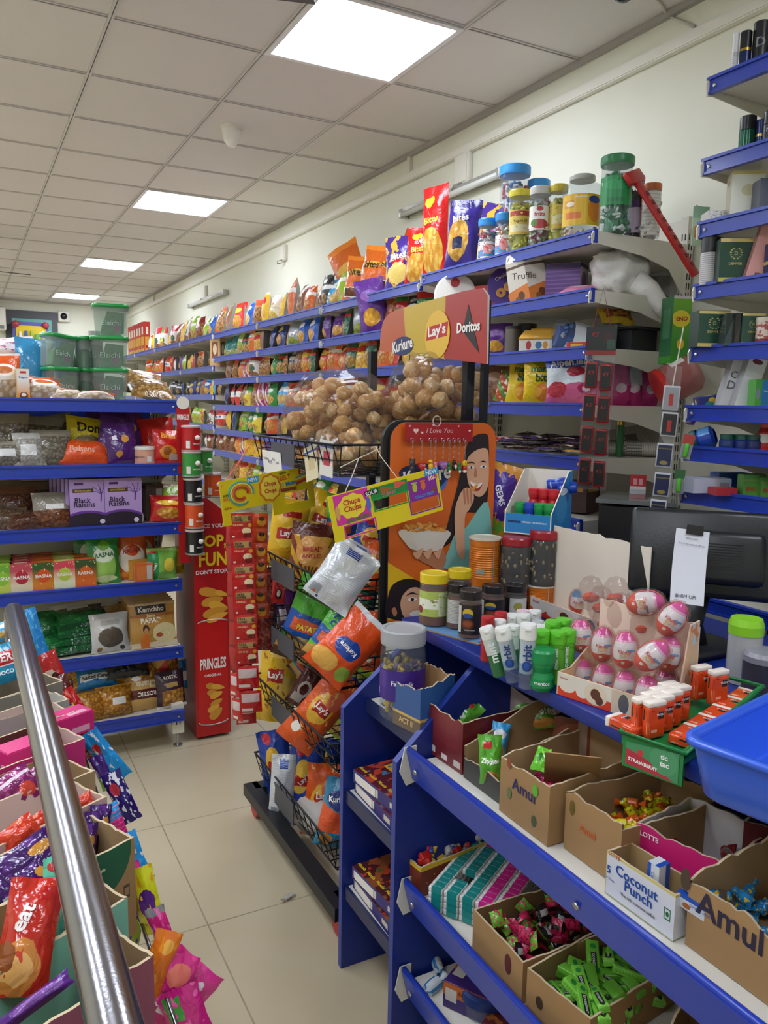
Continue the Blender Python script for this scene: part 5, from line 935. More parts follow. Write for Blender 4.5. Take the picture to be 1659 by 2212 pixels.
for cx_,cz,w,h,a in((-.01,.665,.05,.02,12),(.04,.655,.03,.012,20),(.0,.625,.05,.02,-10),(.025,.6,.045,.02,20),(.01,.575,.055,.02,-12),(.02,.552,.05,.016,-18),(0,0,0,0,0),(-.005,.24,.03,.014,20),(.02,.235,.03,.012,14),(.0,.21,.03,.013,10),(.012,.2,.03,.014,-20),(.012,.165,.03,.014,-26),(.0,.14,.03,.014,-24),(.01,.115,.035,.02,-40)):
 if w:crisp(cx+cx_,cz,w,h,a)
 else:mb.build('crisp_print',t);mb=MB()
mb.build('crisp_print',t)
SY=3.262;xs=solve(398,1.25,y=SY).x
t=thing('clip_strip','red hanging strip with a header card at the gondola end, holding mini crisp cans','clip strip',T(xs,SY,0))
MB().box((0,.012,1.12),(.05,.003,.62),REDD).build('strip',t)
mb=MB();mb.prism([(-.03,1.40),(.03,1.40),(.028,1.455),(-.028,1.455)],.003,REDD,T(0,.008,0));mb.text('PRINGLES',T(0,.0066,1.418),wh,w=.05,h=.022,bold=.03);mb.lathe([(0,0),(.026,0),(.026,.002),(0,.002)],mat('white card','#e6e0d4',.7),20,T(0,.008,1.475)@RX(90));mb.build('header_card',t)
CANC={'red':'#b81c1f','green':'#3a8f3c','black':'#1f1d1f','orange':'#d8521f'}
def minican(P,c,label):
 r,h=.037,.098;t=thing('crisp_can',label,'crisp can',T(*P)@RZ(facing(P)-4))
 mb=MB();mb.lathe([(0,0),(r,0),(r,h)],mat('can '+c,CANC[c],.3),24);arcband(mb,r*1.012,.012,.042,-118,-92,mat('jar white label','#e4ded6',.5));mb.ball((r*.72,-r*.72,.055),(.012,.01,.01),mat('jar white label','#e4ded6',.5));cyltext(mb,'PRINGLES',r*1.015,.03,wh,.034,ang=-48);mb.build('can',t)
 MB().lathe([(r*1.01,-.002),(r*1.06,0),(r*1.06,.004),(r,.005)],mat('foil rim','#b8b4ac',.3,.6),24).build('rim',t)
 MB().lathe([(r,h-.004),(r*1.07,h-.002),(r*1.07,h+.004),(r*.9,h+.006),(0,h+.004)],mat('clear lid','#c9b8b4',.2),24).build('lid',t);return t
for k,(c,z,lab)in enumerate((('red',1.282,'red mini crisp can, topmost on the hanging strip'),('green',1.178,'green mini crisp can under the red one on the hanging strip'),('black',1.068,'black mini crisp can in the middle of the hanging strip'),('orange',.965,'orange mini crisp can below the middle black one on the strip'),('black',.855,'black mini crisp can, lowest on the hanging strip'))):
 minican((solve([413,414,417,420,421][k],z,y=SY-.03).x,SY-.03,z),c,lab)
minican((solve(440,1.18,y=3.34).x,3.34,1.18),'green','green mini crisp can behind the strip, right of the front green can')
minican((solve(460,1.09,y=3.36).x,3.36,1.075),'orange','orange mini crisp can standing on top of the red display')
def by(u,v,y=BY-.02):return at(u,v,y=y)
a,b_=by(10,668),by(128,800)
t=thing('notice_board','large dark grey framed board with a teal sheet on the back wall behind the tubs','notice board',T((a.x+b_.x)/2,BY,(a.z+b_.z)/2))
W_,H_=b_.x-a.x,a.z-b_.z
MB().box((0,-.02,0),(W_,.04,H_),mat('board grey','#55565a',.6)).build('frame',t);MB().box((.0,-.045,-.06),(W_*.76,.01,H_*.86),mat('teal sheet','#6fb3a8',.25)).build('sheet',t)
a,b_=by(27,693,12.8),by(107,770,12.8);W_,H_=b_.x-a.x,a.z-b_.z
t=thing('toy_set','yellow and violet toy tool set in clear wrap hanging on the teal board','toy set',T((a.x+b_.x)/2,12.86,(a.z+b_.z)/2))
MB().box((0,0,0),(W_,.06,H_),mat('violet tray','#5f5aa8',.4)).build('tray',t);MB().box((0,-.035,-.02),(W_*.84,.02,H_*.86),mat('yellow tray','#e0c22a',.35)).build('backing',t)
for k,(x,z,w,h,c)in enumerate(((-.3,-.05,.07,.5,'#e8e6e0'),(-.14,.08,.09,.3,'#2f5fae'),(.02,.04,.07,.4,'#8fb84a'),(.16,.0,.1,.3,'#4fa84a'),(.2,-.2,.16,.24,'#d8644a'),(.34,.0,.06,.5,'#e8e6e0'),(-.1,-.28,.08,.2,'#d8882a'))):MB().rbox((x*W_,-.06,z*H_),(w*W_,.03,h*H_),mat('toy '+c,c,.35),.01).build('tool',t)
for s in(-1,1):MB().ball((s*W_*.42,-.05,H_*.42),.05,mat('toy red','#a83a4a',.4)).build('wheel',t)
p=by(137,684);t=thing('wall_camera','white square camera with a round black lens on the back wall','camera',T(p.x,BY,p.z));MB().rbox((0,-.04,0),(.16,.08,.16),PVC,.02).build('body',t);MB().ball((0,-.08,0),.05,mat('lens','#0c0c0e',.1)).build('lens',t)
p=by(2,690);t=thing('air_conditioner','white wall air conditioner cut off by the left edge, high on the back wall','air conditioner',T(p.x-.25,BY,p.z));MB().rbox((0,-.1,0),(.62,.2,.34),PVC,.03).build('body',t);MB().box((0,-.2,-.12),(.56,.02,.05),mat('ac louvre','#7c7c7a',.4)).build('louvre',t)
WIRE=mat('black wire','#191a1d',.35,.3);DSTEEL=mat('dark steel','#2b2d31',.4,.5)
X0,X1,Y0,Y1=.87,1.31,1.94,2.6
t=rack=thing('wire_snack_rack','black wire rack on castors with five tiers of baskets and printed boards','display rack',T(0,0,0))
def strut(a,b,w=.03):return MB().tube([a,b],w/2,DSTEEL,4)
for y in(Y0+.02,Y1-.02):
 MB().box((X1,y,.86),(.026,.026,1.62),DSTEEL).build('post',t)
b=MB();b.box((.855,2.21,.1),(.05,.8,.04),DSTEEL);b.box((1.09,Y1-.02,.1),(.46,.05,.04),DSTEEL);b.box((1.09,Y0-.08,.1),(.46,.05,.04),DSTEEL);b.box((X1,2.21,.1),(.04,.8,.04),DSTEEL);b.build('base_frame',t)
for y in(Y1-.02,Y0-.08):
 for x in(.87,X1):
  c=MB();c.lathe([(0,-.012),(.034,-.012),(.036,-.006),(.036,.006),(.034,.012),(0,.012)],mat('red castor','#b8322c',.4),18,T(x,y,.037)@RY(90));co_=c.build('castor',t);MB().box((x,y,.07),(.034,.05,.02),SCREW).build('castor_fork',co_)
def basket(z,h=.085,x0=X0,y0=Y0,drop=0.0,n=13,holder=True):
 r=.0022;m=MB();x1=X1-.02;y1=Y1;xb=x0+.025
 top=[(x0,y0,z),(x0,y1,z),(x1,y1,z),(x1,y0,z)];bot=[(xb,y0+.01,z-h),(xb,y1-.01,z-h),(x1,y1-.01,z-h),(x1,y0+.01,z-h)]
 m.tube(top,.004,WIRE,6,closed=True);m.tube(bot,r*1.3,WIRE,5,closed=True);m.tube([((p[0]+q[0])/2,p[1],(p[2]+q[2])/2)for p,q in zip(top,bot)],r,WIRE,4,closed=True)
 for i in range(n+1):
  y=y0+(y1-y0)*i/n;m.tube([(x0,y,z),(xb,y,z-h),(x1,y,z-h)],r,WIRE,4)
 for i in range(8):
  x=xb+(x1-xb)*i/7;m.tube([(x,y0,z),(x,y0+.01,z-h),(x,y1-.01,z-h),(x,y1,z)],r,WIRE,4)
 o=m.build('basket',t)
 if holder:MB().box((x0-.004,(y0+y1)/2+.04,z-h*.55),(.003,.2,h*.8),mat('grey holder','#4c4d52',.5)).build('label_holder',o)
for z,h in((1.372,.085),(.993,.085),(.767,.08),(.528,.085),(.235,.09)):basket(z,h)
HX=1.25;hp=[(1.785,1.595),(1.79,1.775),(1.815,1.797),(1.9,1.8),(2.3,1.786),(2.36,1.775),(2.39,1.755),(2.405,1.72),(2.41,1.662)]
mb=MB();F=frame((HX,0,0),(0,-1,0),(0,0,1))
hd=flat('header board','#c9a82a',[('r',.655,1,0,1,'#a82a24'),('d',5.0,-16,'#b8572e')],rough=.35)
mb.prism([(-y,z)for y,z in hp],.006,hd,F,mat('board edge','#d0c8b8',.6));mb.build('header_board',t)
mb=MB();dk=ink('#1d2a5c');wh=ink('#f2efe8')
def hx(y,z,k=0):return F@T(-y,-.0012-.0008*k,z)
mb.prism([(.07*cos(a),.03*sin(a))for a in[k*pi/8 for k in range(16)]],.0008,dk,hx(2.25,1.668));mb.text('Kurkure',hx(2.25,1.672,1)@RY(-6),wh,w=.13,h=.036,bold=.03);mb.build('header_logo',t);mb=MB()
mb.lathe([(0,0),(.07,0),(.07,.001),(0,.001)],mat('gold disc','#e6b93a',.4),28,hx(2.04,1.69)@RX(90));mb.prism([(-.06,-.02),(.055,-.012),(.06,.028),(-.055,.02)],.0008,ink('#c0231f'),hx(2.04,1.695,2));mb.text("Lay's",hx(2.04,1.699,3)@RY(-4),wh,w=.1,h=.04,bold=.03);mb.build('header_logo',t);mb=MB()
mb.prism([(-.01,.07),(.05,-.065),(-.035,.0)],.0008,ink('#1c1a1c'),hx(1.87,1.69));mb.text('Doritos',hx(1.875,1.7,2),wh,w=.115,h=.03,bold=.03);mb.build('header_logo',t)
mb=MB();mb.box((HX+.075,1.9,1.58),(.018,.018,.4),DSTEEL);mb.box((HX+.04,1.9,1.7),(.07,.018,.018),DSTEEL);mb.build('header_bracket',t)
PY=1.878
def pp(mb,pts,mt,k=0,sm=True,y=PY):
 P=[at(u,v,y=y-.0005-.0007*k)for u,v in pts]
 if sm:
  Q=[];n=len(P)
  for i in range(n):
   p0,p1,p2,p3=P[i-1],P[i],P[(i+1)%n],P[(i+2)%n]
   for s in(0,.25,.5,.75):Q.append(.5*(2*p1+(p2-p0)*s+(2*p0-5*p1+4*p2-p3)*s*s+(3*p1-p0-3*p2+p3)*s**3))
  P=Q
 mb.add(P,[tuple(range(len(P)))],mt);return mb
bl,br_,tl=at(836,1345,y=PY),at(1057,1345,y=PY),at(838,912,y=PY);bw,bh=br_.x-bl.x,tl.z-bl.z
def rrect(w,h,r,n=6):return[(w-r+r*cos(a),h-r+r*sin(a))for a in[k*pi/2/n for k in range(n+1)]]+[(r+r*cos(a),h-r+r*sin(a))for a in[pi/2+k*pi/2/n for k in range(n+1)]]+[(0,0),(w,0)]
mb=MB();mb.prism(rrect(bw,bh,.05)[::-1],.012,mat('poster orange','#d8661e',.45),T(bl.x,PY,bl.z),mat('black board edge','#141416',.5));mb.build('side_board',t)
mb=MB();mb.prism(rrect(bw+.018,bh+.014,.058)[::-1],.012,mat('black board edge','#141416',.5),T(bl.x-.016,PY+.0125,bl.z-.008));mb.build('board_frame',t)
SK,SK2,HAIR,TEAL=mat('skin print','#dba887',.5),mat('skin print shade','#b87a58',.5),mat('hair print','#241a1e',.5),mat('teal print','#7fc0b8',.5)
mb=MB();pp(mb,[(838,1215),(838,1340),(990,1340),(960,1290)],mat('yellow print','#e2b51c',.5),0,False);mb.build('yellow_print',t);mb=MB()
pp(mb,[(862,1020),(885,1005),(940,1003),(968,1022),(962,1046),(930,1058),(900,1052),(872,1040)],ink('#1d2a5c'),1);mb.text('Kurkure',T(*(at(922,1026,y=PY)+Vector((0,-.0022,0))))@RY(-8),wh,w=.15,h=.042,bold=.03);mb.build('logo_print',t);mb=MB();pp(mb,[(925,1056),(950,1052),(966,1035),(960,1055),(940,1064)],ink('#3a6fc0'),2);mb.build('logo_print',t)
w_=MB()
pp(w_,[(1010,960),(1028,940),(1052,938),(1056,960),(1056,1010),(1048,1100),(1000,1110),(985,1160),(950,1185),(962,1150),(975,1100),(988,1050),(1000,1000)],HAIR,1)
pp(w_,[(1006,1140),(1054,1085),(1054,1228),(960,1228),(952,1232),(968,1190),(985,1150)],TEAL,2)
pp(w_,[(1010,990),(1030,972),(1052,970),(1056,1000),(1054,1050),(1040,1072),(1024,1068),(1012,1045),(1008,1018)],SK,3)
pp(w_,[(1016,1040),(1030,1046),(1042,1042),(1036,1052),(1024,1054)],wh,4);pp(w_,[(1016,1046),(1030,1056),(1042,1046),(1034,1060),(1022,1058)],ink('#a8382e'),4.5)
for u,v in((1018,1010),(1044,1008)):pp(w_,[(u-7,v),(u,v-4),(u+7,v),(u,v+3)],wh,4);pp(w_,[(u-2,v),(u,v-3),(u+3,v),(u,v+3)],HAIR,4.5);pp(w_,[(u-8,v-9),(u,v-13),(u+8,v-9),(u,v-10)],HAIR,4.5)
pp(w_,[(1027,1008),(1031,1028),(1024,1030)],SK2,4)
pp(w_,[(985,1180),(982,1110),(990,1076),(1002,1056),(1016,1056),(1024,1076),(1014,1100),(1004,1120),(1004,1200),(994,1204)],SK,6)
for k in range(3):pp(w_,[(1000+7*k,1060),(1004+7*k,1056),(1006+7*k,1086),(1003+7*k,1088)],SK2,6.5-.001*k)
pp(w_,[(1018,1056),(1030,1046),(1032,1050),(1022,1060)],ink('#e09a2a'),7)
pp(w_,[(884,1176),(900,1196),(950,1196),(954,1180),(964,1210),(950,1232),(930,1222),(905,1208)],SK2,5);w_.build('woman_print',t)
b=MB();pp(b,[(866,1144),(968,1146),(962,1172),(946,1190),(895,1188),(875,1172)],mat('bowl print','#dcd6cc',.4),7)
for k in range(46):
 rr=random.Random(k);u,v=rr.uniform(872,962),rr.uniform(1128,1147);v=max(v,1126+abs(u-915)*.3);a=rr.uniform(0,3);pp(b,[(u-7*cos(a),v-5*sin(a)),(u+3*sin(a),v-3*cos(a)),(u+7*cos(a),v+5*sin(a)),(u-3*sin(a),v+3*cos(a))],ink(['#d8923a','#c47a2a','#e6ac56'][k%3]),8+.02*k)
for k in range(3):pp(b,[(892+22*k,1196-2*k),(898+22*k,1192),(912+20*k,1184),(914+20*k,1190),(902+22*k,1208)],SK,9.4)
b.build('bowl_print',t)
f=MB();pp(f,[(838,1335),(838,1290),(850,1262),(880,1250),(908,1258),(918,1290),(925,1338)],HAIR,1);pp(f,[(868,1290),(884,1272),(904,1270),(920,1290),(926,1338),(880,1338),(866,1315)],SK,2);pp(f,[(880,1296),(890,1290),(901,1294),(890,1299)],wh,3);pp(f,[(887,1295),(891,1291),(895,1295),(891,1299)],HAIR,3.5);pp(f,[(877,1287),(890,1279),(904,1285),(890,1283)],HAIR,3.4);pp(f,[(884,1326),(904,1318),(924,1322),(920,1334),(900,1336)],wh,3);pp(f,[(846,1318),(853,1312),(858,1324),(852,1332)],SK2,2.5);f.build('face_print',t)
def rbag(name,u,v,x,pw,ph,m,label,tilt=0,th=.07,rz=None,lean=-6,seed=0,texts=(),back=None,cat='snack packet',wr=.01,**k):
 P=at(u,v,x=x);w,h=mm(pw,P),mm(ph,P);rz=facing(P)if rz is None else rz
 o=thing(name,label,cat,T(*P)@RZ(rz)@RX(lean)@RY(tilt),k.get('group'));bag(w,h,th,m,back or WSIL,seed,11,15,texts,wr,.4,M=T(0,0,-h/2)).build('packet',o);return o
def crisp_print(n,base,logo='#c0231f',extra=(),**k):return pk('rack '+n,base,list(extra)+[],dist=.06,**k)
LY='#e0b41c'
yel=crisp_print('yellow',LY,extra=[('e',.5,.45,.3,.16,'#efd04a'),('r',.2,.78,.42,.58,'#b3241f'),('d',.24,.12,'#d8a018'),('r',.3,.8,.74,.82,'#a8241f')])
yel2=crisp_print('yellow masala',LY,extra=[('e',.7,.3,.34,.3,'#e8c45a'),('e',.5,.9,.34,.1,'#e6c25a'),('n',7,.62,'#b06a22'),('r',.22,.62,.52,.68,'#b3241f')])
ora=crisp_print('orange','#d8551a',extra=[('e',.45,.55,.3,.2,'#e8b23a'),('r',.25,.68,.48,.62,'#b3241f'),('e',.25,.22,.12,.07,'#e9e2d8'),('e',.62,.7,.2,.12,'#e06a4a'),('n',6,.64,'#e8b65a')])
blu=crisp_print('blue','#1f3f9c',extra=[('e',.42,.6,.24,.2,'#e6b640'),('r',.25,.65,.5,.62,'#b3241f'),('e',.7,.3,.22,.1,'#d8b45a'),('e',.3,.9,.14,.07,'#c22a3a')])
grn=crisp_print('green punch','#4fae2c',extra=[('b',.3,.56,'#1c4f9e'),('r',.12,.85,.36,.5,'#d85a2a'),('c',.4,.12,.5,.18,'#e6c27a','#b8863a',4),('e',.2,.02,.34,.1,'#4a3020')])
brd=crisp_print('bread','#7a3420',extra=[('o',.5,.2,20,'#d0a02a'),('d',.95,-.3,'#7a3420'),('o',.5,.1,22,'#c9992a'),('e',.5,.6,.38,.22,'#d89a4a'),('b',.82,1,'#5a2418')])
wht=crisp_print('white back','#cfd3d8',extra=[('r',.3,.62,.8,.97,'#24439a'),('s',0,34,.3,'#b4b9c0'),('r',.08,.3,.06,.2,'#8e949c'),('r',.62,.9,.0,.1,'#b6bcc4'),('e',.2,.08,.03,.02,'#c4572a'),('e',.3,.03,.03,.02,'#2a3f8c'),('b',.93,1,'#dfe2e6')],metal=.15)
kur=crisp_print('orange twist','#df4f16',extra=[('e',.5,.5,.3,.13,'#24489c'),('e',.3,.2,.3,.14,'#d8a24a'),('e',.8,.2,.16,.12,'#8fae3a'),('b',.93,1,'#c9ccd0')])
kurb=crisp_print('blue twist','#2a7a9c',extra=[('e',.5,.72,.4,.13,'#1d2f6c'),('d',.62,-.1,'#d8542a'),('d',.22,.05,'#2a7a9c'),('e',.3,.12,.2,.1,'#d8922a')])
pur3=crisp_print('purple','#3c1448',extra=[('e',.5,.5,.3,.16,'#5a2468'),('r',.1,.4,.1,.3,'#c9c2cc'),('e',.6,.7,.14,.08,'#6fae3a')])
mar=crisp_print('maroon','#5a1c1a',extra=[('e',.4,.4,.25,.18,'#c9c2b8'),('e',.4,.4,.16,.12,'#5a1c1a'),('r',.1,.5,.1,.28,'#b8b0a6')])
lim=crisp_print('lime','#8aa82a',extra=[('e',.5,.6,.3,.16,'#2a3f8c'),('n',6,.6,'#c9b84a')])
L=lambda s,u=.5,v=.5,w=.4,a=0:[(s,u,v,w,'#f4f0e6',a)]
XB=.98
rbag('crisp_packet',622,1152,XB,84,150,yel,'yellow crisp packet standing tall in the second basket, top left',8,seed=200,texts=L("Lay's",.5,.5,.4,8))
rbag('crisp_packet',702,1125,1.12,100,120,yel,'yellow crisp packet behind the brown sunburst packet in the second basket',24,seed=201,texts=L("Lay's",.5,.5,.4,8))
rbag('crisp_packet',735,1130,1.16,80,120,grn,'green crisp packet behind the hanging sweet card in the second basket',10,seed=219)
rbag('crisp_packet',672,1205,1.0,100,150,brd,'brown packet with yellow sunburst rays in the second basket',8,seed=202,texts=[('BREAD',.5,.64,.44,'#b8322a',6),('ANGLES',.5,.54,.46,'#b8322a',6)])
rbag('crisp_packet',740,1244,.9,112,142,wht,'big silver white packet lying back-side out across the second basket',34,seed=203,th=.08,lean=-16,texts=[('we get you',.46,.92,.24,'#dfe4ec',0)])
rbag('crisp_packet',800,1172,1.18,80,110,blu,'blue crisp packet behind the silver white packet',20,seed=204)
rbag('crisp_packet',812,1222,1.16,60,110,ora,'orange crisp packet at the board end of the second basket',6,seed=205)
rbag('crisp_packet',772,1206,1.1,80,60,wht,'small silver packet edge between the blue and the silver white packet',30,seed=206)
rbag('coffee_packet',603,1268,.9,32,72,pk('rack red coffee','#b81a22',[('e',.5,.3,.25,.16,'#2a1412'),('e',.5,.32,.14,.1,'#c9b8a8')]),'small red coffee packet hooked below the second basket',4,.02,seed=207,texts=L('NES',.5,.7,.5))
rbag('puff_packet',572,1300,.94,58,140,pur3,'dark purple puff packet at the left end of the third basket',4,seed=208)
rbag('puff_packet',618,1285,1.0,56,130,pur3,'dark purple puff packet beside the green crisp packet in the third basket',-10,seed=209)
rbag('crisp_packet',672,1340,.97,112,190,grn,'green and blue crisp packet leaning right in the third basket',22,seed=210,th=.09,texts=[('Chips',.55,.82,.5,'#e8f0f4',8),('PATATA',.5,.42,.5,'#f0d83a',8)])
rbag('crisp_packet',720,1372,.92,80,160,grn,'green and blue crisp packet with a blue panel, right one in the third basket',34,seed=211,th=.08,texts=[('Punch',.5,.76,.6,'#1c4f9e',0),('Chipps',.5,.64,.62,'#1c4f9e',0),('PATAKA',.5,.42,.5,'#e8502a',0)])
rbag('twist_packet',752,1396,.9,110,170,kur,'orange twist snack packet with a silver edge across the third basket corner',44,seed=212,th=.08,texts=L('Kurkure',.5,.5,.44,180))
rbag('twist_packet',775,1300,1.14,80,80,WD['dark green'],'dark green packet at the back of the third basket near the board',10,seed=213)
rbag('twist_packet',812,1385,1.1,50,130,ora,'orange packet between the orange twist packet and the board post',4,seed=214)
rbag('crisp_packet',660,1440,1.0,60,60,grn,'tip of a green crisp packet poking below the third basket',50,seed=215)
rbag('crisp_packet',600,1472,.95,90,175,yel2,'yellow crisp packet at the left of the fourth basket',8,seed=216,th=.09,texts=L("Lay's",.42,.6,.38,6))
rbag('crisp_packet',668,1478,1.0,60,110,mar,'maroon packet leaning between the yellow and orange packets, fourth basket',30,seed=217)
rbag('crisp_packet',692,1535,.95,92,190,ora,'orange crisp packet leaning across the fourth basket',40,seed=218,th=.08,texts=L("Lay's",.46,.55,.36,-4))
rbag('twist_packet',768,1480,1.12,100,90,lim,'lime and navy packet at the back of the fourth basket',10,seed=220)
rbag('twist_packet',745,1560,1.1,80,80,WD['lime green'],'lime green packet under the leaning orange packet, fourth basket',40,seed=221)
rbag('crisp_packet',598,1655,.94,70,160,blu,'blue crisp packet with an upright peak in the lowest basket',-8,seed=222,texts=L("Lay's",.5,.42,.4,0))
rbag('crisp_packet',612,1698,.9,60,140,wht,'white backed packet in front of the peaked blue packet, lowest basket',4,seed=223)
rbag('crisp_packet',655,1690,.97,80,185,blu,'blue crisp packet with golden oval in the middle of the lowest basket',8,seed=224,th=.08,texts=L("Lay's",.5,.58,.36,50))
rbag('crisp_packet',697,1728,1.0,80,160,ora,'orange crisp packet beside the middle blue packet, lowest basket',6,seed=225,texts=L("Lay's",.5,.6,.4,4))
rbag('twist_packet',728,1755,.94,75,150,kurb,'teal and orange twist packet at the counter end of the lowest basket',12,seed=226,texts=L('Kurkure',.5,.74,.7,8))
rbag('crisp_packet',700,1645,1.14,80,100,blu,'blue crisp packet deep behind in the lowest basket',0,seed=227)
o=thing('plastic_carrier_bag','crumpled grey white plastic bag lying on the rack base under the lowest basket','plastic bag',T(*at(690,1905,x=.98).xy,.13));MB().ball((0,0,0),(.09,.1,.05),mat('grey plastic','#b8b2a8',.5,bump=.6,bscale=14),None,16,10,.5,3).build('bag',o)
PURI=pk('puri','#dca968',[('n',4,.5,'#cd9450'),('n',9,.6,'#ebc794')],rough=.5,bump=.25,bscale=40,dist=.1)
PURI2=pk('puri pale','#e6bc80',[('n',4,.52,'#d39f5c'),('n',9,.6,'#f0d6a6')],rough=.5,bump=.25,bscale=40,dist=.1)
pm=[mkmesh(MB().ball((0,0,0),(.027,.027,.0245),[PURI,PURI2][i%2],None,14,9,.16,i),'puri_ball')for i in range(6)]
def inside(P,blobs):return any(sum(((P[i]-c[i])/r[i])**2 for i in range(3))<1 for c,r in blobs)
def puribag(blobs,lab,blab,seed,n,zmin):
 rr=random.Random(seed);pts=[];tries=0
 lo=[min(c[i]-r[i]for c,r in blobs)for i in range(3)];hi=[max(c[i]+r[i]for c,r in blobs)for i in range(3)]
 while len(pts)<n and tries<30000:
  tries+=1;P=Vector([rr.uniform(lo[i],hi[i])for i in range(3)])
  if P.z<zmin+.025 or not inside(P,[(c,[q*.93 for q in r])for c,r in blobs])or any((P-q).length<.0375 for q in pts):continue
  pts.append(P)
 for P in pts:
  mesh_obj('puri_ball',rr.choice(pm),T(*P)@Matrix.Rotation(rr.uniform(0,6),4,Vector((rr.random(),rr.random(),rr.random()+.1)).normalized())@S(rr.uniform(.85,1.15)),lab,'snack ball',lab[:40])
 t=thing('clear_bag',blab,'plastic bag',T(0,0,0));mb=MB();c0,r0=blobs[0];n_,m_=26,16;vs=[]
 cen=sum((Vector(c)for c,r in blobs),Vector())/len(blobs)
 for j in range(m_+1):
  for i in range(n_):
   d=Vector((sin(pi*j/m_)*cos(2*pi*i/n_),sin(pi*j/m_)*sin(2*pi*i/n_),cos(pi*j/m_)));k=.02
   while k<.6 and inside(cen+d*k,blobs):k+=.012
   k+=.014+.022*noise.noise(d*3+Vector((seed,0,0)))+.01*noise.noise(d*9+Vector((seed,3,0)));p=cen+d*k;p.z=max(p.z,zmin);vs.append(p)
 mb.add(vs,[(j*n_+i,(j+1)*n_+i,(j+1)*n_+(i+1)%n_,j*n_+(i+1)%n_)for j in range(m_)for i in range(n_)],FILM,None,True);mb.build('film',t);return t
zb=1.292
P1=at(735,885,y=2.3);P2=at(948,862,y=2.1);P3=at(770,965,y=2.2)
puribag([((P1.x,P1.y,P1.z-.01),(.15,.2,.115)),((P1.x,P1.y+.16,P1.z-.06),(.13,.15,.08))],'golden puffed ball in the upper left clear bag above the wire basket','large knotted clear bag of puffed balls on the left, heaped over the top basket',1,75,zb+.055)
puribag([((P2.x,P2.y,P2.z+.01),(.15,.15,.115)),((P2.x-.01,P2.y+.09,P2.z-.05),(.15,.12,.09))],'golden puffed ball in the right clear bag under the snack header','large clear bag of puffed balls on the right, in front of the snack header',2,70,zb+.06)
puribag([((P3.x,P3.y,zb+.05),(.14,.13,.075)),((P3.x,P3.y-.06,zb+.045),(.13,.1,.07))],'golden puffed ball low in the wire basket, under the two heaped bags','clear bag of puffed balls at the bottom of the top basket',3,36,zb)
t=thing('price_note','white handwritten price note fixed to the left of the top basket','note',frame(at(588,1000,x=X0-.006),(0,-1,0),(0,0,1))@RX(6));mb=MB();mb.box((.0,0,0),(.17,.0015,.075),mat('paper','#dedcd4',.7));mb.build('sheet',t);mb=MB()
for k in range(4):mb.text(['Golgappa','Rs 35','50 pc','pack'][k],T(-.05+.035*k,-.0014,.012-.008*(k%2)),ink('#3c4468'),h=.012)
mb.build('writing',t)
for k,(u,v,lab,c)in enumerate(((672,1000,'cream and blue folded paper leaning in the top basket beside the price note','#d8cfae'),(705,990,'white and red printed paper standing in the front corner of the top basket','#d6d3cc'))):
 o=thing('printed_leaflet',lab,'leaflet',frame(at(u,v,x=X0+.016),(0,-1,0),(0,0,1))@RY(-14+16*k));MB().box((0,0,0),(.09,.002,.1),flat('leaflet %d'%k,c,[('r',.3,.8,.3,.7,['#c9b88a','#b8424a'][k]),('b',.8,.86,'#4a5a9c')])).build('sheet',o)
tag(MB().tube([at(835,962,y=1.92),at(775,990,y=1.925),at(735,1010,y=1.93)],.0015,mat('string','#cfc6b4',.8),5).build('string'),'short white string knotted to the front corner of the top wire basket','string')
def sachet_strip(u0,v0,y,pw,n,pitch,m,label,back=None,texts=(),sway=0,rz=None,nb=2):
 P=at(u0,v0,y=y);w,h=mm(pw,P),mm(pitch,P)*.985;t=thing('sachet_strip',label,'sachet strip',T(*P)@RZ(facing(P)if rz is None else rz)@RY(sway))
 for k in range(n):
  bk=k>=n-nb;mb=bag(w,h*(1 if not bk else .92),.012,back if(bk and back)else m,m,300+k,6,7,()if bk else texts,.002,0,.05,.02,M=T(.006*(k==n-1),.004*(k%2),-h*(k+1))@RX(3 if k%2 else-3));mb.build('sachet',t)
 return t
cof=pk('coffee sachet','#b8171b',[('r',.14,.9,.66,.9,'#a9854c'),('e',.72,.3,.2,.13,'#e6cfa4'),('r',.6,.9,.04,.22,'#6e1210'),('e',.86,.52,.09,.08,'#d8a22a'),('e',.85,.78,.07,.1,'#5a2c18'),('r',.1,.2,.06,.13,'#e6ddd6')],rough=.2)
cofb=pk('coffee sachet back','#b8171b',[('r',.1,.9,.5,.88,'#c9b3b0'),('r',.1,.6,.08,.22,'#d8d0cc')],rough=.25)
sachet_strip(520,1108,2.34,50,8,57.5,cof,'front strip of red and gold coffee sachets hanging below the yellow sweet card',cofb,[('TATA',.34,.83,.34,'#1c1412'),('COFFEE',.36,.72,.42,'#1c1412'),('GRAND',.36,.54,.44,'#d8a878')],-2)
sachet_strip(497,1125,2.38,30,8,57,pk('coffee edge','#a01518',[('b',.0,.1,'#7a1012')]),'strip of red coffee sachets just behind the front strip, turned edge-on',cofb,(),-1.5,-60)
sachet_strip(510,1130,2.43,44,8,58,cof,'second strip of red coffee sachets behind the front one',cofb,(),-2)
sachet_strip(562,1108,2.45,34,7,34,pk('orange sachet strip','#c2461c',[('e',.6,.45,.3,.3,'#d8992a'),('e',.6,.62,.2,.14,'#3a1c14')]),'strip of small orange sachets to the right of the coffee strips',None,(),1,nb=0)
sachet_strip(575,1230,2.5,44,4,46,pk('maroon sachet strip','#6e1a1c',[('n',7,.55,'#9a4a2c')]),'strip of dark maroon sachets hanging behind the wire baskets',None,(),4,nb=0)
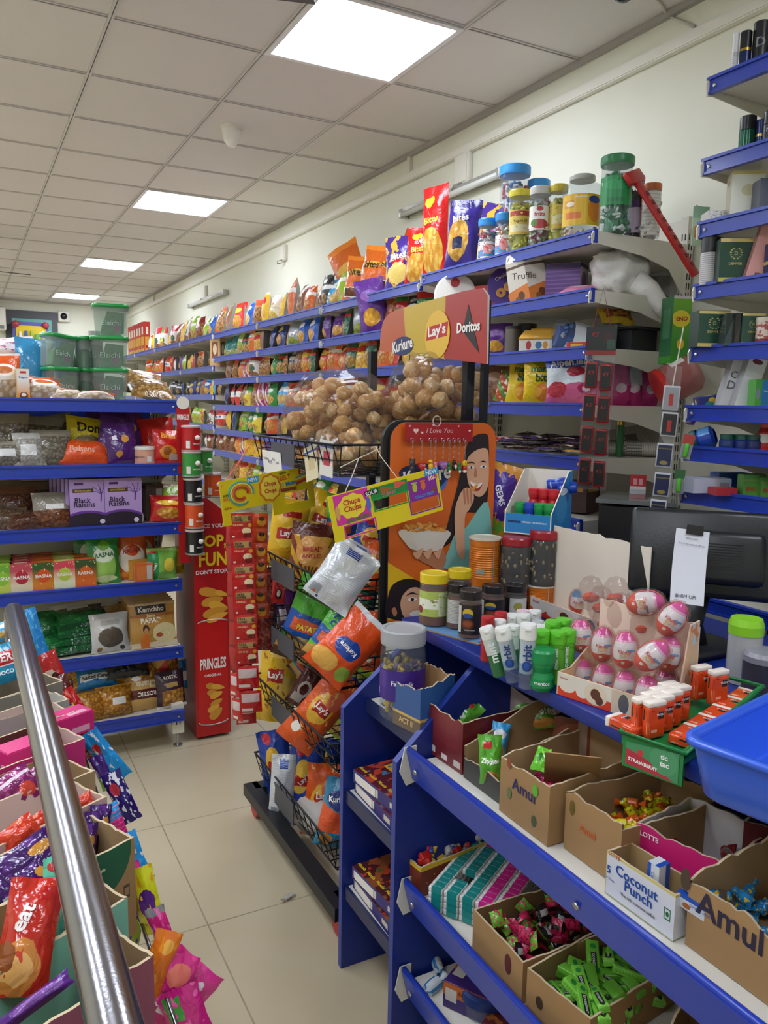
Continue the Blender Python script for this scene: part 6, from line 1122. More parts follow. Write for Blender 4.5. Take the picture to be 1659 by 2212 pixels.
def sweetcard(bl,br,tl,y0,y1,wins,label,base='#e8d21c'):
 A,B,C=at(*bl,y=y0),at(*br,y=y1),at(*tl,y=y0);M=frame(A,B-A,C-A);W,H=(B-A).length,(C-A).dot(M.to_3x3()@Vector((0,0,1)))
 t=thing('hanging_sweet_card',label,'hanging card',M);mb=MB();xs=sorted({0,1}|{w for q in wins for w in q[:2]});zs=sorted({0,1}|{w for q in wins for w in q[2:4]});m=mat('card print '+base,base,.4)
 for a,b in zip(xs,xs[1:]):
  for c,d in zip(zs,zs[1:]):
   if not any(q[0]<=a and b<=q[1]and q[2]<=c and d<=q[3]for q in wins):mb.box(((a+b)/2*W,.001,(c+d)/2*H),((b-a)*W,.002,(d-c)*H),m)
 mb.build('card',t);pr=MB()
 def blob(cx,cz,rx,rz,c,k=1,n=22,lob=0,amp=.0,rot=0):
  vs=[(cx*W+rx*W*cos(2*pi*i/n)*(1+amp*cos(lob*2*pi*i/n)),-.0003-.0005*k,cz*H+rz*H*sin(2*pi*i/n)*(1+amp*cos(lob*2*pi*i/n)))for i in range(n)];pr.add(vs,[tuple(range(n))],ink(c))
 def rect(a,b,c,d,col,k=1):pr.add([(a*W,-.0003-.0005*k,c*H),(b*W,-.0003-.0005*k,c*H),(b*W,-.0003-.0005*k,d*H),(a*W,-.0003-.0005*k,d*H)],[(0,1,2,3)],ink(col))
 def word(s,cx,cz,w,c,k=3,tilt=0):pr.text(s,T(cx*W,-.0003-.0005*k,cz*H)@RY(-tilt),ink(c),w=w*W,bold=.03)
 return t,pr,blob,rect,word,W,H,mb
t,pr,blob,rect,word,W,H,_=sweetcard((484,1138),(682,1094),(468,1041),2.24,2.34,[(.08,.52,0.0,.3),(.66,.93,.2,.46)],'yellow hanging sweet card with a rainbow swirl, left one, above the coffee sachets','#e3c91a')
rect(.28,.4,.84,.98,'#2a9ad8');word('NEW',.34,.91,.1,'#f2f2ee')
for k,c in enumerate(('#5aa898','#e8d24a','#d87a2a','#b8462a')):pr.tube([(W*(.2+(.13-.02*k)*cos(a)*(1-.06*max(0,a-2))),-.0012-.0002*k,H*(.66+(.26-.045*k)*sin(a)))for a in[q*.35-.2 for q in range(17)]],.0035,ink(c),4)
for k in range(9):pr.tube([(W*.4+W*.58*q/8,-.0006,H*(.82+.1*sin(q*.5))-.004*k)for q in range(0,0)]or[(W*.8,-.0008,H*(.62+.02*k)),(W*.99,-.0008,H*(.72+.02*k))],.0018,ink(['#b8462a','#d87a2a','#e8d24a','#5aa898'][k*4//9]),4)
blob(.51,.66,.12,.31,'#d8722a',1,32,9,.06);blob(.51,.66,.1,.27,'#f0d94a',2,32,9,.06);word('Chupa',.51,.74,.13,'#c2372a');word('Chups',.51,.58,.13,'#c2372a')
word('SOUR',.66,.94,.08,'#1c1a18',3,6);word('BELT',.68,.83,.12,'#c4572a',3,6);word('1 Meter',.73,.68,.17,'#1f78b8',3,6);rect(.62,.8,.5,.58,'#8a4a22');rect(.84,.95,.84,.98,'#b8222c');word('25/-',.895,.91,.08,'#f0e6dc');word('SUPER',.06,.66,.08,'#6a5a14');word('SOUR',.06,.58,.08,'#d8622a');word('COOL!',.06,.38,.08,'#a8321c');pr.build('print',t)
t,pr,blob,rect,word,W,H,_=sweetcard((725,1173),(958,1101),(703,1075),1.74,1.76,[(.1,.36,.05,.27),(.38,.68,.43,.65),(.7,.97,.12,.38)],'yellow, pink and purple hanging sweet card with gummy feet, in front of the snack poster')
for a,b,c,d,col in((.04,.34,.33,.98,'#d8369a'),(.36,.7,.66,.93,'#1f8a3c'),(.7,.97,.4,.86,'#8a2a98')):rect(a,b,c,d,col)
def win(a,b,c,d,col):
 for q in((a-.012,b+.012,c-.03,c),(a-.012,b+.012,d,d+.03),(a-.012,a,c,d),(b,b+.012,c,d)):rect(*q,col,1.6)
win(.1,.36,.05,.27,'#d8369a');win(.38,.68,.43,.65,'#1f9a3c');win(.7,.97,.12,.38,'#8a2a98')
blob(.19,.68,.12,.26,'#f0d93a',2,32,9,.06);word('Chupa',.19,.76,.15,'#c2372a');word('Chups',.19,.62,.15,'#c2372a');word('CRAWLERS',.22,.38,.2,'#2a7a3a',3,4);blob(.06,.6,.02,.16,'#d8a25a',2);blob(.33,.62,.02,.16,'#5a6ac8',2);word('SOUR',.37,.84,.11,'#f2efe6',3,4);rect(.31,.43,.79,.9,'#1c1a18',2);word('TUNNY',.52,.72,.13,'#d8728a',3,4);blob(.5,.82,.06,.06,'#a8622a',2,16,3,.3);blob(.62,.86,.05,.07,'#e0604a',2,16,3,.3)
for cx,c in((.76,'#b8cc3a'),(.84,'#e0722a')):
 blob(cx,.68,.022,.1,c,2)
 for q in range(5):blob(cx-.02+.01*q,.79-.004*abs(q-1),.006,.02,c,2.2,10)
blob(.93,.52,.02,.07,'#8a4a2a',2);word('CRAZY FEET',.84,.46,.18,'#4a9ad8');rect(.87,1,.86,1,'#2a8fd8',1.4);word('NEW',.935,.93,.11,'#f2f2ee',3);rect(.89,.98,.76,.84,'#d83a6a',2);word('10/-',.935,.8,.07,'#f2ece6');pr.build('print',t)
tag(MB().tube([at(775,990,y=1.93),at(760,1030,y=1.78),at(745,1064,y=1.752)],.0012,mat('string','#cfc6b4',.8),5).build('string'),'white string holding the left hole of the right sweet card','string')
tag(MB().tube([at(812,965,y=1.93),at(822,985,y=1.8),at(858,1032,y=1.755)],.0012,mat('string','#cfc6b4',.8),5).build('string'),'white string holding the right hole of the right sweet card','string')
tag(MB().tube([at(550,945,x=X0),at(515,1000,y=2.4),at(478,1052,y=2.238)],.0016,mat('orange string','#d8562a',.7),5).build('string'),'thin orange string holding the left sweet card to the top basket','string')
KY=1.862
A,B,C=at(875,955,y=KY),at(1020,955,y=KY),at(876,914,y=KY);t=thing('keyring_card','red heart-printed card with nine hanging keyrings on the orange poster','keyring card',T(A.x,KY,A.z));W,H=B.x-A.x,C.z-A.z
mb=MB();mb.box((W/2,0,H/2),(W,.002,H),mat('red card','#a8161c',.3));mb.build('card',t);mb=MB();mb.text('I Love You',T(W*.5,-.0016,H*.62),ink('#e8c9c4'),w=W*.4,shear=.3)
def heart(mb,cx,cz,r,m,y=-.0016,th=0):
 pts=[(16*sin(a)**3/16*r,(13*cos(a)-5*cos(2*a)-2*cos(3*a)-cos(4*a))/16*r)for a in[k*2*pi/24 for k in range(24)]]
 mb.prism(pts if th else pts,th or .0004,m,T(cx,y,cz))
for cx,cz,r in((.15,.6,.008),(.24,.5,.004),(.78,.85,.003),(.95,.6,.004),(.4,.9,.003),(.06,.85,.003)):heart(mb,cx*W,cz*H,r,ink('#ecd2cc'))
mb.build('print',t);MB().tube([(W*.45+.013*cos(a),-.002,H*1.12+.014*sin(a))for a in[k*pi/8 for k in range(16)]],.0012,mat('clear ring','#cfc8bc',.3),5,closed=True).build('hang_loop',t)
KM={c:mat('charm '+c,c,.35)for c in('#3a3a3e','#c41f22','#e8b81a','#e87a9a','#a066c0','#1f7a44','#141416','#e8e2d6')}
def charm(kind):
 m=MB()
 if kind=='cat':
  m.ball((0,0,0),(.009,.006,.009),KM['#3a3a3e']);m.ball((0,0,-.016),(.007,.005,.009),KM['#3a3a3e'])
  for s in(-1,1):m.prism([(s*.008,.004),(s*.003,.008),(s*.008,.013)],.004,KM['#3a3a3e'],T(0,-.002,0));m.ball((s*.004,0,-.026),(.003,.003,.005),KM['#3a3a3e'])
 elif kind in('red heart','purple heart'):
  c='#c41f22' if kind[0]=='r' else '#a066c0';heart(m,0,-.006,.013,KM[c],-.004,.008);m.text('LOVE',T(0,-.0048,-.004),ink('#f2e2de'),w=.017)
 elif kind=='duck':m.ball((0,0,0),(.007,.006,.007),KM['#e8b81a']);m.ball((.001,0,-.013),(.008,.007,.011),KM['#e8b81a']);m.ball((-.006,-.004,0),(.004,.003,.002),ink('#d8622a'))
 elif kind=='pink':m.ball((0,0,0),(.007,.005,.006),KM['#e87a9a']);m.tube([(0,0,0),(.003,0,-.012),(-.001,0,-.022),(.003,0,-.026)],[.005,.004,.003,.003],KM['#e87a9a'])
 elif kind=='green':m.ball((0,0,0),(.006,.006,.006),KM['#1f7a44']);m.ball((0,0,-.013),(.007,.006,.009),KM['#1f7a44']);m.ball((0,-.005,-.02),(.004,.003,.004),KM['#e8e2d6'])
 elif kind=='black':m.ball((0,0,0),(.006,.006,.007),KM['#141416']);m.ball((0,0,-.013),(.007,.006,.01),KM['#141416']);m.ball((.002,-.005,-.012),(.004,.003,.006),KM['#e8e2d6'])
 else:m.ball((0,0,0),(.009,.008,.009),KM['#e8b81a']);m.ball((0,0,-.014),(.007,.006,.008),KM['#c41f22']);m.ball((0,0,-.022),(.006,.006,.005),KM['#e8e2d6']);[m.ball((s*.003,-.0075,.002),.0014,KM['#141416'],None,6,4)for s in(-1,1)]
 return m
for k,(kind,u,v,lab)in enumerate((('cat',891,1000,'dark grey cat keyring, leftmost on the red card'),('red heart',911,1002,'red heart keyring second from the left on the red card'),('duck',930,998,'yellow duck keyring on the red card'),('pink',940,1002,'pink bird-like keyring between the yellow duck and purple heart'),('purple heart',957,999,'purple heart keyring on the red card'),('green',970,1003,'green and white keyring right of the purple heart'),('black',981,999,'black and white keyring near the right of the red card'),('green',992,1003,'green keyring second from the right on the red card'),('smiley',1004,1001,'yellow smiling keyring with a red body, rightmost on the red card'))):
 P=at(u,v,y=KY-.012);t=thing('keyring',lab,'keyring',T(*P));charm(kind).build('charm',t);top=at(u-0,950,y=KY-.006);L_=top.z-P.z;ch=MB()
 for q in range(7):
  z0=.01+(L_-.012)*q/7;rr_=(L_-.012)/14;ch.tube([(.0022*cos(a),.0022*cos(a)*(q%2),z0+rr_+rr_*1.1*sin(a))for a in[w*pi/4 for w in range(8)]],.0006,SCREW,4,closed=True)
 ch.build('chain',t);MB().tube([(.005*cos(a),.004,L_+.005*sin(a))for a in[w*pi/5 for w in range(10)]],.0007,SCREW,4,closed=True).build('ring',t)
CB=mat('blue laminate','#122a80',.42,noise_amt=.06,nscale=30);CBE=mat('blue edge','#22388f',.35);WLAM=mat('white laminate','#dedacd',.4)
TZ=.93;FX=.99
cnt=thing('till_counter','blue stepped till counter with open shelves of sweets facing the aisle','counter',T(0,0,0))
def side(y,pts):MB().prism(pts,.018,CB,T(0,y,0),CBE).build('side_panel',cnt)
side(1.735,[(.815,0),(1.62,0),(1.62,.9),(1.0,.9),(.985,.86),(.93,.815),(.815,.72)][::-1])
side(1.462,[(.818,0),(1.62,0),(1.62,.9),(1.04,.9),(.818,.69)][::-1])
side(-.2,[(.818,0),(1.62,0),(1.62,.9),(1.04,.9),(.818,.69)][::-1])
MB().box((1.6,.765,.45),(.018,1.92,.9),CB).build('back_panel',cnt)
MB().rbox(((FX+1.75)/2,.77,TZ-.015),(1.75-FX,1.98,.03),CB,.003).build('countertop',cnt)
MB().box((1.56,1.94,TZ-.016),(.4,.34,.028),CB).build('countertop',cnt);MB().box((1.56,2.09,.45),(.4,.018,.9),CB).build('end_panel',cnt)
for z,x in((.735,.885),(.5,.83),(.235,.83)):
 s=MB();s.box(((x+1.58)/2,1.607,z-.012),(1.58-x,.25,.022),WLAM);so=s.build('shelf',cnt);MB().box((x-.004,1.607,z-.016),(.008,.25,.036),mat('navy edge','#1c2650',.35)).build('edge_strip',so)
for z,x0 in((.69,.865),(.375,.862),(.155,.862)):
 s=MB();s.box(((x0+1.58)/2,.63,z-.01),(1.58-x0,1.64,.02),WLAM);so=s.build('shelf',cnt)
 r=MB();r.box((0,.63,0),(.012,1.64,.075),BLUE,T(.85,0,z-.004)@RY(-14));r.tube([(.842,-.19,z+.034),(.842,1.45,z+.034)],.006,BLUE,8)
 for yy in(1.42,.9,.4):r.lathe([(0,.003),(.006,.002),(.007,0)],SCREW,10,T(.842,yy,z-.01)@RY(-104))
 r.build('front_rail',so);MB().prism([(0,.035),(.03,.035),(.03,-.05),(.005,-.055),(-.012,-.02)],.003,CREAM,T(.835,1.455,z)).build('rail_end_plate',so)
def cpt(u,v,z):return at(u,v,z=z)
K2='#a07c50'
spc=flat('spice carton','#5c1a24',[('r',.1,.9,.25,.9,'#d8a03a'),('n',5,.52,'#b8402a'),('n',8,.6,'#3f7a9c'),('e',.82,.2,.16,.14,'#e6c81e')]);spl=flat('spice long side','#2c2470',[('r',.04,.55,.2,.8,'#d8d4cc'),('r',.8,.95,.3,.7,'#c9c2b0')])
spd=flat('spice dark top','#4a1a1c',[('n',4,.5,'#8a4a22'),('n',7,.58,'#a83a1c'),('n',9,.62,'#3f5a2a')])
for k,(z,lab,tp)in enumerate(((.502,'flat spice carton on the middle shelf of the narrow counter bay, lower one of two',spc),(.537,'flat bright spice carton on top in the middle shelf of the narrow counter bay',spc),(.237,'flat dark spice carton on the bottom shelf of the narrow counter bay, lower one',spd),(.275,'flat dark spice carton with a vegetable picture, on top on the bottom shelf',spd))):
 t=thing('spice_carton',lab,'carton',T(.985,1.605,z)@RZ(-90+(4 if k%2 else-2)));h=.033;mb=MB();mb.box((0,0,h/2),(.215,.3,h),spl,None,{'+z':tp});
 for i in range(5):mb.text('Masala',T(-.09+.045*i,-.13,h+.0006)@RX(-90),ink('#e0c22a'),w=.035,bold=.02)
 mb.build('box',t);MB().box((-.045,-.1512,h*.5),(.09,.001,h*.62),mat('jar white label','#e4ded6',.5)).build('side_label',t)
P=cpt(868,1545,.736);r=mm(98,P)/2;fl=flat('choc label','#3a1f80',[('r',0,.14,.1,.3,'#d8d4dc'),('r',.03,.3,.4,.95,'#4a2f8c'),('e',.75,.1,.2,.2,'#6a2a9c')])
jar(P,r,mm(196,P),'#a4a6aa','big frosted-lidded jar with a purple label on the counter shelf',lab=fl,lz=(.24,.58),txt=[('Fantastik',.44,1.0,'#f0eef2')],sw=['#4a3a5c','#c9a83a','#6a5a7c','#a88a3a'],fill=.74,sn=150,ssz=.013,neck=.92,lidh=.16,arc=(-200,20))
acm=flat('blue carton','#2a5590',[('b',0,.25,'#6a5a4a'),('b',.25,.3,'#c9a85a')])
carton('display_carton',Vector((.925,1.53,.736)),-80,.1,.105,.125,'blue open carton with kraft inside, beside the big clear jar',inc='#b98f60',seed=3,faces=acm,texts=[('ACT II','front',0,.02,.05,'#d8b878',0)],front_drop=.02)
def cpx(name,bl,br,tl,d,z,*a,**k):
 "carton whose lower front corners and upper left front corner are seen at bl, br, tl"
 A,B=at(*bl,z=z),at(*br,z=z);e=(B-A);w=e.length;e.normalize();h=at(*tl,y=A.y).z-z
 return carton(name,(A+B)/2+Vector((-e.y,e.x,0))*d/2,math.degrees(math.atan2(e.y,e.x)),w,d,h,*a,**k)
mar2=flat('maroon card','#6e2024',[('r',.05,.34,.08,.2,'#d8cfc8'),('r',.5,.64,.06,.16,'#d8cfc8'),('r',.8,.96,.06,.18,'#c9b8b0'),('r',.1,.9,.35,.9,'#77262a')])
cpx('display_carton',(912,1615),(997,1673),(918,1505),.22,.692,'maroon open carton, farthest of the cartons on the upper counter tray',inc='#cdb9b4',faces=mar2,seed=4,front_drop=.01,right_drop=.0)
cpx('display_carton',(1001,1678),(1080,1738),(1012,1522),.24,.692,'kraft carton with a cut-down dark front, full of biscuit packets',inc='#a88c62',faces=flat('dark card','#3a3a34',[('b',.3,2,'#a08458')]),seed=5,front_drop=.115,torn=.014)
lav=flat('brown wafer card','#6e3424',[('e',.5,.7,.5,.3,'#84442e'),('e',.62,.45,.12,.2,'#b8281e'),('r',.26,.36,0,1,'#a8907c')])
carton('display_carton',Vector((1.16,1.17,.692)),-62,.2,.1,.15,'brown wafer carton wedged behind the kraft cartons on the upper tray',faces=lav,inc='#7a4a38',seed=6,texts=[('Lavian','front',.03,.12,.07,'#e6d6c8',4)])
ab=[('Amul','front',.0,.075,.07,'#2c2c5a',0)];tape=mat('clear tape','#c9c0ae',.2)
c_t=cpx('kraft_carton',(1078,1749),(1182,1829),(1086,1612),.21,.692,'kraft carton with dark blue lettering and punched holes, tape on its front',outc=K2,seed=7,texts=ab,holes=[('front',-.045,.11,.007,.011,'#8a4a2a'),('front',.035,.09,.008,.012,'#5fae2c'),('front',-.042,.05,.007,.011,'#6a7a4a'),('front',.034,.03,.007,.011,'#4a5a3a')],torn=.01,front_drop=.02,back_rise=.015)
c_y=cpx('kraft_carton',(1217,1830),(1336,1918),(1225,1708),.24,.692,'kraft carton with small orange lettering and yellow sweets inside',outc=K2,seed=8,texts=[('Amul','front',-.01,.06,.04,'#c4622a',0),('A','right',-.06,.05,.02,'#c4622a',0)],holes=[('front',-.05,.085,.006,.014,'#6a5a1a'),('front',.045,.04,.006,.014,'#8a962a')],torn=.012,right_drop=.01)
coco=flat('coconut card','#d9d9de',[('b',.95,1.1,'#cfc06a'),('b',0,.03,'#b8c0a0'),('r',0,.012,0,1,'#cfc06a'),('r',.86,.95,.36,.62,'#2a6a3a'),('r',.872,.938,.39,.59,'#d9d9de'),('e',.905,.49,.022,.06,'#1f6a34')])
cpx('coconut_carton',(1306,1927),(1453,2034),(1311,1837),.055,.692,'white coconut toffee carton with blue lettering at the tray front',faces=coco,inc='#a38558',torn=.002,seed=9,texts=[('Coconut','front',-.005,.054,.085,'#1f4f9c',0),('Punch','front',.0,.036,.055,'#1f4f9c',0),('LOTTE','front',-.052,.073,.024,'#a82a34',0),('The rich coconut toffee','front',.0,.018,.07,'#4a4a4a',0),('5','front',-.062,.045,.008,'#1f4f9c',0),('Per Piece','front',-.06,.03,.022,'#6a7aa8',0)])
for k,(M,lab)in enumerate(((T(.925,.81,.696)@RZ(-86),'small white and blue coconut box standing upright inside the coconut carton'),(T(.925,.765,.757)@RZ(-86)@RY(90),'small white and blue coconut box lying flat inside the coconut carton'))):
 t=thing('toffee_box',lab,'box',M);mb=MB();mb.box((0,0,.045),(.022,.026,.085),flat('toffee box','#d5d8de',[('r',.6,1,0,1,'#1f4fae')]),None,{'-y':flat('toffee box front','#c9ced6',[('r',.0,.3,0,1,'#1f4fae'),('e',.7,.2,.2,.08,'#a8622a')])});mb.build('box',t);mb=MB();mb.text('Coconut Punch',T(0,-.0136,.05)@RY(90),ink('#1f4f9c'),w=.05);mb.build('print',t)
c_p=carton('lotte_carton',Vector((1.06,.84,.692)),-80,.15,.16,.1,'pink and white sweet carton behind the white coconut carton',faces=flat('pink card','#c21f6a',[('e',.04,.86,.012,.05,'#ece4e8')]),inc='#d2cccb',seed=10,texts=[('LOTTE','front',-.05,.088,.035,'#f0e8ec',0)],torn=.01)
c_l=cpx('kraft_carton',(1479,2038),(1690,2195),(1489,1862),.2,.692,'largest kraft carton with big dark lettering, at the bottom right corner',outc=K2,seed=11,texts=[('Amul','front',-.01,.08,.11,'#2c2438',0)],holes=[('front',-.085,.1,.009,.018,'#4a3a2a'),('front',.07,.055,.01,.02,'#3a9ac8'),('front',-.02,.115,.006,.007,'#3a2418')],torn=.02,front_drop=.03,right_drop=.05)
carton('display_carton',Vector((1.2,.72,.692)),-80,.2,.14,.12,'dim dark red sweet carton behind the pink one, under the blue tray',faces=flat('dim red card','#5c2424'),inc='#8a7c78',seed=12)
zp=pk('apricot biscuit','#5fae34',[('e',.5,.18,.3,.14,'#d89a4a'),('r',.2,.6,.74,.88,'#c22a24'),('n',5,.62,'#4a9a2c')],dist=.05,rough=.2);pz=pk('purple biscuit','#3a2468',[('n',4,.55,'#5a4490'),('r',.1,.4,.1,.7,'#8a84a0')],rough=.16)
def cbag(name,M,w,h,t_,m,label,seed,texts=(),cat='packet',group=None):
 o=thing(name,label,cat,M,group);bag(w,h,t_,m,None,seed,9,11,texts,.006,.4).build('packet',o);return o
def cb_(u,v,x,pw,ph,m,lab,seed,tx=(),tilt=0,lean=-8):return rbag('biscuit_packet',u,v,x,pw,ph,m,lab,tilt,.035,None,lean,seed,tx,cat='packet')
ZT_=[('Zippies',.5,.5,.8,'#f2f4ea')]
cb_(1060,1640,.93,52,108,zp,'green biscuit packet standing at the cut-down front of the kraft carton',401,ZT_,-4)
cb_(1032,1618,.97,44,110,pz,'dark purple packet beside the standing green biscuit packet',402)
cb_(1078,1600,1.0,40,80,WD['sky blue'],'blue tip of a packet behind the standing green biscuit packet',403,(),8)
cb_(1165,1545,1.12,95,60,zp,'green biscuit packet lying at the back of the dark-fronted carton',404,ZT_,-16,-40)
cb_(1000,1542,1.0,60,80,zp,'green biscuit packet slanting inside the maroon carton',405,[('5',.5,.5,.2,'#e8f0e0')],40,-20)
tag(MB().box((0,0,0),(.1,.002,.13),mat('card '+K2,K2,.75),T(*at(1235,1665,x=.97))@RZ(-40)@RX(40)).build('cardboard_sheet'),'loose kraft cardboard sheet lying inside the lettered taped carton','cardboard')
GRC=pk('green wrap','#5fb82c',[('n',6,.58,'#8fd84a'),('e',.5,.5,.14,.2,'#2f7a1c')],rough=.18)
cbag('wrapped_sweet',T(*at(1160,1665,x=.93))@RZ(-60)@RX(-50),.03,.05,.018,GRC,'bright green wrapped sweet in front of the loose cardboard sheet',406)
def scatter(name,meshes,n,box,label,group,seed,cat='sweet',tilt=60,sc=(.9,1.1),rzr=(0,360)):
 "n loose pieces heaped inside box = (matrix, half x, half y, z0, z1)"
 M0,hx_,hy_,z0,z1=box;rr=random.Random(seed)
 for k in range(n):
  M=M0@T(rr.uniform(-hx_,hx_),rr.uniform(-hy_,hy_),z0+(z1-z0)*(k/n)**.8)@RZ(rr.uniform(*rzr))@RX(rr.uniform(-tilt,tilt))@RY(rr.uniform(-tilt,tilt))@S(rr.uniform(*sc));i=k%len(meshes)
  mesh_obj(name,meshes[i],M,label[i%len(label)],cat,group[i%len(group)])
def twist(m,m2=None,L=.028,r=.009):return MB().lathe([(r*.9,-L*.95),(r*.2,-L*.5),(r,-L*.42),(r*1.1,0),(r,L*.42),(r*.2,L*.5),(r*.9,L*.95)],m,8,RY(90))
tw=lambda n,c,sh=():mkmesh(twist(pk('twist '+n,c,sh,rough=.18)),'wrapped_sweet')
scatter('wrapped_sweet',[tw('yellow','#d8c81e',[('n',5,.56,'#5a8a1c')]),tw('yellow two','#e0d42a',[('n',6,.6,'#c92a2a')]),tw('orange','#c8571c',[('n',6,.6,'#e08a3a')])],44,(c_y.matrix_world,.05,.09,.02,.07),['yellow twist-wrapped sweet heaped in the orange-lettered kraft carton','yellow and red twist sweet heaped in the orange-lettered kraft carton','orange twist-wrapped sweet in the orange-lettered kraft carton'],['yellow sweets in kraft carton','yellow red sweets in kraft carton','orange sweets in kraft carton'],5)
scatter('wrapped_sweet',[tw('pink','#c8246a',[('n',6,.58,'#e88ab0')])],12,(c_t.matrix_world,.03,.06,.02,.08),['pink wrapped sweet at the back of the taped lettered carton'],['pink sweets in taped carton'],6)
scatter('wrapped_sweet',[tw('red dark','#8a1c24',[('n',6,.58,'#2a5a2c')])],14,(c_p.matrix_world,.055,.05,.015,.045),['dark red wrapped sweet inside the pink and white carton'],['dark red sweets in pink carton'],7)
scatter('wrapped_sweet',[tw('blue','#1f7ab0',[('n',6,.58,'#d8b42a')])],16,(c_l.matrix_world,.09,.07,.02,.07),['blue wrapped sweet inside the largest kraft carton'],['blue sweets in largest carton'],8)
asm=flat('assorted card','#7a3420',[('b',.85,1.1,'#d8b22a')])
A_=frame((.975,1.475,.378),(.17,-.1,0),(0,0,1))
c_a=cpx('sweet_tray',(865,1902),(908,1938),(851,1846),.22,.378,'small open carton of assorted sweets at the far end of the middle counter tray',faces=asm,inc='#b8a494',seed=13,torn=.006)
bx=lambda n,c,sh,d=(.03,.02,.014):mkmesh(MB().rbox((0,0,0),d,flat(n,c,sh,rough=.25),.002),n.replace(' ','_'))
scatter('wrapped_sweet',[bx('sweet red','#b8231f',[('r',.2,.8,.2,.8,'#e8c83a')]),bx('sweet blue','#1f4fae',[('r',.2,.8,.2,.8,'#e6e6ea')]),tw('white foil','#c9c6c0',[('n',5,.6,'#7a7a80')]),bx('sweet yellow','#d8b22a',[('r',.2,.8,.2,.8,'#b8231f')])],48,(c_a.matrix_world,.024,.09,.03,.085),[c+' sweet in the assorted carton on the middle counter tray' for c in('red and yellow block','blue and white block','silver white twist','yellow and red block')],['assorted '+c for c in('red','blue','silver','yellow')],9,tilt=40)
def gum(c,n):
 m=MB();m.rbox((0,0,0),(.017,.034,.013),mat('gum white','#dcdcd8',.3),.002);m.box((0,-.003,.0003),(.0176,.024,.0134),mat('gum '+c,c,.3));m.text('HAPPYDENT',T(0,-.003,.0074)@RX(-90)@RY(90)@T(0,0,0),ink('#e8ecec'),w=.02);return mkmesh(m,'gum_pack')
GT,GP=gum('#1c8a86','t'),gum('#d8288c','p');ex=Vector((.86,.5,0)).normalized();ey=Vector((ex.y,-ex.x,0));o0=Vector((.872,1.365,.378));gtr=math.degrees(math.atan2(ex.y,ex.x))
for r_ in range(5):
 c,n=(GT,13)if r_<3 else(GP,13)
 for q in range(n):
  for lv in range(4):
   if lv<3 and not(q==0 or r_ in(0,4)):continue
   if r_==1 and q in(3,4)and lv==3:continue
   P=o0+ex*(.0182*q+.002*r_)+ey*(.0368*r_)+Vector((0,0,.0075+.0142*lv+.0008*q));col='teal' if r_<3 else 'pink'
   pinkq=r_==1 and q>10
   mesh_obj('gum_pack',GP if pinkq else c,T(*P)@RZ(gtr+(q*37%5)-2),f'small white and {"pink" if pinkq else col} gum pack in the neat rows on the middle counter tray','gum',('pink' if pinkq else col)+' gum packs on the middle tray')
c_j=cpx('kraft_carton',(1020,2046),(1126,2168),(1003,1970),.27,.378,'kraft carton of pink and black jelly sweets on the middle counter tray',outc=K2,inc='#8f7048',seed=14,torn=.006,holes=[('front',.04,.05,.01,.02,'#5a1a24')])
jl=lambda n,c,d:mkmesh(bag(.036,.04,.016,pk(n,c,d,rough=.2),None,7,5,5,wr=.003),'jelly_sweet')
scatter('jelly_sweet',[jl('jelly pink','#b81f4a',[('r',.1,.9,.3,.65,'#1c1a1c')]),jl('jelly black','#1f1a1e',[('r',.15,.85,.35,.7,'#c9c4c8')]),jl('jelly pink two','#c82a5a',[('n',5,.55,'#7a1434')]),jl('jelly green','#5fae2c',[('n',5,.55,'#c82a5a')])],84,(c_j.matrix_world,.055,.11,.015,.075),[c+' jelly sweet heaped in the kraft carton on the middle tray' for c in('pink and black','black and white','plain pink','green')],['jelly '+c for c in('pink black','black','pink','green')],10,sc=(.7,.9))
c_g=cpx('kraft_carton',(1135,2184),(1270,2300),(1109,2104),.27,.378,'kraft carton heaped with green mint gum packs on the middle counter tray',outc=K2,inc='#8f7048',seed=15,torn=.006,texts=[('HAPPY CONE','left',.03,.07,.1,'#6a5434',0)],holes=[('front',-.04,.04,.008,.012,'#3a2418')],back_rise=.0)
dm=MB();dgm=flat('mint gum','#6fb83a',[('s',0,14,.2,'#5a9a2e'),('r',0,.14,0,1,'#8fd05a')],rough=.25);dm.rbox((0,0,0),(.075,.022,.013),dgm,.002);dm.poly([(-.012,-.0003,-.005),(.028,-.0003,-.005),(.034,-.0003,0),(.028,-.0003,.005),(-.012,-.0003,.005)],ink('#1c241c'),T(0,0,.0072)@RX(-90));dm.text('DOUBLEMINT',T(.009,0,.0078)@RX(-90),ink('#eef2e8'),w=.036);dm.lathe([(0,0),(.005,0),(.005,.0004)],ink('#1f7a34'),12,T(-.024,0,.007));
dml=mkmesh(dm,'mint_gum_pack');dme=mkmesh(MB().rbox((0,0,0),(.045,.022,.012),dgm,.002),'mint_gum_pack')
scatter('mint_gum_pack',[dml,dml,dme],70,(c_g.matrix_world,.06,.11,.02,.08),['green mint gum pack with a black name panel, heaped in its kraft carton','green mint gum pack with a black name panel, heaped in its kraft carton','short plain green gum pack in the green gum carton'],['named mint gum packs','named mint gum packs','short green gum packs'],11,'gum',26,rzr=(-60,60))
carton('kraft_carton',Vector((1.0,.72,.378)),-64,.18,.26,.11,'empty-looking kraft carton right of the green gum carton, bottom edge of the view',outc=K2,inc='#8a6e4a',seed=16,torn=.016)
P=cpt(1050,2140,.2);t=thing('round_tub','round tub with a dark blue lid on the lowest counter tray','tub',T(P.x,P.y,.157));MB().lathe([(0,0),(.05,0),(.055,.04)],PETC,24).build('tub',t);MB().lathe([(.058,.036),(.058,.056),(.05,.06),(0,.052)],mat('navy lid','#16306e',.35),24).build('lid',t)
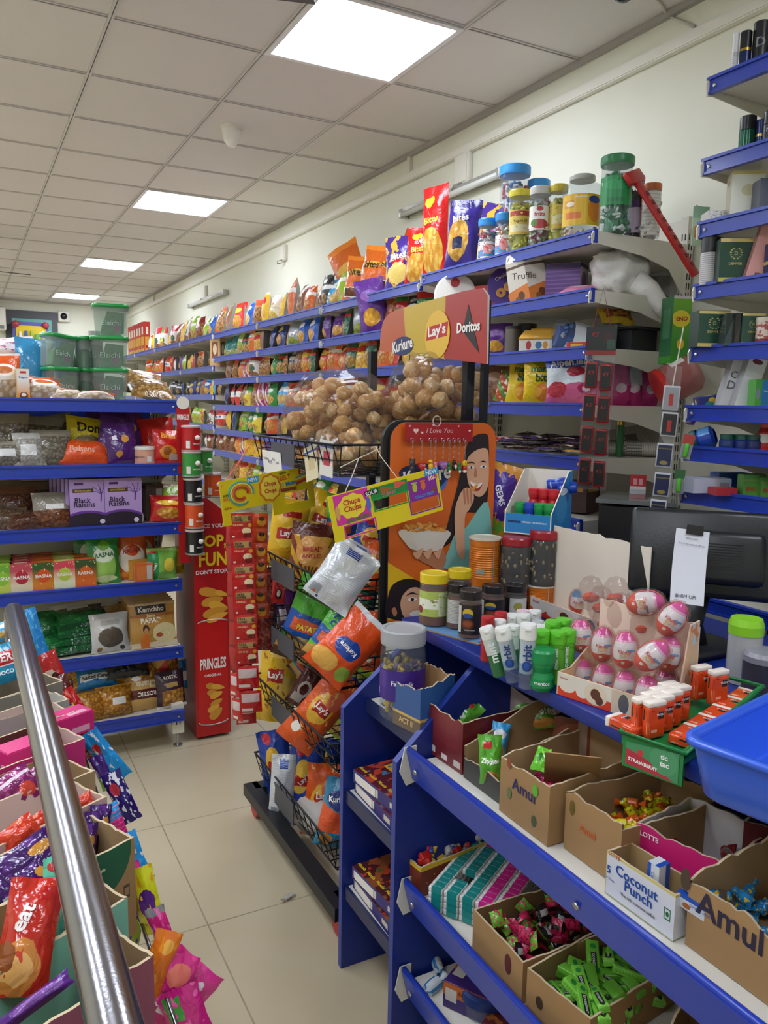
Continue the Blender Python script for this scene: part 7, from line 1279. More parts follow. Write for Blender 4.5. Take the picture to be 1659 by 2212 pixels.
pbox('spice_carton',Vector((.95,1.32,.157)),-60,.11,.09,.06,'orange and purple carton beside the blue-lidded tub, lowest tray',flat('low carton','#3a2468',[('b',.5,1,'#b8622a'),('r',.05,.3,.3,.8,'#c9c2b8')]),None,'carton',[('NOODLE',.6,.75,.5,'#2c1a14')])
pbox('spice_carton',Vector((1.0,1.2,.157)),-60,.15,.12,.03,'flat purple carton in front of the orange and purple carton, lowest tray',flat('low carton two','#2c2460',[('r',.5,.9,.2,.8,'#8a8498')]),flat('low top','#5c1f24',[('n',5,.5,'#9a5a2a')]),'carton')
o=mesh_obj('wrapped_sweet',tw('white blue','#cfd6da',[('s',3,0,.3,'#3a8ac0')]),T(*cpt(935,2130,.166))@RZ(20)@S(1.6),'single white and blue twist sweet lying on the lowest counter tray','sweet')
o=mesh_obj('wrapped_sweet',tw('white blue','#cfd6da'),T(*cpt(945,2085,.166))@RZ(70)@S(1.4),'white and blue wrapped sweet at the back of the lowest counter tray','sweet')
o=mesh_obj('wrapped_sweet',tw('silver','#b8b6b0'),T(*cpt(622,1937,.008))@RZ(20)@S(.9,.9,.5),'crumpled silver sweet wrapper lying on the floor tiles near the rack','wrapper')
TP=TZ+.001
mb=MB();mb.box((0,0,0),(.16,.2,.004),mat('pale blue sheet','#6f9fd0',.4));t=thing('paper_sheet','pale blue sheet with a torn cardboard edge under the pickle jars','paper',T(1.085,1.6,TP+.003)@RZ(18));mb.build('sheet',t);MB().box((-.0,-.0,-.003),(.17,.21,.002),mat('card '+K2,K2,.75)).build('backing_card',t)
GLS=film('jar glass','#f2f2ee',.75,.05,.7,0)
def pjar(u,v,pw,ph,lid,fillc,label,lab=None,txt=(),z=TP+.006,lidh=.16,lz=(.2,.68),pcs=None,rib=False,name='pickle_jar',arc=(-165,-15)):
 P=at(u,v,z=z);r=mm(pw,P)/2;h=mm(ph,P);t=thing(name,label,'jar',T(*P)@RZ(facing(P)));hb=h*(1-lidh)
 m=mat('fill '+fillc,fillc,.35,noise_amt=.4,nscale=90)
 MB().lathe([(r*.93,0),(r,h*.03),(r,hb*.8),(r*.96,hb*.92),(r*.88,hb),(r*.88,hb*1.01)],GLS,28).build('body',t)
 mb=MB();mb.lathe([(0,.003),(r*.9,.003),(r*.95,h*.04),(r*.95,hb*.78),(r*.9,hb*.84),(0,hb*.85)],m,24)
 if pcs:
  rr=random.Random(int(u))
  for k in range(46):a,z_=rr.uniform(0,6.28),rr.uniform(.05,.75)*hb;mb.ball((r*.93*cos(a),r*.93*sin(a),z_),(.005,.005,.007*rr.uniform(.5,1.2)),mat('bit '+pcs,pcs,.5),None,6,4)
 mb.build('contents',t);lm=mat('lid '+lid,lid,.3)
 MB().lathe([(r*.92,hb*.97),(r*.97,hb*.975),(r*.98,h*.985),(r*.94,h),(r*.8,h),(r*.76,h-.002),(0,h-.002)],lm,28).build('lid',t)
 if lab:
  mb=MB();arcband(mb,r*1.008,h*lz[0],h*lz[1],arc[0],arc[1],lab)
  for st,zc,w,c in txt:cyltext(mb,st,r*1.014,h*zc,ink(c),w*r)
  mb.build('label',t)
 return t
gl=flat('pickle green','#a8b858',[('r',.62,1,.05,.95,'#c9cfae'),('r',.66,.96,.1,.9,'#b4bd94'),('r',0,.62,.3,.7,'#dfe2cc'),('e',.1,.25,.1,.16,'#7a2a24'),('n',7,.62,'#8fa83a')])
bkl=flat('pickle black','#1c1a1a',[('e',.42,.72,.18,.16,'#c9a82a'),('e',.42,.64,.17,.08,'#24488c'),('e',.42,.36,.22,.16,'#5a2a1c'),('e',.42,.37,.16,.1,'#8a4422'),('r',0,.18,.05,.95,'#c9c4bc')]);bkw=flat('pickle white','#c4c2ba',[('s',0,16,.3,'#8c8a86'),('r',0,.1,0,1,'#5f7a3a')])
pjar(936,1347,64,113,'#dcc01c','#7a3a22','big pickle jar with a yellow lid and green label, nearest the snack poster',gl,[('PICKLE',.5,.5,'#7a2a24')])
pjar(991,1325,52,98,'#dcc01c','#6a3220','yellow-lidded pickle jar behind the black-lidded one with a white label')
pjar(986,1355,46,98,'#1c1a1a','#6e3018','black-lidded jar with a white back label, between the big yellow-lidded and the mixed pickle jar',bkw,(),lz=(.14,.66))
pjar(1014,1375,50,104,'#201e1e','#7a3418','front black-lidded jar of mixed pickle with a black sun label',bkl,[('MIXED PICKLE',.2,.9,'#d8d2c8')],lz=(.1,.72))
pjar(1063,1345,50,84,'#201e1e','#5e2818','black-lidded pickle jar with a black label behind the red gum bottles',bkl,lz=(.1,.66))
pjar(1112,1338,48,78,'#201e1e','#3a2420','black-lidded pickle jar with a pale label, right one behind the gum bottles',flat('pale sun','#c9c6bc',[('r',0,.3,0,1,'#24201e'),('e',.6,.6,.16,.2,'#a8a04a')]),lz=(.1,.66))
def ribtin(P,r,h,label):
 t=thing('ribbed_tin',label,'tin',T(*P)@RZ(facing(P)));prof=[(0,0),(r,0)]
 for k in range(14):z=h*(.18+.046*k);prof+=[(r,z),(r*.975,z+h*.014),(r*.975,z+h*.03),(r,z+h*.044)]
 prof.append((r,h*.96));mb=MB();mb.lathe(prof,mat('ribbed orange','#d0741c',.35,.25),28);arcband(mb,r*1.005,h*.0,h*.95,-58,-54,SCREW);arcband(mb,r*1.006,h*.26,h*.36,-120,-90,mat('grey label','#9a948c',.5));mb.build('body',t)
 MB().lathe([(r*1.04,h*.95),(r*1.05,h*.99),(r*.95,h),(r*.9,h*.985),(0,h*.985)],mat('cream lid','#dcc878',.35),28).build('lid',t);return t
def subjar(u,v,pw,ph,label,lidc,fillc,y):
 P=Vector((at(u,v,y=y).x,y,TP));r=mm(pw,P)/2;h=at(u,v,y=y).z-TP;t=thing('snack_jar',label,'jar',T(*P));MB().lathe([(0,0),(r*.95,0),(r,.01),(r,h*.9)],mat('jarwall '+fillc,fillc,.2),24).build('body',t);MB().lathe([(r*1.02,h*.86),(r*1.02,h),(0,h)],mat('lid '+lidc,lidc,.35),24).build('lid',t);return Vector((P.x,P.y,TP+h+.001)),r
Q,r=subjar(1045,1262,68,0,'grey-lidded jar under the orange ribbed tin','#a8a8ae','#6a6060',1.78);ribtin(Q,r*.98,mm(104,Q),'orange ribbed tin with a cream lid on a grey-lidded jar, in front of the poster')
Q2,r2=subjar(1113,1272,64,0,'maroon jar under the red-lidded jar of dark seeds','#5a2428','#6a3030',1.72)
def dark(P,r,h,label):
 t=thing('seed_jar',label,'jar',T(*P));MB().lathe([(0,0),(r*.94,0),(r,h*.05),(r*.96,h*.3),(r,h*.35),(r,h*.8),(r*.9,h*.86)],GLS,28).build('body',t)
 mb=MB();mb.lathe([(0,.003),(r*.93,.003),(r*.94,h*.78),(0,h*.8)],mat('dark seeds','#1e1b1c',.3,noise_amt=.6,nscale=120),24);rr=random.Random(int(h*1e4))
 for k in range(60):a,z=rr.uniform(0,6.28),rr.uniform(.05,.78)*h;mb.ball((r*.935*cos(a),r*.935*sin(a),z),(.004,.004,.006*rr.uniform(.4,1.5)),mat('seed bit '+'#8a7a5a',['#8a7a5a'][0],.5),None,6,4)
 mb.build('seeds',t);MB().lathe([(r*.98,h*.84),(r*1.0,h*.86),(r*1.0,h*.97),(r*.94,h),(0,h)],mat('lid #9c1f2a','#9c1f2a',.3),28).build('lid',t)
dark(Q2,r2*1.02,mm(114,Q2),'red-lidded jar of dark seeds beside the orange ribbed tin')
P=Vector((at(1165,1330,y=1.68).x,1.68,TP));ht=at(1160,1263,y=1.68).z-TP;ribtin(P,.038,ht,'orange ribbed tin with a cream lid under the second jar of dark seeds');dark(Vector((P.x+.005,P.y,TP+ht+.001)),.04,.15,'red-lidded jar of dark seeds half hidden by the white card box')
Q3,r3=subjar(1085,1150,74,0,'clear jar with a red lid behind the jars, under the blue mint display','#9c1f2a','#8a5a50',1.98)
A,B,Cc=at(1092,1122,y=1.77),at(1187,1160,y=1.66),at(1247,1100,y=1.76);z0=min(A.z,B.z);A.z=B.z=z0;e=(B-A).normalized();n_=Vector((-e.y,e.x,0));w=(B-A).length;d=.17
t=thing('mint_display','blue and white mint display box with sloping sides on top of the jars','display box',frame(A,e,(0,0,1)));bl_=flat('mint blue','#1f86c4',[('e',.55,.62,.3,.16,'#1a5a94'),('e',.5,.4,.26,.24,'#3f9ad0'),('e',.55,.68,.2,.06,'#d8e4ea')]);wc=mat('white card','#e6e0d4',.7)
b=MB();b.box((w/2,.002,.028),(w,.003,.056),mat('mint front','#1a7fc0',.4));b.text('mentos',T(w*.2,-.0005,.034)@RY(0),ink('#1c2a6c'),w=w*.28,bold=.03);b.text('REFRESH THE EVERYDAY',T(w*.66,-.0005,.034),ink('#dfe8ee'),w=w*.56,bold=.02);b.build('front_panel',t)
MB().box((w/2,d/2,.002),(w,d,.003),wc).build('base',t);bk=MB();bk.box((w/2,d,.085),(w,.003,.17),wc);bk.build('back_panel',t)
for s,x in((-1,0),(1,w)):
 p=MB();p.prism([(0,0),(d,0),(d,.17),(d*.8,.17),(0,.06)],.003,bl_ if s>0 else wc,T(x+(.003 if s>0 else 0),0,0)@RZ(90),wc);p.build('side_panel',t)
def mint(P,c,label,rx=0,ry=0,sc=1.0,grp=None,rz=None):
 t=thing('mint_bottle',label,'mint bottle',T(*P)@RZ(facing(P)if rz is None else rz)@RY(ry)@RX(rx)@S(sc),grp);m=mat('mint '+c,c,.25);mb=MB();mb.lathe([(.0,0),(.017,0),(.02,.006),(.019,.02),(.016,.03),(.019,.04),(.02,.048)],m,18);cyltext(mb,'mentos',.0196,.014,ink('#e6e8ee'),.026);mb.build('bottle',t);MB().lathe([(.0205,.046),(.021,.05),(.021,.064),(.018,.068),(0,.069)],mat('mintcap '+c,c,.3),18).build('cap',t)
F0=t.matrix_world.copy()
for k,(x,y,c,lab)in enumerate(((.2,.25,'#1f9a4c','green mint bottle, leftmost in the front row of the mint display'),(.42,.25,'#2348b8','blue mint bottle in the front row of the mint display'),(.64,.25,'#1f9a4c','green mint bottle right of the blue one in the mint display'),(.86,.25,'#1f9a4c','green mint bottle at the right wall of the mint display'),(.36,.55,'#c4202c','red mint bottle, left of three in the mint display'),(.58,.55,'#c4202c','red mint bottle, middle of three in the mint display'),(.8,.55,'#c4202c','red mint bottle, right of three in the mint display'))):mint(F0@Vector((x*w,y*d,.03 if y<.5 else .065)),c,lab,sc=.8)
mint(F0@Vector((.5*w,.86*d,.125)),'#2348b8','blue mint bottle lying on its side at the back of the mint display',0,80,.8);mint(F0@Vector((.75*w,.86*d,.115)),'#2348b8','second blue mint bottle lying at the back right of the mint display',0,80,.8)
rbag('sweet_packet',1072,1085,1.4,78,170,pk('gems packet','#4a2a94',[('b',0,.3,'#6fae3a'),('n',6,.56,'#e08a2a'),('e',.5,.6,.42,.24,'#4a2a94'),('b',.9,1,'#d8932a')],dist=.1),'purple packet with orange ends sticking out behind the poster edge',14,.03,seed=501,texts=[('GEMS',.55,.6,.6,'#f0eef4',-60)])
def gumb(u,v,pw,ph,body,cap,label,txt=None,clear=False,ry=0,z=TP):
 P=at(u,v,z=z);r=mm(pw,P)/2;h=mm(ph,P)*1.1;t=thing('gum_bottle',label,'gum bottle',T(*P)@RZ(facing(P))@RY(ry));hb=h*.76;mb=MB()
 if clear:mb.lathe([(0,0),(r,0),(r,hb)],PETC,20);mb.build('bottle',t);mb=MB();arcband(mb,r*.97,h*.24,hb,0,360,body);mb.ball((0,-r*.8,h*.36),(r*.6,r*.3,h*.1),ink('#1f4fa0'),None,10,8)
 else:mb.lathe([(0,0),(r,0),(r,hb)],body,20)
 if txt:cyltext(mb,txt,r*1.02,h*.5,ink('#1c3a7a' if clear else '#f0f0ea'),h*.34,r*1.0,-90,None)if False else mb.text(txt,T(0,-r*1.03,h*.5)@RY(-90),ink('#1c3a7a' if clear else '#e6ece4'),w=h*.4,bold=.03)
 mb.build('label' if clear else 'bottle',t);c=MB();c.lathe([(r*1.02,hb),(r*1.06,hb+.002),(r*1.06,h*.96),(r*.98,h),(0,h)],cap,20);c.box((0,-r*1.04,h*.94),(r*.7,.006,.004),cap);c.build('cap',t)
 return t
wcap,gcap,rcap=mat('cap white','#e2e2dc',.35),mat('cap lime','#5fc02c',.35),mat('cap red','#b01f28',.35);wlab=flat('gum white label','#c9d2d6',[('b',0,.3,'#8fa8b4')],rough=.2);glab=flat('gum green label','#5fb034',[('e',.5,.3,.2,.1,'#8fd05a'),('n',6,.62,'#4a9a28')],rough=.2);dlab=flat('gum dark green','#2a6a3c',[('b',.6,1,'#c9d4cc')]);plab=flat('gum purple','#d0ccd0',[('b',.1,.4,'#6a2a50')])
for k,a in enumerate(((1051,1425,27,88,mat('gum red','#a81f26',.3),rcap,'red gum bottle, leftmost of the gum bottles'),(1079,1412,26,84,mat('gum red','#a81f26',.3),rcap,'second red gum bottle behind the leftmost white caps'),(1076,1422,28,78,plab,wcap,'white-capped gum bottle with a purple band beside the red ones'),(1103,1412,28,80,wlab,wcap,'white-capped gum bottle in the second row behind the purple-banded one'),(1127,1402,28,78,plab,mat('cap pinkwhite','#d8bcc4',.35),'gum bottle with a pink-topped cap at the back'),(1128,1416,28,84,dlab,wcap,'white-capped dark green gum bottle, middle of the second row'),(1152,1402,27,78,wlab,wcap,'white-capped gum bottle at the back by the egg box'),(1105,1440,29,84,dlab,wcap,'white-capped gum bottle with a dark green base, second row'),(1158,1420,27,74,dlab,mat('cap grey','#b8bcb8',.35),'gum bottle with a dark printed cap behind the green ones'),(1164,1432,28,76,wlab,wcap,'white-capped gum bottle just behind the lime-capped ones'),(1186,1425,28,76,wlab,wcap,'white-capped gum bottle touching the egg box'))):gumb(*a)
gumb(1136,1484,34,128,wlab,wcap,'tall clear gum bottle with blue lettering, upright at the counter edge','Orbit',True);gumb(1110,1470,33,110,wlab,wcap,'clear gum bottle with blue lettering leaning left at the counter edge','Orbit',True,-14);gumb(1080,1458,30,100,dlab,wcap,'white and green gum bottle leaning left at the counter edge','mint',False,-18)
for k,(u,v,lab)in enumerate(((1166,1472,'lime green gum bottle in front, left of the lime group'),(1200,1474,'lime green gum bottle in front, right of the lime group'),(1190,1452,'lime green gum bottle in the second row of the lime group'),(1212,1448,'lime green gum bottle behind the right front lime one'),(1222,1470,'lime green gum bottle pressed against the egg box'))):gumb(u,v,33,104,glab,gcap,lab,'spearmint')
mint(at(1170,1487,z=TP),'#17894a','dark green waisted mint bottle at the counter edge before the lime gum bottles',sc=1.2)
eggm=pk('egg wrap','#e2e0e2',[('b',.0,.3,'#d8401c'),('e',.0,.36,.18,.1,'#e2e0e2'),('e',.3,.34,.12,.08,'#e2e0e2'),('e',.62,.36,.16,.1,'#e2e0e2'),('e',.88,.34,.1,.08,'#e2e0e2'),('b',.74,.8,'#e8a8cc'),('b',.8,1,'#d83a9a'),('r',.78,.9,.5,.56,'#4a94cc'),('r',.7,.75,.14,.22,'#e6ece2')],bump=0,rough=.2,dist=.03)
eggb=pk('egg wrap blue','#e2e0e2',[('b',.0,.34,'#d8401c'),('e',.3,.36,.2,.1,'#e2e0e2'),('e',.8,.36,.2,.1,'#e2e0e2'),('b',.7,1,'#3a94d0'),('r',.78,.9,.5,.56,'#4a94cc')],bump=0,rough=.2,dist=.03)
def eggmesh(m):
 mb=MB();pr_=[(0,0)]+[(.0235*sin(a)*(1-.16*(1-cos(a))/2),.034*(1-cos(a)))for a in[k*pi/14 for k in range(1,14)]]+[(0,.068)];mb.lathe(pr_,m,22);mb.tube([(.0236*cos(a),0,.034+.034*sin(a))for a in[k*pi/12 for k in range(25)]],.0012,mat('egg seam','#d8502c',.3),4)
 vs=[(r_,z)for r_,z in pr_]
 for s,z,wd,c in(('Kinder',.034,.026,'#c4201c'),('JOY',.026,.02,'#d8a01c')):cyltext(mb,s,.0238,z,ink(c),wd)
 return mkmesh(mb,'chocolate_egg')
EG,EB=eggmesh(eggm),eggmesh(eggb);BLS=film('blister','#fff4f0',.8,.06,.9,.2,30)
def egg(u,v,x,label,me=None,tilt=0,lean=-6,empty=False,sc=1.0):
 P=at(u,v,x=x);M=T(*P)@RZ(facing(P))@RX(lean)@RY(tilt)@S(sc)@T(0,0,-.034)
 if not empty:mesh_obj('chocolate_egg',me or EG,M,label,'chocolate egg')
 t=thing('egg_blister','clear blister shell '+('left empty, ' if empty else 'round the ')+label.replace('pink and white ','').replace('chocolate egg','egg'),'packaging',M);MB().lathe([(0,-.003),(.02,.002),(.0275,.02),(.0275,.036),(.024,.055),(.015,.068),(0,.073)],BLS,16).build('shell',t)
def eggbox(bl,br,d,hf,hb,label,z=TP,seed=0,hr=None):
 A,B=at(*bl,z=z),at(*br,z=z);e=(B-A).normalized();w=(B-A).length;t=thing('egg_carton',label,'display box',frame(A,e,(0,0,1)));ic=mat('peach card','#e2c0a6',.7);fr=flat('egg front %d'%seed,'#d9d2c4',[('b',0,.4,'#d23c1c'),('e',.1,.42,.08,.2,'#d9d2c4'),('e',.26,.38,.06,.2,'#d9d2c4'),('e',.4,.5,.12,.44,'#d8c8b0'),('e',.4,.52,.05,.24,'#5a3020'),('e',.44,.3,.04,.2,'#5a3020'),('r',.56,1,0,1,'#c9b8a0'),('e',.68,.5,.05,.4,'#55545a')])
 mb=MB();mb.box((w/2,.0,hf/2),(w,.003,hf),ic,None,{'-y':fr});mb.text('Kinder',T(w*.07,-.0022,hf*.8),ink('#b8281c'),w=w*.08);mb.build('front_panel',t);MB().box((w/2,d/2,.002),(w,d,.003),ic).build('base',t)
 bp=MB();n=16;up=[(w*i/n,hb+.008*noise.noise(Vector((i*.7,seed,1)))-(.05*max(0,i/n-.75)if seed==1 else 0))for i in range(n+1)];bp.prism([(w,0),(0,0)][::-1]+up[::-1],.003,mat('card back %d'%seed,['#e6dccb','#e4cbb8'][seed],.7),T(0,d,0));bp.build('back_panel',t)
 for s,x in((0,0),(1,w)):MB().prism([(0,0),(d,0),(d,(hr or hb)*(1 if s else .5)),(d*.75,(hr or hb)*(.98 if s else .45)),(d*(.55 if s else .3),hf),(0,hf)],.003,flat('egg side %d'%seed,'#d8b48c',[('n',4,.58,'#b8c8c4'),('n',6,.62,'#c47a4a')]),T(x,0,0)@RZ(90),ic).build('side_panel',t)
 return t
eggbox((1205,1499),(1420,1572),.13,.045,.17,'front egg display carton with a peach back, on the counter edge beside the gum bottles',seed=1)
eggbox((1146,1322),(1346,1404),.065,.045,.235,'rear egg display carton with a tall torn cream back panel',seed=0,hr=.07)
for k,(u,v,x,tl,lab)in enumerate(((1258,1460,1.07,0,'pink and white chocolate egg, leftmost of the lowest tier'),(1304,1472,1.07,0,'pink and white chocolate egg, second in the lowest tier'),(1350,1488,1.07,0,'pink and white chocolate egg, third in the lowest tier'),(1398,1500,1.07,0,'pink and white chocolate egg, fourth in the lowest tier'),(1438,1482,1.13,2,'pink and white chocolate egg at the right back of the lowest tier'),(1256,1374,1.09,-4,'pink and white chocolate egg, leftmost of the middle tier'),(1302,1392,1.08,2,'pink and white chocolate egg, second in the middle tier'),(1350,1404,1.07,0,'pink and white chocolate egg, third in the middle tier'),(1408,1416,1.06,46,'pink and white chocolate egg tipped right in the middle tier'),(1444,1412,1.12,6,'pink and white chocolate egg behind the tipped one in the middle tier'))):egg(u,v,x,lab,tilt=tl)
egg(1394,1302,1.12,'pink and white chocolate egg lying sideways at the top of the tiers',tilt=78);egg(1452,1336,1.12,'pink and white chocolate egg tipped at the top right of the tiers',tilt=30)
egg(1186,1292,1.42,'blue and white chocolate egg, left one in the rear carton',EB);egg(1218,1284,1.46,'blue and white chocolate egg, right one in the rear carton',EB);egg(1250,1300,1.4,'blue and white chocolate egg behind the empty shells',EB)
for u,v,lab in((1298,1305,'left one above the middle tier'),(1340,1320,'centre one above the middle tier'),(1276,1282,'topmost one beside the blue eggs'),(1330,1285,'topmost one at the middle of the tiers'),(1308,1340,'one pressed under the left empty shell'),(1392,1350,'one under the sideways egg')):egg(u,v,1.15,lab,empty=True);tag(MB().lathe([(0,-.012),(.014,-.008),(.018,0),(.012,.008),(0,.011)],mat('orange half egg','#d8451c',.25),16).build('egg_half',None,T(*at(u,v+8,x=1.155))@RZ(-30)@RX(-20)),'orange egg half behind the empty shell, '+lab,'egg half')
A,B=at(1347,1607,z=TP),at(1477,1652,z=TP);e=(B-A).normalized();w=(B-A).length;M=frame(A,e,(0,0,1));t=thing('mint_tray','green sloping mint tray with a strawberry front label at the counter edge','display tray',M);gm_=mat('green plastic','#1a7a3a',.35);L_=.3
tl=flat('mint label','#3f8a5a',[('d',.72,-.78,'#b02c3c'),('e',.28,.62,.06,.14,'#c9303c'),('e',.72,.66,.14,.2,'#22302a'),('e',.72,.6,.26,.5,'#4a9464')]);b=MB();b.box((w/2,0,-.008),(w,.004,.056),gm_);b.build('front_panel',t);lb_=MB();lb_.quad((w*.06,-.003,-.03),(w*.94,-.003,-.034),(w*.94,-.003,.016),(w*.06,-.003,.008),tl);wh=ink('#f4f2ee');lb_.text('tic',T(w*.7,-.0036,.002),wh,w=w*.12,bold=.03);lb_.text('tac',T(w*.71,-.0036,-.01),wh,w=w*.15,bold=.03);lb_.text('STRAWBERRY',T(w*.36,-.0036,-.021)@RY(4),wh,w=w*.5,bold=.03);lb_.build('label',t)
for nm,pts,x in(('side_panel',[(0,0),(L_,0),(L_,.055),(0,.022)],0),('side_panel',[(0,0),(L_,0),(L_,.055),(0,.022)],w)):MB().prism(pts,.004,gm_,T(x,0,0)@RZ(90)).build(nm,t)
MB().box((w/2,L_/2,.012),(w,L_,.004),gm_,RX(2)).build('shelf',t);MB().tube([(-.004,-.006,.022),(w+.004,-.006,.022),(w+.004,L_,.056),(-.004,L_,.056)],.004,gm_,6,closed=True).build('rim',t)
tt=flat('mint box','#d8481c',[('r',.55,.95,.62,.92,'#2a2a22'),('r',.1,.5,.08,.2,'#e6a88a')],rough=.15)
def tb():m=MB();m.rbox((0,0,.028),(.036,.017,.054),tt,.003);m.box((0,0,.0285),(.03,.0174,.04),tt);m.rbox((0,0,.0585),(.0365,.0175,.009),mat('mint cap','#e8ddd0',.35),.002);m.text('tictac',T(.005,-.0095,.042),wh,w=.016);return mkmesh(m,'mint_box')
TB=tb()
for k,(x,y,z,R,lab)in enumerate([(.16+.2*(i%2),.025+.03*(i//2),0,RZ(70),['front left upright orange mint box in the green tray','front right upright orange mint box in the green tray','upright orange mint box in the second row left','upright orange mint box in the second row right','upright orange mint box in the third row left','upright orange mint box in the third row right','upright orange mint box in the fourth row left','upright orange mint box in the fourth row right'][i])for i in range(8)]+[(.3,.21,.01,RZ(70),'upright orange mint box standing apart at the back left of the tray'),(.6,.21,.01,RZ(70),'upright orange mint box standing apart at the back of the tray')]+[(.8,.02+.055*i,0,RZ(0)@RX(-88),f'{ORD[i]} orange mint box lying flat along the right side of the tray')for i in range(5)]+[(.25,.012,0,RZ(80)@RX(-88),'orange mint box lying flat at the front of the tray')]):mesh_obj('mint_box',TB,M@T(x*w,y,.016+.035*y+z+(.009 if 'flat' in lab else 0))@R,lab,'mint box')
A=at(1476,1578,z=1.03);bw_,bl2,bh_=.36,.3,.08;t=thing('plastic_tray','bright blue plastic tray cut off by the right edge, resting on the counter','tray',T(A.x,A.y,TP)@RZ(12));bm=mat('blue plastic','#2f5fd8',.3,coat=.3)
def rr4(s,z):return sqring(bw_*s,bl2*s,z,.03)
mv=T(bw_/2,-bl2/2,0)
mb=MB();rings(mb,[rr4(.86,0),rr4(.9,.006),rr4(.98,bh_)],bm,mv,cap1=False);rings(mb,[rr4(.97,bh_),rr4(.885,.01),rr4(.85,.006)],bm,mv,cap0=False);mb.build('tub',t);mb=MB();rings(mb,[rr4(.97,bh_),rr4(1.03,bh_+.002),rr4(1.03,bh_+.012),rr4(.97,bh_+.012),rr4(.965,bh_)],bm,mv,cap0=False,cap1=False);mb.build('rim',t)
SCR=mat('black plastic','#17181a',.38,bump=.05,bscale=200);p0,p1,p2,p3=at(1366,1092,y=1.36),at(1640,1150,y=1.16),at(1655,1318,y=1.18),at(1400,1250,y=1.36)
t=thing('till_screen','black till screen seen from behind on its stand, with a paper taped on','till screen',T(0,0,0));ex_=(p1-p0).normalized();M=frame(p0,Vector((ex_.x,ex_.y,0)),(.18,.16,1));W=(p1-p0).length*1.12;H=.2
b=MB();b.rbox((W/2,.03,-H/2),(W,.05,H),SCR,.012,M);b.rbox((W*.62,-.01,-H*.55),(W*.6,.05,H*.6),SCR,.015,M)
for k in range(10):b.box((W*.62,-.0355,-H*.4-.006*k),(W*.3,.002,.002),mat('vent dark','#0a0a0b',.6),M)
b.build('screen_housing',t);q=at(1500,1300,y=1.24);b=MB();b.tube([(q.x,q.y+.02,q.z+.02),(q.x-.01,q.y+.02,TZ+.06),(q.x-.02,q.y,TZ+.01)],[.05,.045,.05],SCR,10);b.build('neck',t);MB().rbox((q.x-.01,q.y,TZ+.012),(.2,.17,.024),SCR,.01).build('base',t)
MB().tube([at(1592,1325,y=1.2),at(1610,1370,y=1.16),at(1640,1420,y=1.1),at(1668,1440,y=1.08)],.004,mat('black cable','#121214',.5),6).build('cable',t)
A,B,D=at(1447,1300,y=1.135),at(1520,1310,y=1.1),at(1476,1143,y=1.155);M=frame(A,B-A,D-A);W,H=(B-A).length,(D-A).length;t=thing('payment_notice','white paper payment notice taped to the back of the black till screen','notice',M)
mb=MB();n=8;vs=[(W*i,.006*sin(pi*j/n)*(1-2*.2*i),H*j/n)for j in range(n+1)for i in(0,1)];mb.add(vs,[(2*j,2*j+1,2*j+3,2*j+2)for j in range(n)],mat('notice paper','#dcdce2',.6),None,True);mb.build('sheet',t)
mb=MB();y_=-.001;mb.text('Scan & Pay with any UPI app',T(W*.5,y_+.001,H*.8)@RY(2),ink('#3a3c48'),w=W*.78);mb.text('BHIM UPI',T(W*.45,y_+.001,H*.1),ink('#33353c'),w=W*.6);mb.text('MERCHANT',T(W*.5,y_+.001,H*.88),ink('#33353c'),w=W*.36);mb.box((W*.5,y_+.001,H*.965),(W*.4,.0006,H*.04),ink('#c4324a'));mb.build('print',t);MB().box((W*.55,-.002,H),(W*.5,.001,.02),mat('black tape','#1a1a1c',.3)).build('tape',t)
for u,v,pw,ph,lid,body,lab in((1603,1470,70,140,'#8fd02c','#c9c9c4','white drum with a bright lime lid behind the till screen'),(1648,1490,90,88,'#8a8890','#4a4650','dark clear jar at the right edge behind the mint boxes')):P=at(u,v,z=TP+.001);P=P if P.x<1.7 else at(u,v,x=1.6);P.z=TP;r=mm(pw,P)/2;h=mm(ph,P);t=thing('plastic_drum',lab,'tub',T(*P));MB().lathe([(0,0),(r,0),(r,h*.8)],film('drum '+body,body,.3,.15,.5,0,25,1),24).build('body',t);MB().lathe([(r*1.03,h*.76),(r*1.03,h*.9),(r*.9,h),(0,h)],mat('drum lid '+lid,lid,.3),24).build('lid',t)
STEEL=mat('brushed steel','#97969b',.22,1.0,bump=.03,bscale=300)
RR=.0208;rx_,rz_=.0815,1.0
t=thing('steel_handrail','round stainless steel handrail running away from the camera on the left','handrail',T(rx_,0,0))
MB().tube([(0,-.4,rz_),(0,.6,rz_),(0,1.3,rz_),(0,1.93,rz_),(0,1.975,rz_-.008),(0,1.992,rz_-.03),(0,1.995,rz_-.07)],RR,STEEL,32).build('rail',t)
MB().tube([(0,1.995,rz_-.06),(0,1.995,.01)],RR*.95,STEEL,24).build('post',t);MB().lathe([(.05,0),(.05,.008),(.03,.012)],STEEL,24,T(0,1.995,0)).build('base_plate',t)
t=thing('sweet_stand','low display stand under the rows of sweet cartons left of the steel handrail','display stand',T(0,0,0))
DKS=mat('stand grey','#3c3a3a',.5);MB().box((-.14,1.15,.695),(.56,1.75,.02),DKS).build('shelf',t)
for x in(-.38,.1):
 for y in(.32,1.98):MB().box((x,y,.343),(.03,.03,.685),DKS).build('leg',t)
MB().tube([(.2,.3,.705),(.2,2.02,.705)],.003,STEEL,8).build('hanging_rod',t)
for y in(.3,1.15,2.02):MB().tube([(.1,y,.69),(.2,y,.705)],.005,STEEL,6).build('rod_bracket',t)
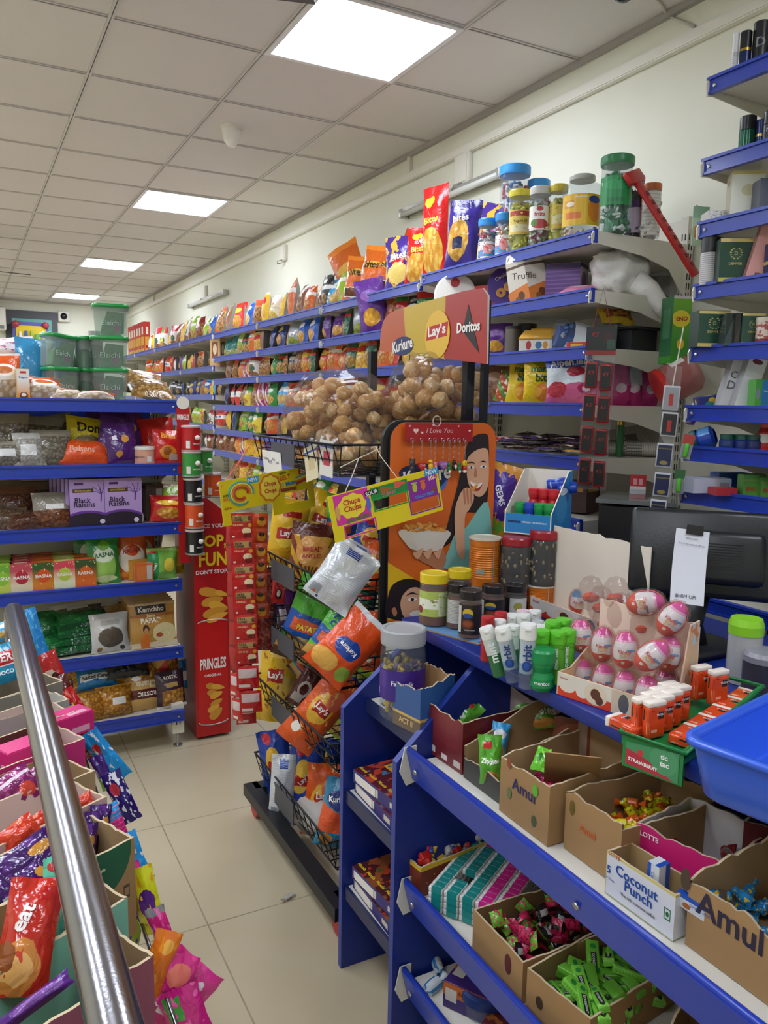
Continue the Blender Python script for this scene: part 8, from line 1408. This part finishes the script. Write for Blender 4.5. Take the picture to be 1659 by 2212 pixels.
def fcart(y,out,inn,label,h=.14,w=.3,d=.118,x=.172,seed=0,**k):
 A=math.radians(27);e=Vector((cos(A),sin(A),0));n=Vector((-sin(A),cos(A),0));P=Vector((x,y,.706))-e*w/2+n*d/2
 return carton('sweet_carton',P,27,w,d,h,label,outc=out,inc=inn,seed=seed,torn=k.pop('torn',.007),**k)
KI,PK='#a88a62','#d6bfb4'
fc={}
icf=flat('ice cream card',K2,[('e',.78,.95,.2,.42,'#1f5a3c'),('e',.8,.62,.07,.22,'#1f5a3c'),('r',.93,.965,.42,.56,'#4a4034'),('r',.936,.959,.45,.53,K2)],rough=.75)
for k,(y,o,i,lab,kw)in enumerate(((.865,'#8a4a5a','#8c7250','nearest brown carton at the bottom left corner with a violet pack inside',dict(torn=.016,x=.166)),(.985,'#7ab8a0','#8c7250','mint green carton edge with a red croissant packet and mint packets',dict(x=.158)),(1.11,KI,KI,'kraft carton with a dark green wave print on the side facing the aisle',dict(h=.15,faces=icf,x=.19,d=.112,texts=[('mor','front',.075,.12,.05,'#cfc6a8',0),('ICE CREAM','front',.075,.1,.05,'#cfc6a8',0),('Amul.','front',.11,.02,.04,'#2c4a34',0)])),(1.24,'#c9a8a0',PK,'pink-lined carton of red packets behind the purple ones',dict(h=.155)),(1.37,KI,KI,'kraft carton with plum packets and a white back flap',dict()),(1.5,'#c22a70',PK,'hot pink carton with a pale lining left of the handrail',dict(h=.15)),(1.625,'#5a3028','#cfc2b4','carton with a brown edge and pale lining, behind the hot pink one',dict(h=.155)),(1.75,'#a8a8a0','#c9c6bc','pale grey carton with blue packets at the left edge',dict()),(1.875,'#8a8478','#9a8e7a','farthest grey-brown carton by the end of the handrail',dict()))):fc[k]=fcart(y,o,i,lab,seed=20+k,**kw)
def fp(u,v,z,pw,ph,m,label,tilt=0,lean=-30,seed=0,tx=(),th=.035,rz=None,name='sweet_packet',wr=.006):
 P=at(u,v,z=z);w,h=mm(pw,P),mm(ph,P);o=thing(name,label,'packet',T(*P)@RZ(facing(P)if rz is None else rz)@RX(lean)@RY(tilt));bag(w,h,th,m,None,seed,10,13,tx,wr,.4,M=T(0,0,-h/2)).build('packet',o);return o
cro=pk('croissant','#b82a1c',[('e',.4,.22,.42,.22,'#c9803a'),('e',.4,.2,.3,.12,'#e0aa62'),('e',.15,.3,.2,.14,'#8a4a22'),('n',5,.62,'#c93a26'),('r',.62,.9,.78,.92,'#a81c18')],dist=.1,rough=.16);mnt=pk('mint packet','#5fc4a0',[('s',0,9,.12,'#4fae8c'),('e',.5,.9,.3,.06,'#c23a3a'),('r',.1,.9,.3,.5,'#7ad0b2')],rough=.16);prp=pk('deep purple','#3a1458',[('n',5,.58,'#5a2a7c'),('r',.3,.7,.1,.3,'#b8b0c0'),('e',.75,.6,.16,.14,'#c98a34')],dist=.1,rough=.14);rdp=pk('red orange','#c8351c',[('n',5,.6,'#e05a2a')],rough=.18)
fp(62,2020,.86,118,230,cro,'red croissant packet lying in the near mint green carton',14,-42,601,[('eat',.36,.62,.5,'#ece6e0',70)],.06)
for k in range(4):fp(112+8*k,1945-4*k,.85,40,170,mnt,['front mint green packet of the stack under the handrail','second mint green packet in the stack under the handrail','third mint green packet in the stack under the handrail','last mint green packet in the stack under the handrail'][k],4,-24,605+k,(),.02)
fp(55,1868,.86,170,90,prp,'long dark purple packet with a bar code, above the red croissant packet',-28,-40,610);fp(20,1920,.84,90,90,prp,'dark purple packet at the left edge above the croissant',-10,-40,611);fp(80,1905,.85,70,90,prp,'glossy purple packet between the bar-coded one and the mint stack',-34,-40,612)
for k,(u,v)in enumerate(((196,1800),(215,1785),(185,1825))):fp(u,v,.83,46,90,prp,['purple packet in the kraft carton right of the handrail, middle one','purple packet in the kraft carton right of the handrail, farthest','purple packet in the kraft carton right of the handrail, nearest'][k],6,-20,613+k)
fp(40,1805,.86,90,60,rdp,'bright red packet in the pink-lined carton at the left edge',-30,-40,617);fp(75,1790,.85,80,50,rdp,'red orange packet beside the bright red one in the pink-lined carton',-28,-40,618);fp(183,1735,.85,40,40,rdp,'red tip of a packet right of the handrail in the pink-lined carton',-20,-30,619)
plm=pk('plum packet','#7a1f5c',[('n',5,.56,'#a84a86'),('b',.7,.8,'#d8c4d0'),('e',.7,.3,.2,.2,'#c9402a')],dist=.1,rough=.14);fp(35,1705,.86,90,80,plm,'plum and white crinkled packet at the left edge in the kraft carton',-30,-36,620);fp(75,1690,.85,60,60,plm,'plum packet beside the handrail in the kraft carton',-20,-36,621)
for k,(u,v)in enumerate(((60,1648),(140,1585))):pbox('wafer_carton',at(u,v,z=.82),27,.1,.05,.04,['hot pink carton with a pale letter edge, left of the handrail','bright pink carton lid just right of the handrail'][k],flat('hot pink','#d62a78',[('r',.5,.9,.1,.4,'#e6a8c0')]),None,'carton')
enr=pk('energy packet','#1f8fb8',[('r',0,1,.45,.8,'#c4262a'),('r',0,1,.42,.45,'#ece8e2')],rough=.16);fp(18,1430,.9,110,84,enr,'blue and red energy biscuit packet at the left edge',-12,-20,625,[('ENERGY',.5,.63,.8,'#f2efe8',0),('CHOCO STAR',.5,.26,.7,'#e6eef2',0)]);fp(20,1358,.9,90,40,WD['sky blue'],'blue packet edge behind the energy biscuit packet',-20,-30,626)
fp(75,2165,.83,170,34,pk('violet pack','#5a2a80',[('r',.2,.9,.3,.7,'#8a5aa8')],rough=.18),'violet flat pack in the nearest brown carton',-24,-50,627)
def hp(u,v,pw,ph,base,sh,label,tilt=0,seed=0,z=.73,tx=(),lean=-8):fp(u,v,z,pw,ph,pk('draped %d'%seed,base,sh,dist=.1,rough=.15),label,tilt,lean,640+seed,tx,.022,name='hanging_packet')
W_='#e6e4e8'
hp(76,1372,34,120,'#2a86cc',[('n',5,.6,'#5fb0e0')],'blue packet draped at the far end of the rod, beside the handrail top',-14,0,.8)
hp(112,1452,50,90,'#b82420',[('e',.4,.4,.3,.2,'#e6cdb8'),('e',.6,.3,.2,.2,'#4a1c14')],'red packet with a cream picture hanging near the far end of the rod',-20,1,.76)
hp(135,1500,50,80,'#5a1c18',[('n',5,.56,'#7a3428')],'dark maroon packet hanging under the red cream-picture one',-24,2,.73)
hp(160,1530,44,90,'#c21f22',[('n',5,.6,'#e06a5a')],'glossy red packet hanging beside the dark maroon one',-30,3,.74)
hp(162,1562,46,80,'#e0c02a',[('d',.3,.6,'#3a7ac0'),('n',4,.6,'#1c3a8c')],'yellow and blue packet hanging below the glossy red one',-34,4,.72)
hp(190,1600,44,84,'#6e1c1e',[('n',5,.58,'#c94a5a')],'maroon packet hanging right of the yellow and blue one',-30,5)
hp(228,1632,44,130,'#1f94d8',[('e',.4,.7,.2,.08,'#c9342c'),('n',5,.62,W_)],'bright blue packet swinging out over the aisle floor',-34,6,.73)
hp(222,1668,30,80,'#4a2a80',[('b',0,.4,'#6fae3a')],'violet and green packet under the bright blue one',-20,7)
hp(262,1722,44,120,'#2a1a6c',[('n',5,.56,W_),('e',.4,.7,.24,.12,'#c93a4a')],'dark violet packet with white splashes hanging on the rod',-22,8,.74)
hp(250,1775,34,84,'#e02a80',[('b',.6,1,'#2a9ae0'),('s',0,9,.2,'#f06aa8')],'pink packet with a bright blue top hanging next to the dark violet one',-18,9)
hp(290,1855,46,120,'#2a9ae0',[('e',.4,.75,.24,.12,'#c9262c'),('n',5,.6,W_)],'sky blue packet with a red badge hanging at mid rod',-18,10,.74)
hp(296,1905,40,90,'#d82a8a',[('n',5,.6,'#f07ab8')],'magenta packet hanging under the sky blue badge packet',-20,11)
hp(318,1945,54,150,'#d8d81e',[('e',.5,.5,.34,.2,'#5a2a80'),('n',4,.6,'#e8a82a')],'yellow packet with a purple patch hanging on the rod',-12,12,.74)
hp(285,1985,56,190,'#8a9a1e',[('e',.4,.5,.3,.24,'#c9a04a'),('n',4,.58,'#4a3a7c')],'olive yellow packet hanging inside, between the cartons and the rod',14,13,.66)
hp(262,1955,30,150,'#1f6aa8',[('r',.3,.7,.2,.9,'#d8722a')],'dark blue and orange packet hanging deep inside the rod',6,14,.64)
hp(348,2010,42,110,'#d82a80',[('b',.85,1,'#8a8a8c'),('n',5,.6,'#e86ab0')],'pink packet with a grey strip hanging past the yellow one',-14,15,.74)
hp(340,2085,60,150,'#dd7420',[('e',.6,.8,.2,.1,'#f0b04a'),('n',4,.6,'#e8902a')],'orange packet with fruit slices hanging beside the pink lolly packet',22,16,.74)
pkl=[('n',4,.58,'#e83a9a'),('e',.6,.75,.3,.14,'#e87a6a'),('e',.5,.3,.2,.08,W_)]
hp(365,2140,92,160,'#d02080',pkl,'large pink lolly packet with white lettering at the near end of the rod',18,17,.7,[('lollipop',.5,.36,.6,'#f4eef2',0)])
hp(410,2110,80,130,'#d83a8c',pkl,'pink lolly packet curling out over the floor',-44,18,.7)
hp(400,2190,92,120,'#c81f7c',[('r',.1,.5,.5,.9,'#3f9a3a'),('n',4,.6,'#e85aa8')],'magenta packet with a green patch at the bottom end of the rod',-16,19,.68)
P=at(1297,760,x=1.84);W=mm(64,P);t=thing('blister_card_strip','hanging strip of eight small red and black packs under a black header card','hanging strip',T(*P)@RZ(facing(P)-6)@RY(1));ksr,ksk=mat('ks red','#9c1c18',.35),mat('ks black','#17181b',.35)
u_=P.z-at(1297,700,x=1.84).z
MB().box((0,0,.035),(W,.002,.09),flat('strip header','#1b1c20',[('b',0,.16,'#8c2420'),('r',.6,.85,.4,.8,'#3a1c1e'),('r',.7,.95,.2,.55,'#2a4a3c')])).build('header_card',t)
mb=MB();mb.text('KS',T(-W*.2,-.0016,.055),ink('#b8241f'),w=W*.24,shear=.3);mb.build('header_print',t)
MB().box((0,.003,-.23),(W,.0008,.44),film('strip film','#ffffff',.85,.1,.6,0)).build('film',t)
for i in range(4):
 for j in(-1,1):
  o=MB();z=-.075-.105*i-.006*(j>0);o.rbox((j*W*.24,-.005,z),(W*.4,.014,.085),ksr,.004);o.box((j*W*.24,-.0125,z),(W*.32,.002,.072),ksk);o.text('KS',T(j*W*.24,-.0142,z+.008),ink('#b8241f'),w=W*.2,shear=.3);o.build('pack',t)
MB().tube([(-W*.3,0,.075),(-W*.05,.004,.2),(W*.3,0,.075)],.0016,mat('red cord','#7a1418',.6),5).build('cord',t)
P=at(1450,860,x=1.8);t=thing('bracelet_card_strip','long hanging strip of dark blue boxed cards by the cosmetics shelving end','hanging strip',T(*P)@RZ(facing(P))@RY(3));w=mm(34,P)
for i,(z,c)in enumerate(((.0,'#8e8e90'),(-.075,'#1c1d20'),(-.165,'#1a2148'),(-.25,'#1a2148'),(-.33,'#1a2148'))):o=MB();o.rbox((.003*(i%2),0,z),(w,.012,.07),mat('card rim','#b8b8bc',.3),.002);o.box((.003*(i%2),-.0065,z),(w*.84,.002,.06),flat('boxed %d'%i,c,[('r',.35,.65,.15,.7,'#a82a20')]if i<2 else[('e',.5,.15,.3,.1,'#8a7a3a'),('b',.8,.86,'#6a6238')]));o.build('pack',t)
MB().box((.0,.006,-.16),(w*.9,.001,.5),film('strip film','#ffffff',.85,.1,.6,0)).build('film',t);MB().tube([(.0,0,.03),(.01,.01,.2)],.0018,mat('string','#cfc6b4',.8),5).build('cord',t)
for k,(u,v,c,lab)in enumerate(((1484,965,'#a8322c','small red and grey card with a green piece hanging right of the dark card strip'),(1467,1040,'#2c5a34','small card with a bright green lighter hanging behind the dark card strip'))):
 P=at(u,v,x=1.82);t=thing('lighter_card',lab,'hanging card',T(*P)@RZ(facing(P))@RY(10-8*k));MB().box((0,0,0),(.03,.003,.07),flat('lighter %d'%k,'#8c8c8a',[('b',.6,1,c)])).build('card',t);MB().rbox((0,-.006,-.01),(.012,.01,.04),mat('lime piece','#4fb02a',.3),.003).build('lighter',t)
p0,p1=at(1392,378,y=2.05),at(1503,595,y=1.9);t=thing('red_clip_strip','red notched plastic strip with a broad head leaning down the wall beside the sweet jars','clip strip',frame(p1,(1,.25,.4),p0-p1));L_=(p0-p1).length;rp=mat('red plastic strip','#b81e20',.35)
s=MB();s.rbox((0,0,L_/2),(.034,.014,L_),rp,.003)
for k in range(9):s.box((.006,-.0075,L_*(.1+.09*k)),(.012,.003,.016),mat('notch','#7a1012',.5))
s.build('strip',t);MB().rbox((0,0,L_),(.09,.02,.045),rp,.006).build('head',t)
a,b_=at(1288,1075,y=1.95),at(1464,1092,y=1.75);t=thing('glass_shelf_stand','narrow glass-topped counter behind the egg cartons, below the hanging pack strip','counter',T(0,0,0));e=(b_-a);e.z=0;M=frame((a.x,a.y,a.z),e,(0,0,1));w=e.length
MB().box((w/2,.12,-.008),(w,.26,.014),mat('glass top','#8e948f',.08,.3)).build('top',t);MB().box((w/2,.12,-a.z/2-.01),(w-.02,.24,a.z-.03),mat('dark cabinet','#2a2826',.4)).build('cabinet',t)
for k,o in enumerate(t.children):o.matrix_world=M
P=M@Vector((w*.48,.06,0));t=thing('card_holder','clear holder with a red and white card standing on the glass-topped counter','card holder',T(*P)@RZ(facing(P)));MB().box((0,0,.035),(.05,.003,.085),flat('holder card','#d8d4d0',[('b',.55,1,'#b8242c'),('r',.2,.45,.6,.85,'#d89a98'),('r',.55,.8,.6,.85,'#d89a98'),('b',0,.25,'#c9807c')])).build('card',t);MB().box((0,-.006,.015),(.054,.012,.03),PETC).build('holder',t)
cam=bpy.data.cameras.new('camera');co=bpy.data.objects.new('camera',cam);COL.objects.link(co)
cam.sensor_fit='HORIZONTAL';cam.sensor_width=36;cam.lens=36*FPX/1659;cam.clip_start=.02
m=Matrix((CR[0],-CR[1],-CR[2])).transposed().to_4x4();m.translation=EYE;co.matrix_world=m
sc=bpy.context.scene;sc.camera=co
w=bpy.data.worlds.new('world');sc.world=w;w.use_nodes=True;w.node_tree.nodes['Background'].inputs[0].default_value=(.8,.85,1,1);w.node_tree.nodes['Background'].inputs[1].default_value=.0
sc.view_settings.view_transform='Standard';sc.view_settings.look='None';sc.view_settings.exposure=EXPO;sc.view_settings.gamma=1;sc.view_settings.use_curve_mapping=False
sc.cycles.max_bounces=8;sc.cycles.diffuse_bounces=4;sc.cycles.glossy_bounces=3;sc.cycles.transmission_bounces=4;sc.cycles.transparent_max_bounces=12;sc.cycles.caustics_reflective=False;sc.cycles.caustics_refractive=False;sc.cycles.sample_clamp_indirect=6
for k,v in LABELS.items():
 if len(v)>1 and not all(g for _,g in v):print('DUPLABEL',len(v),k)
 n=len(k.split())
 if n<4 or n>16:print('LABELLEN',n,k)
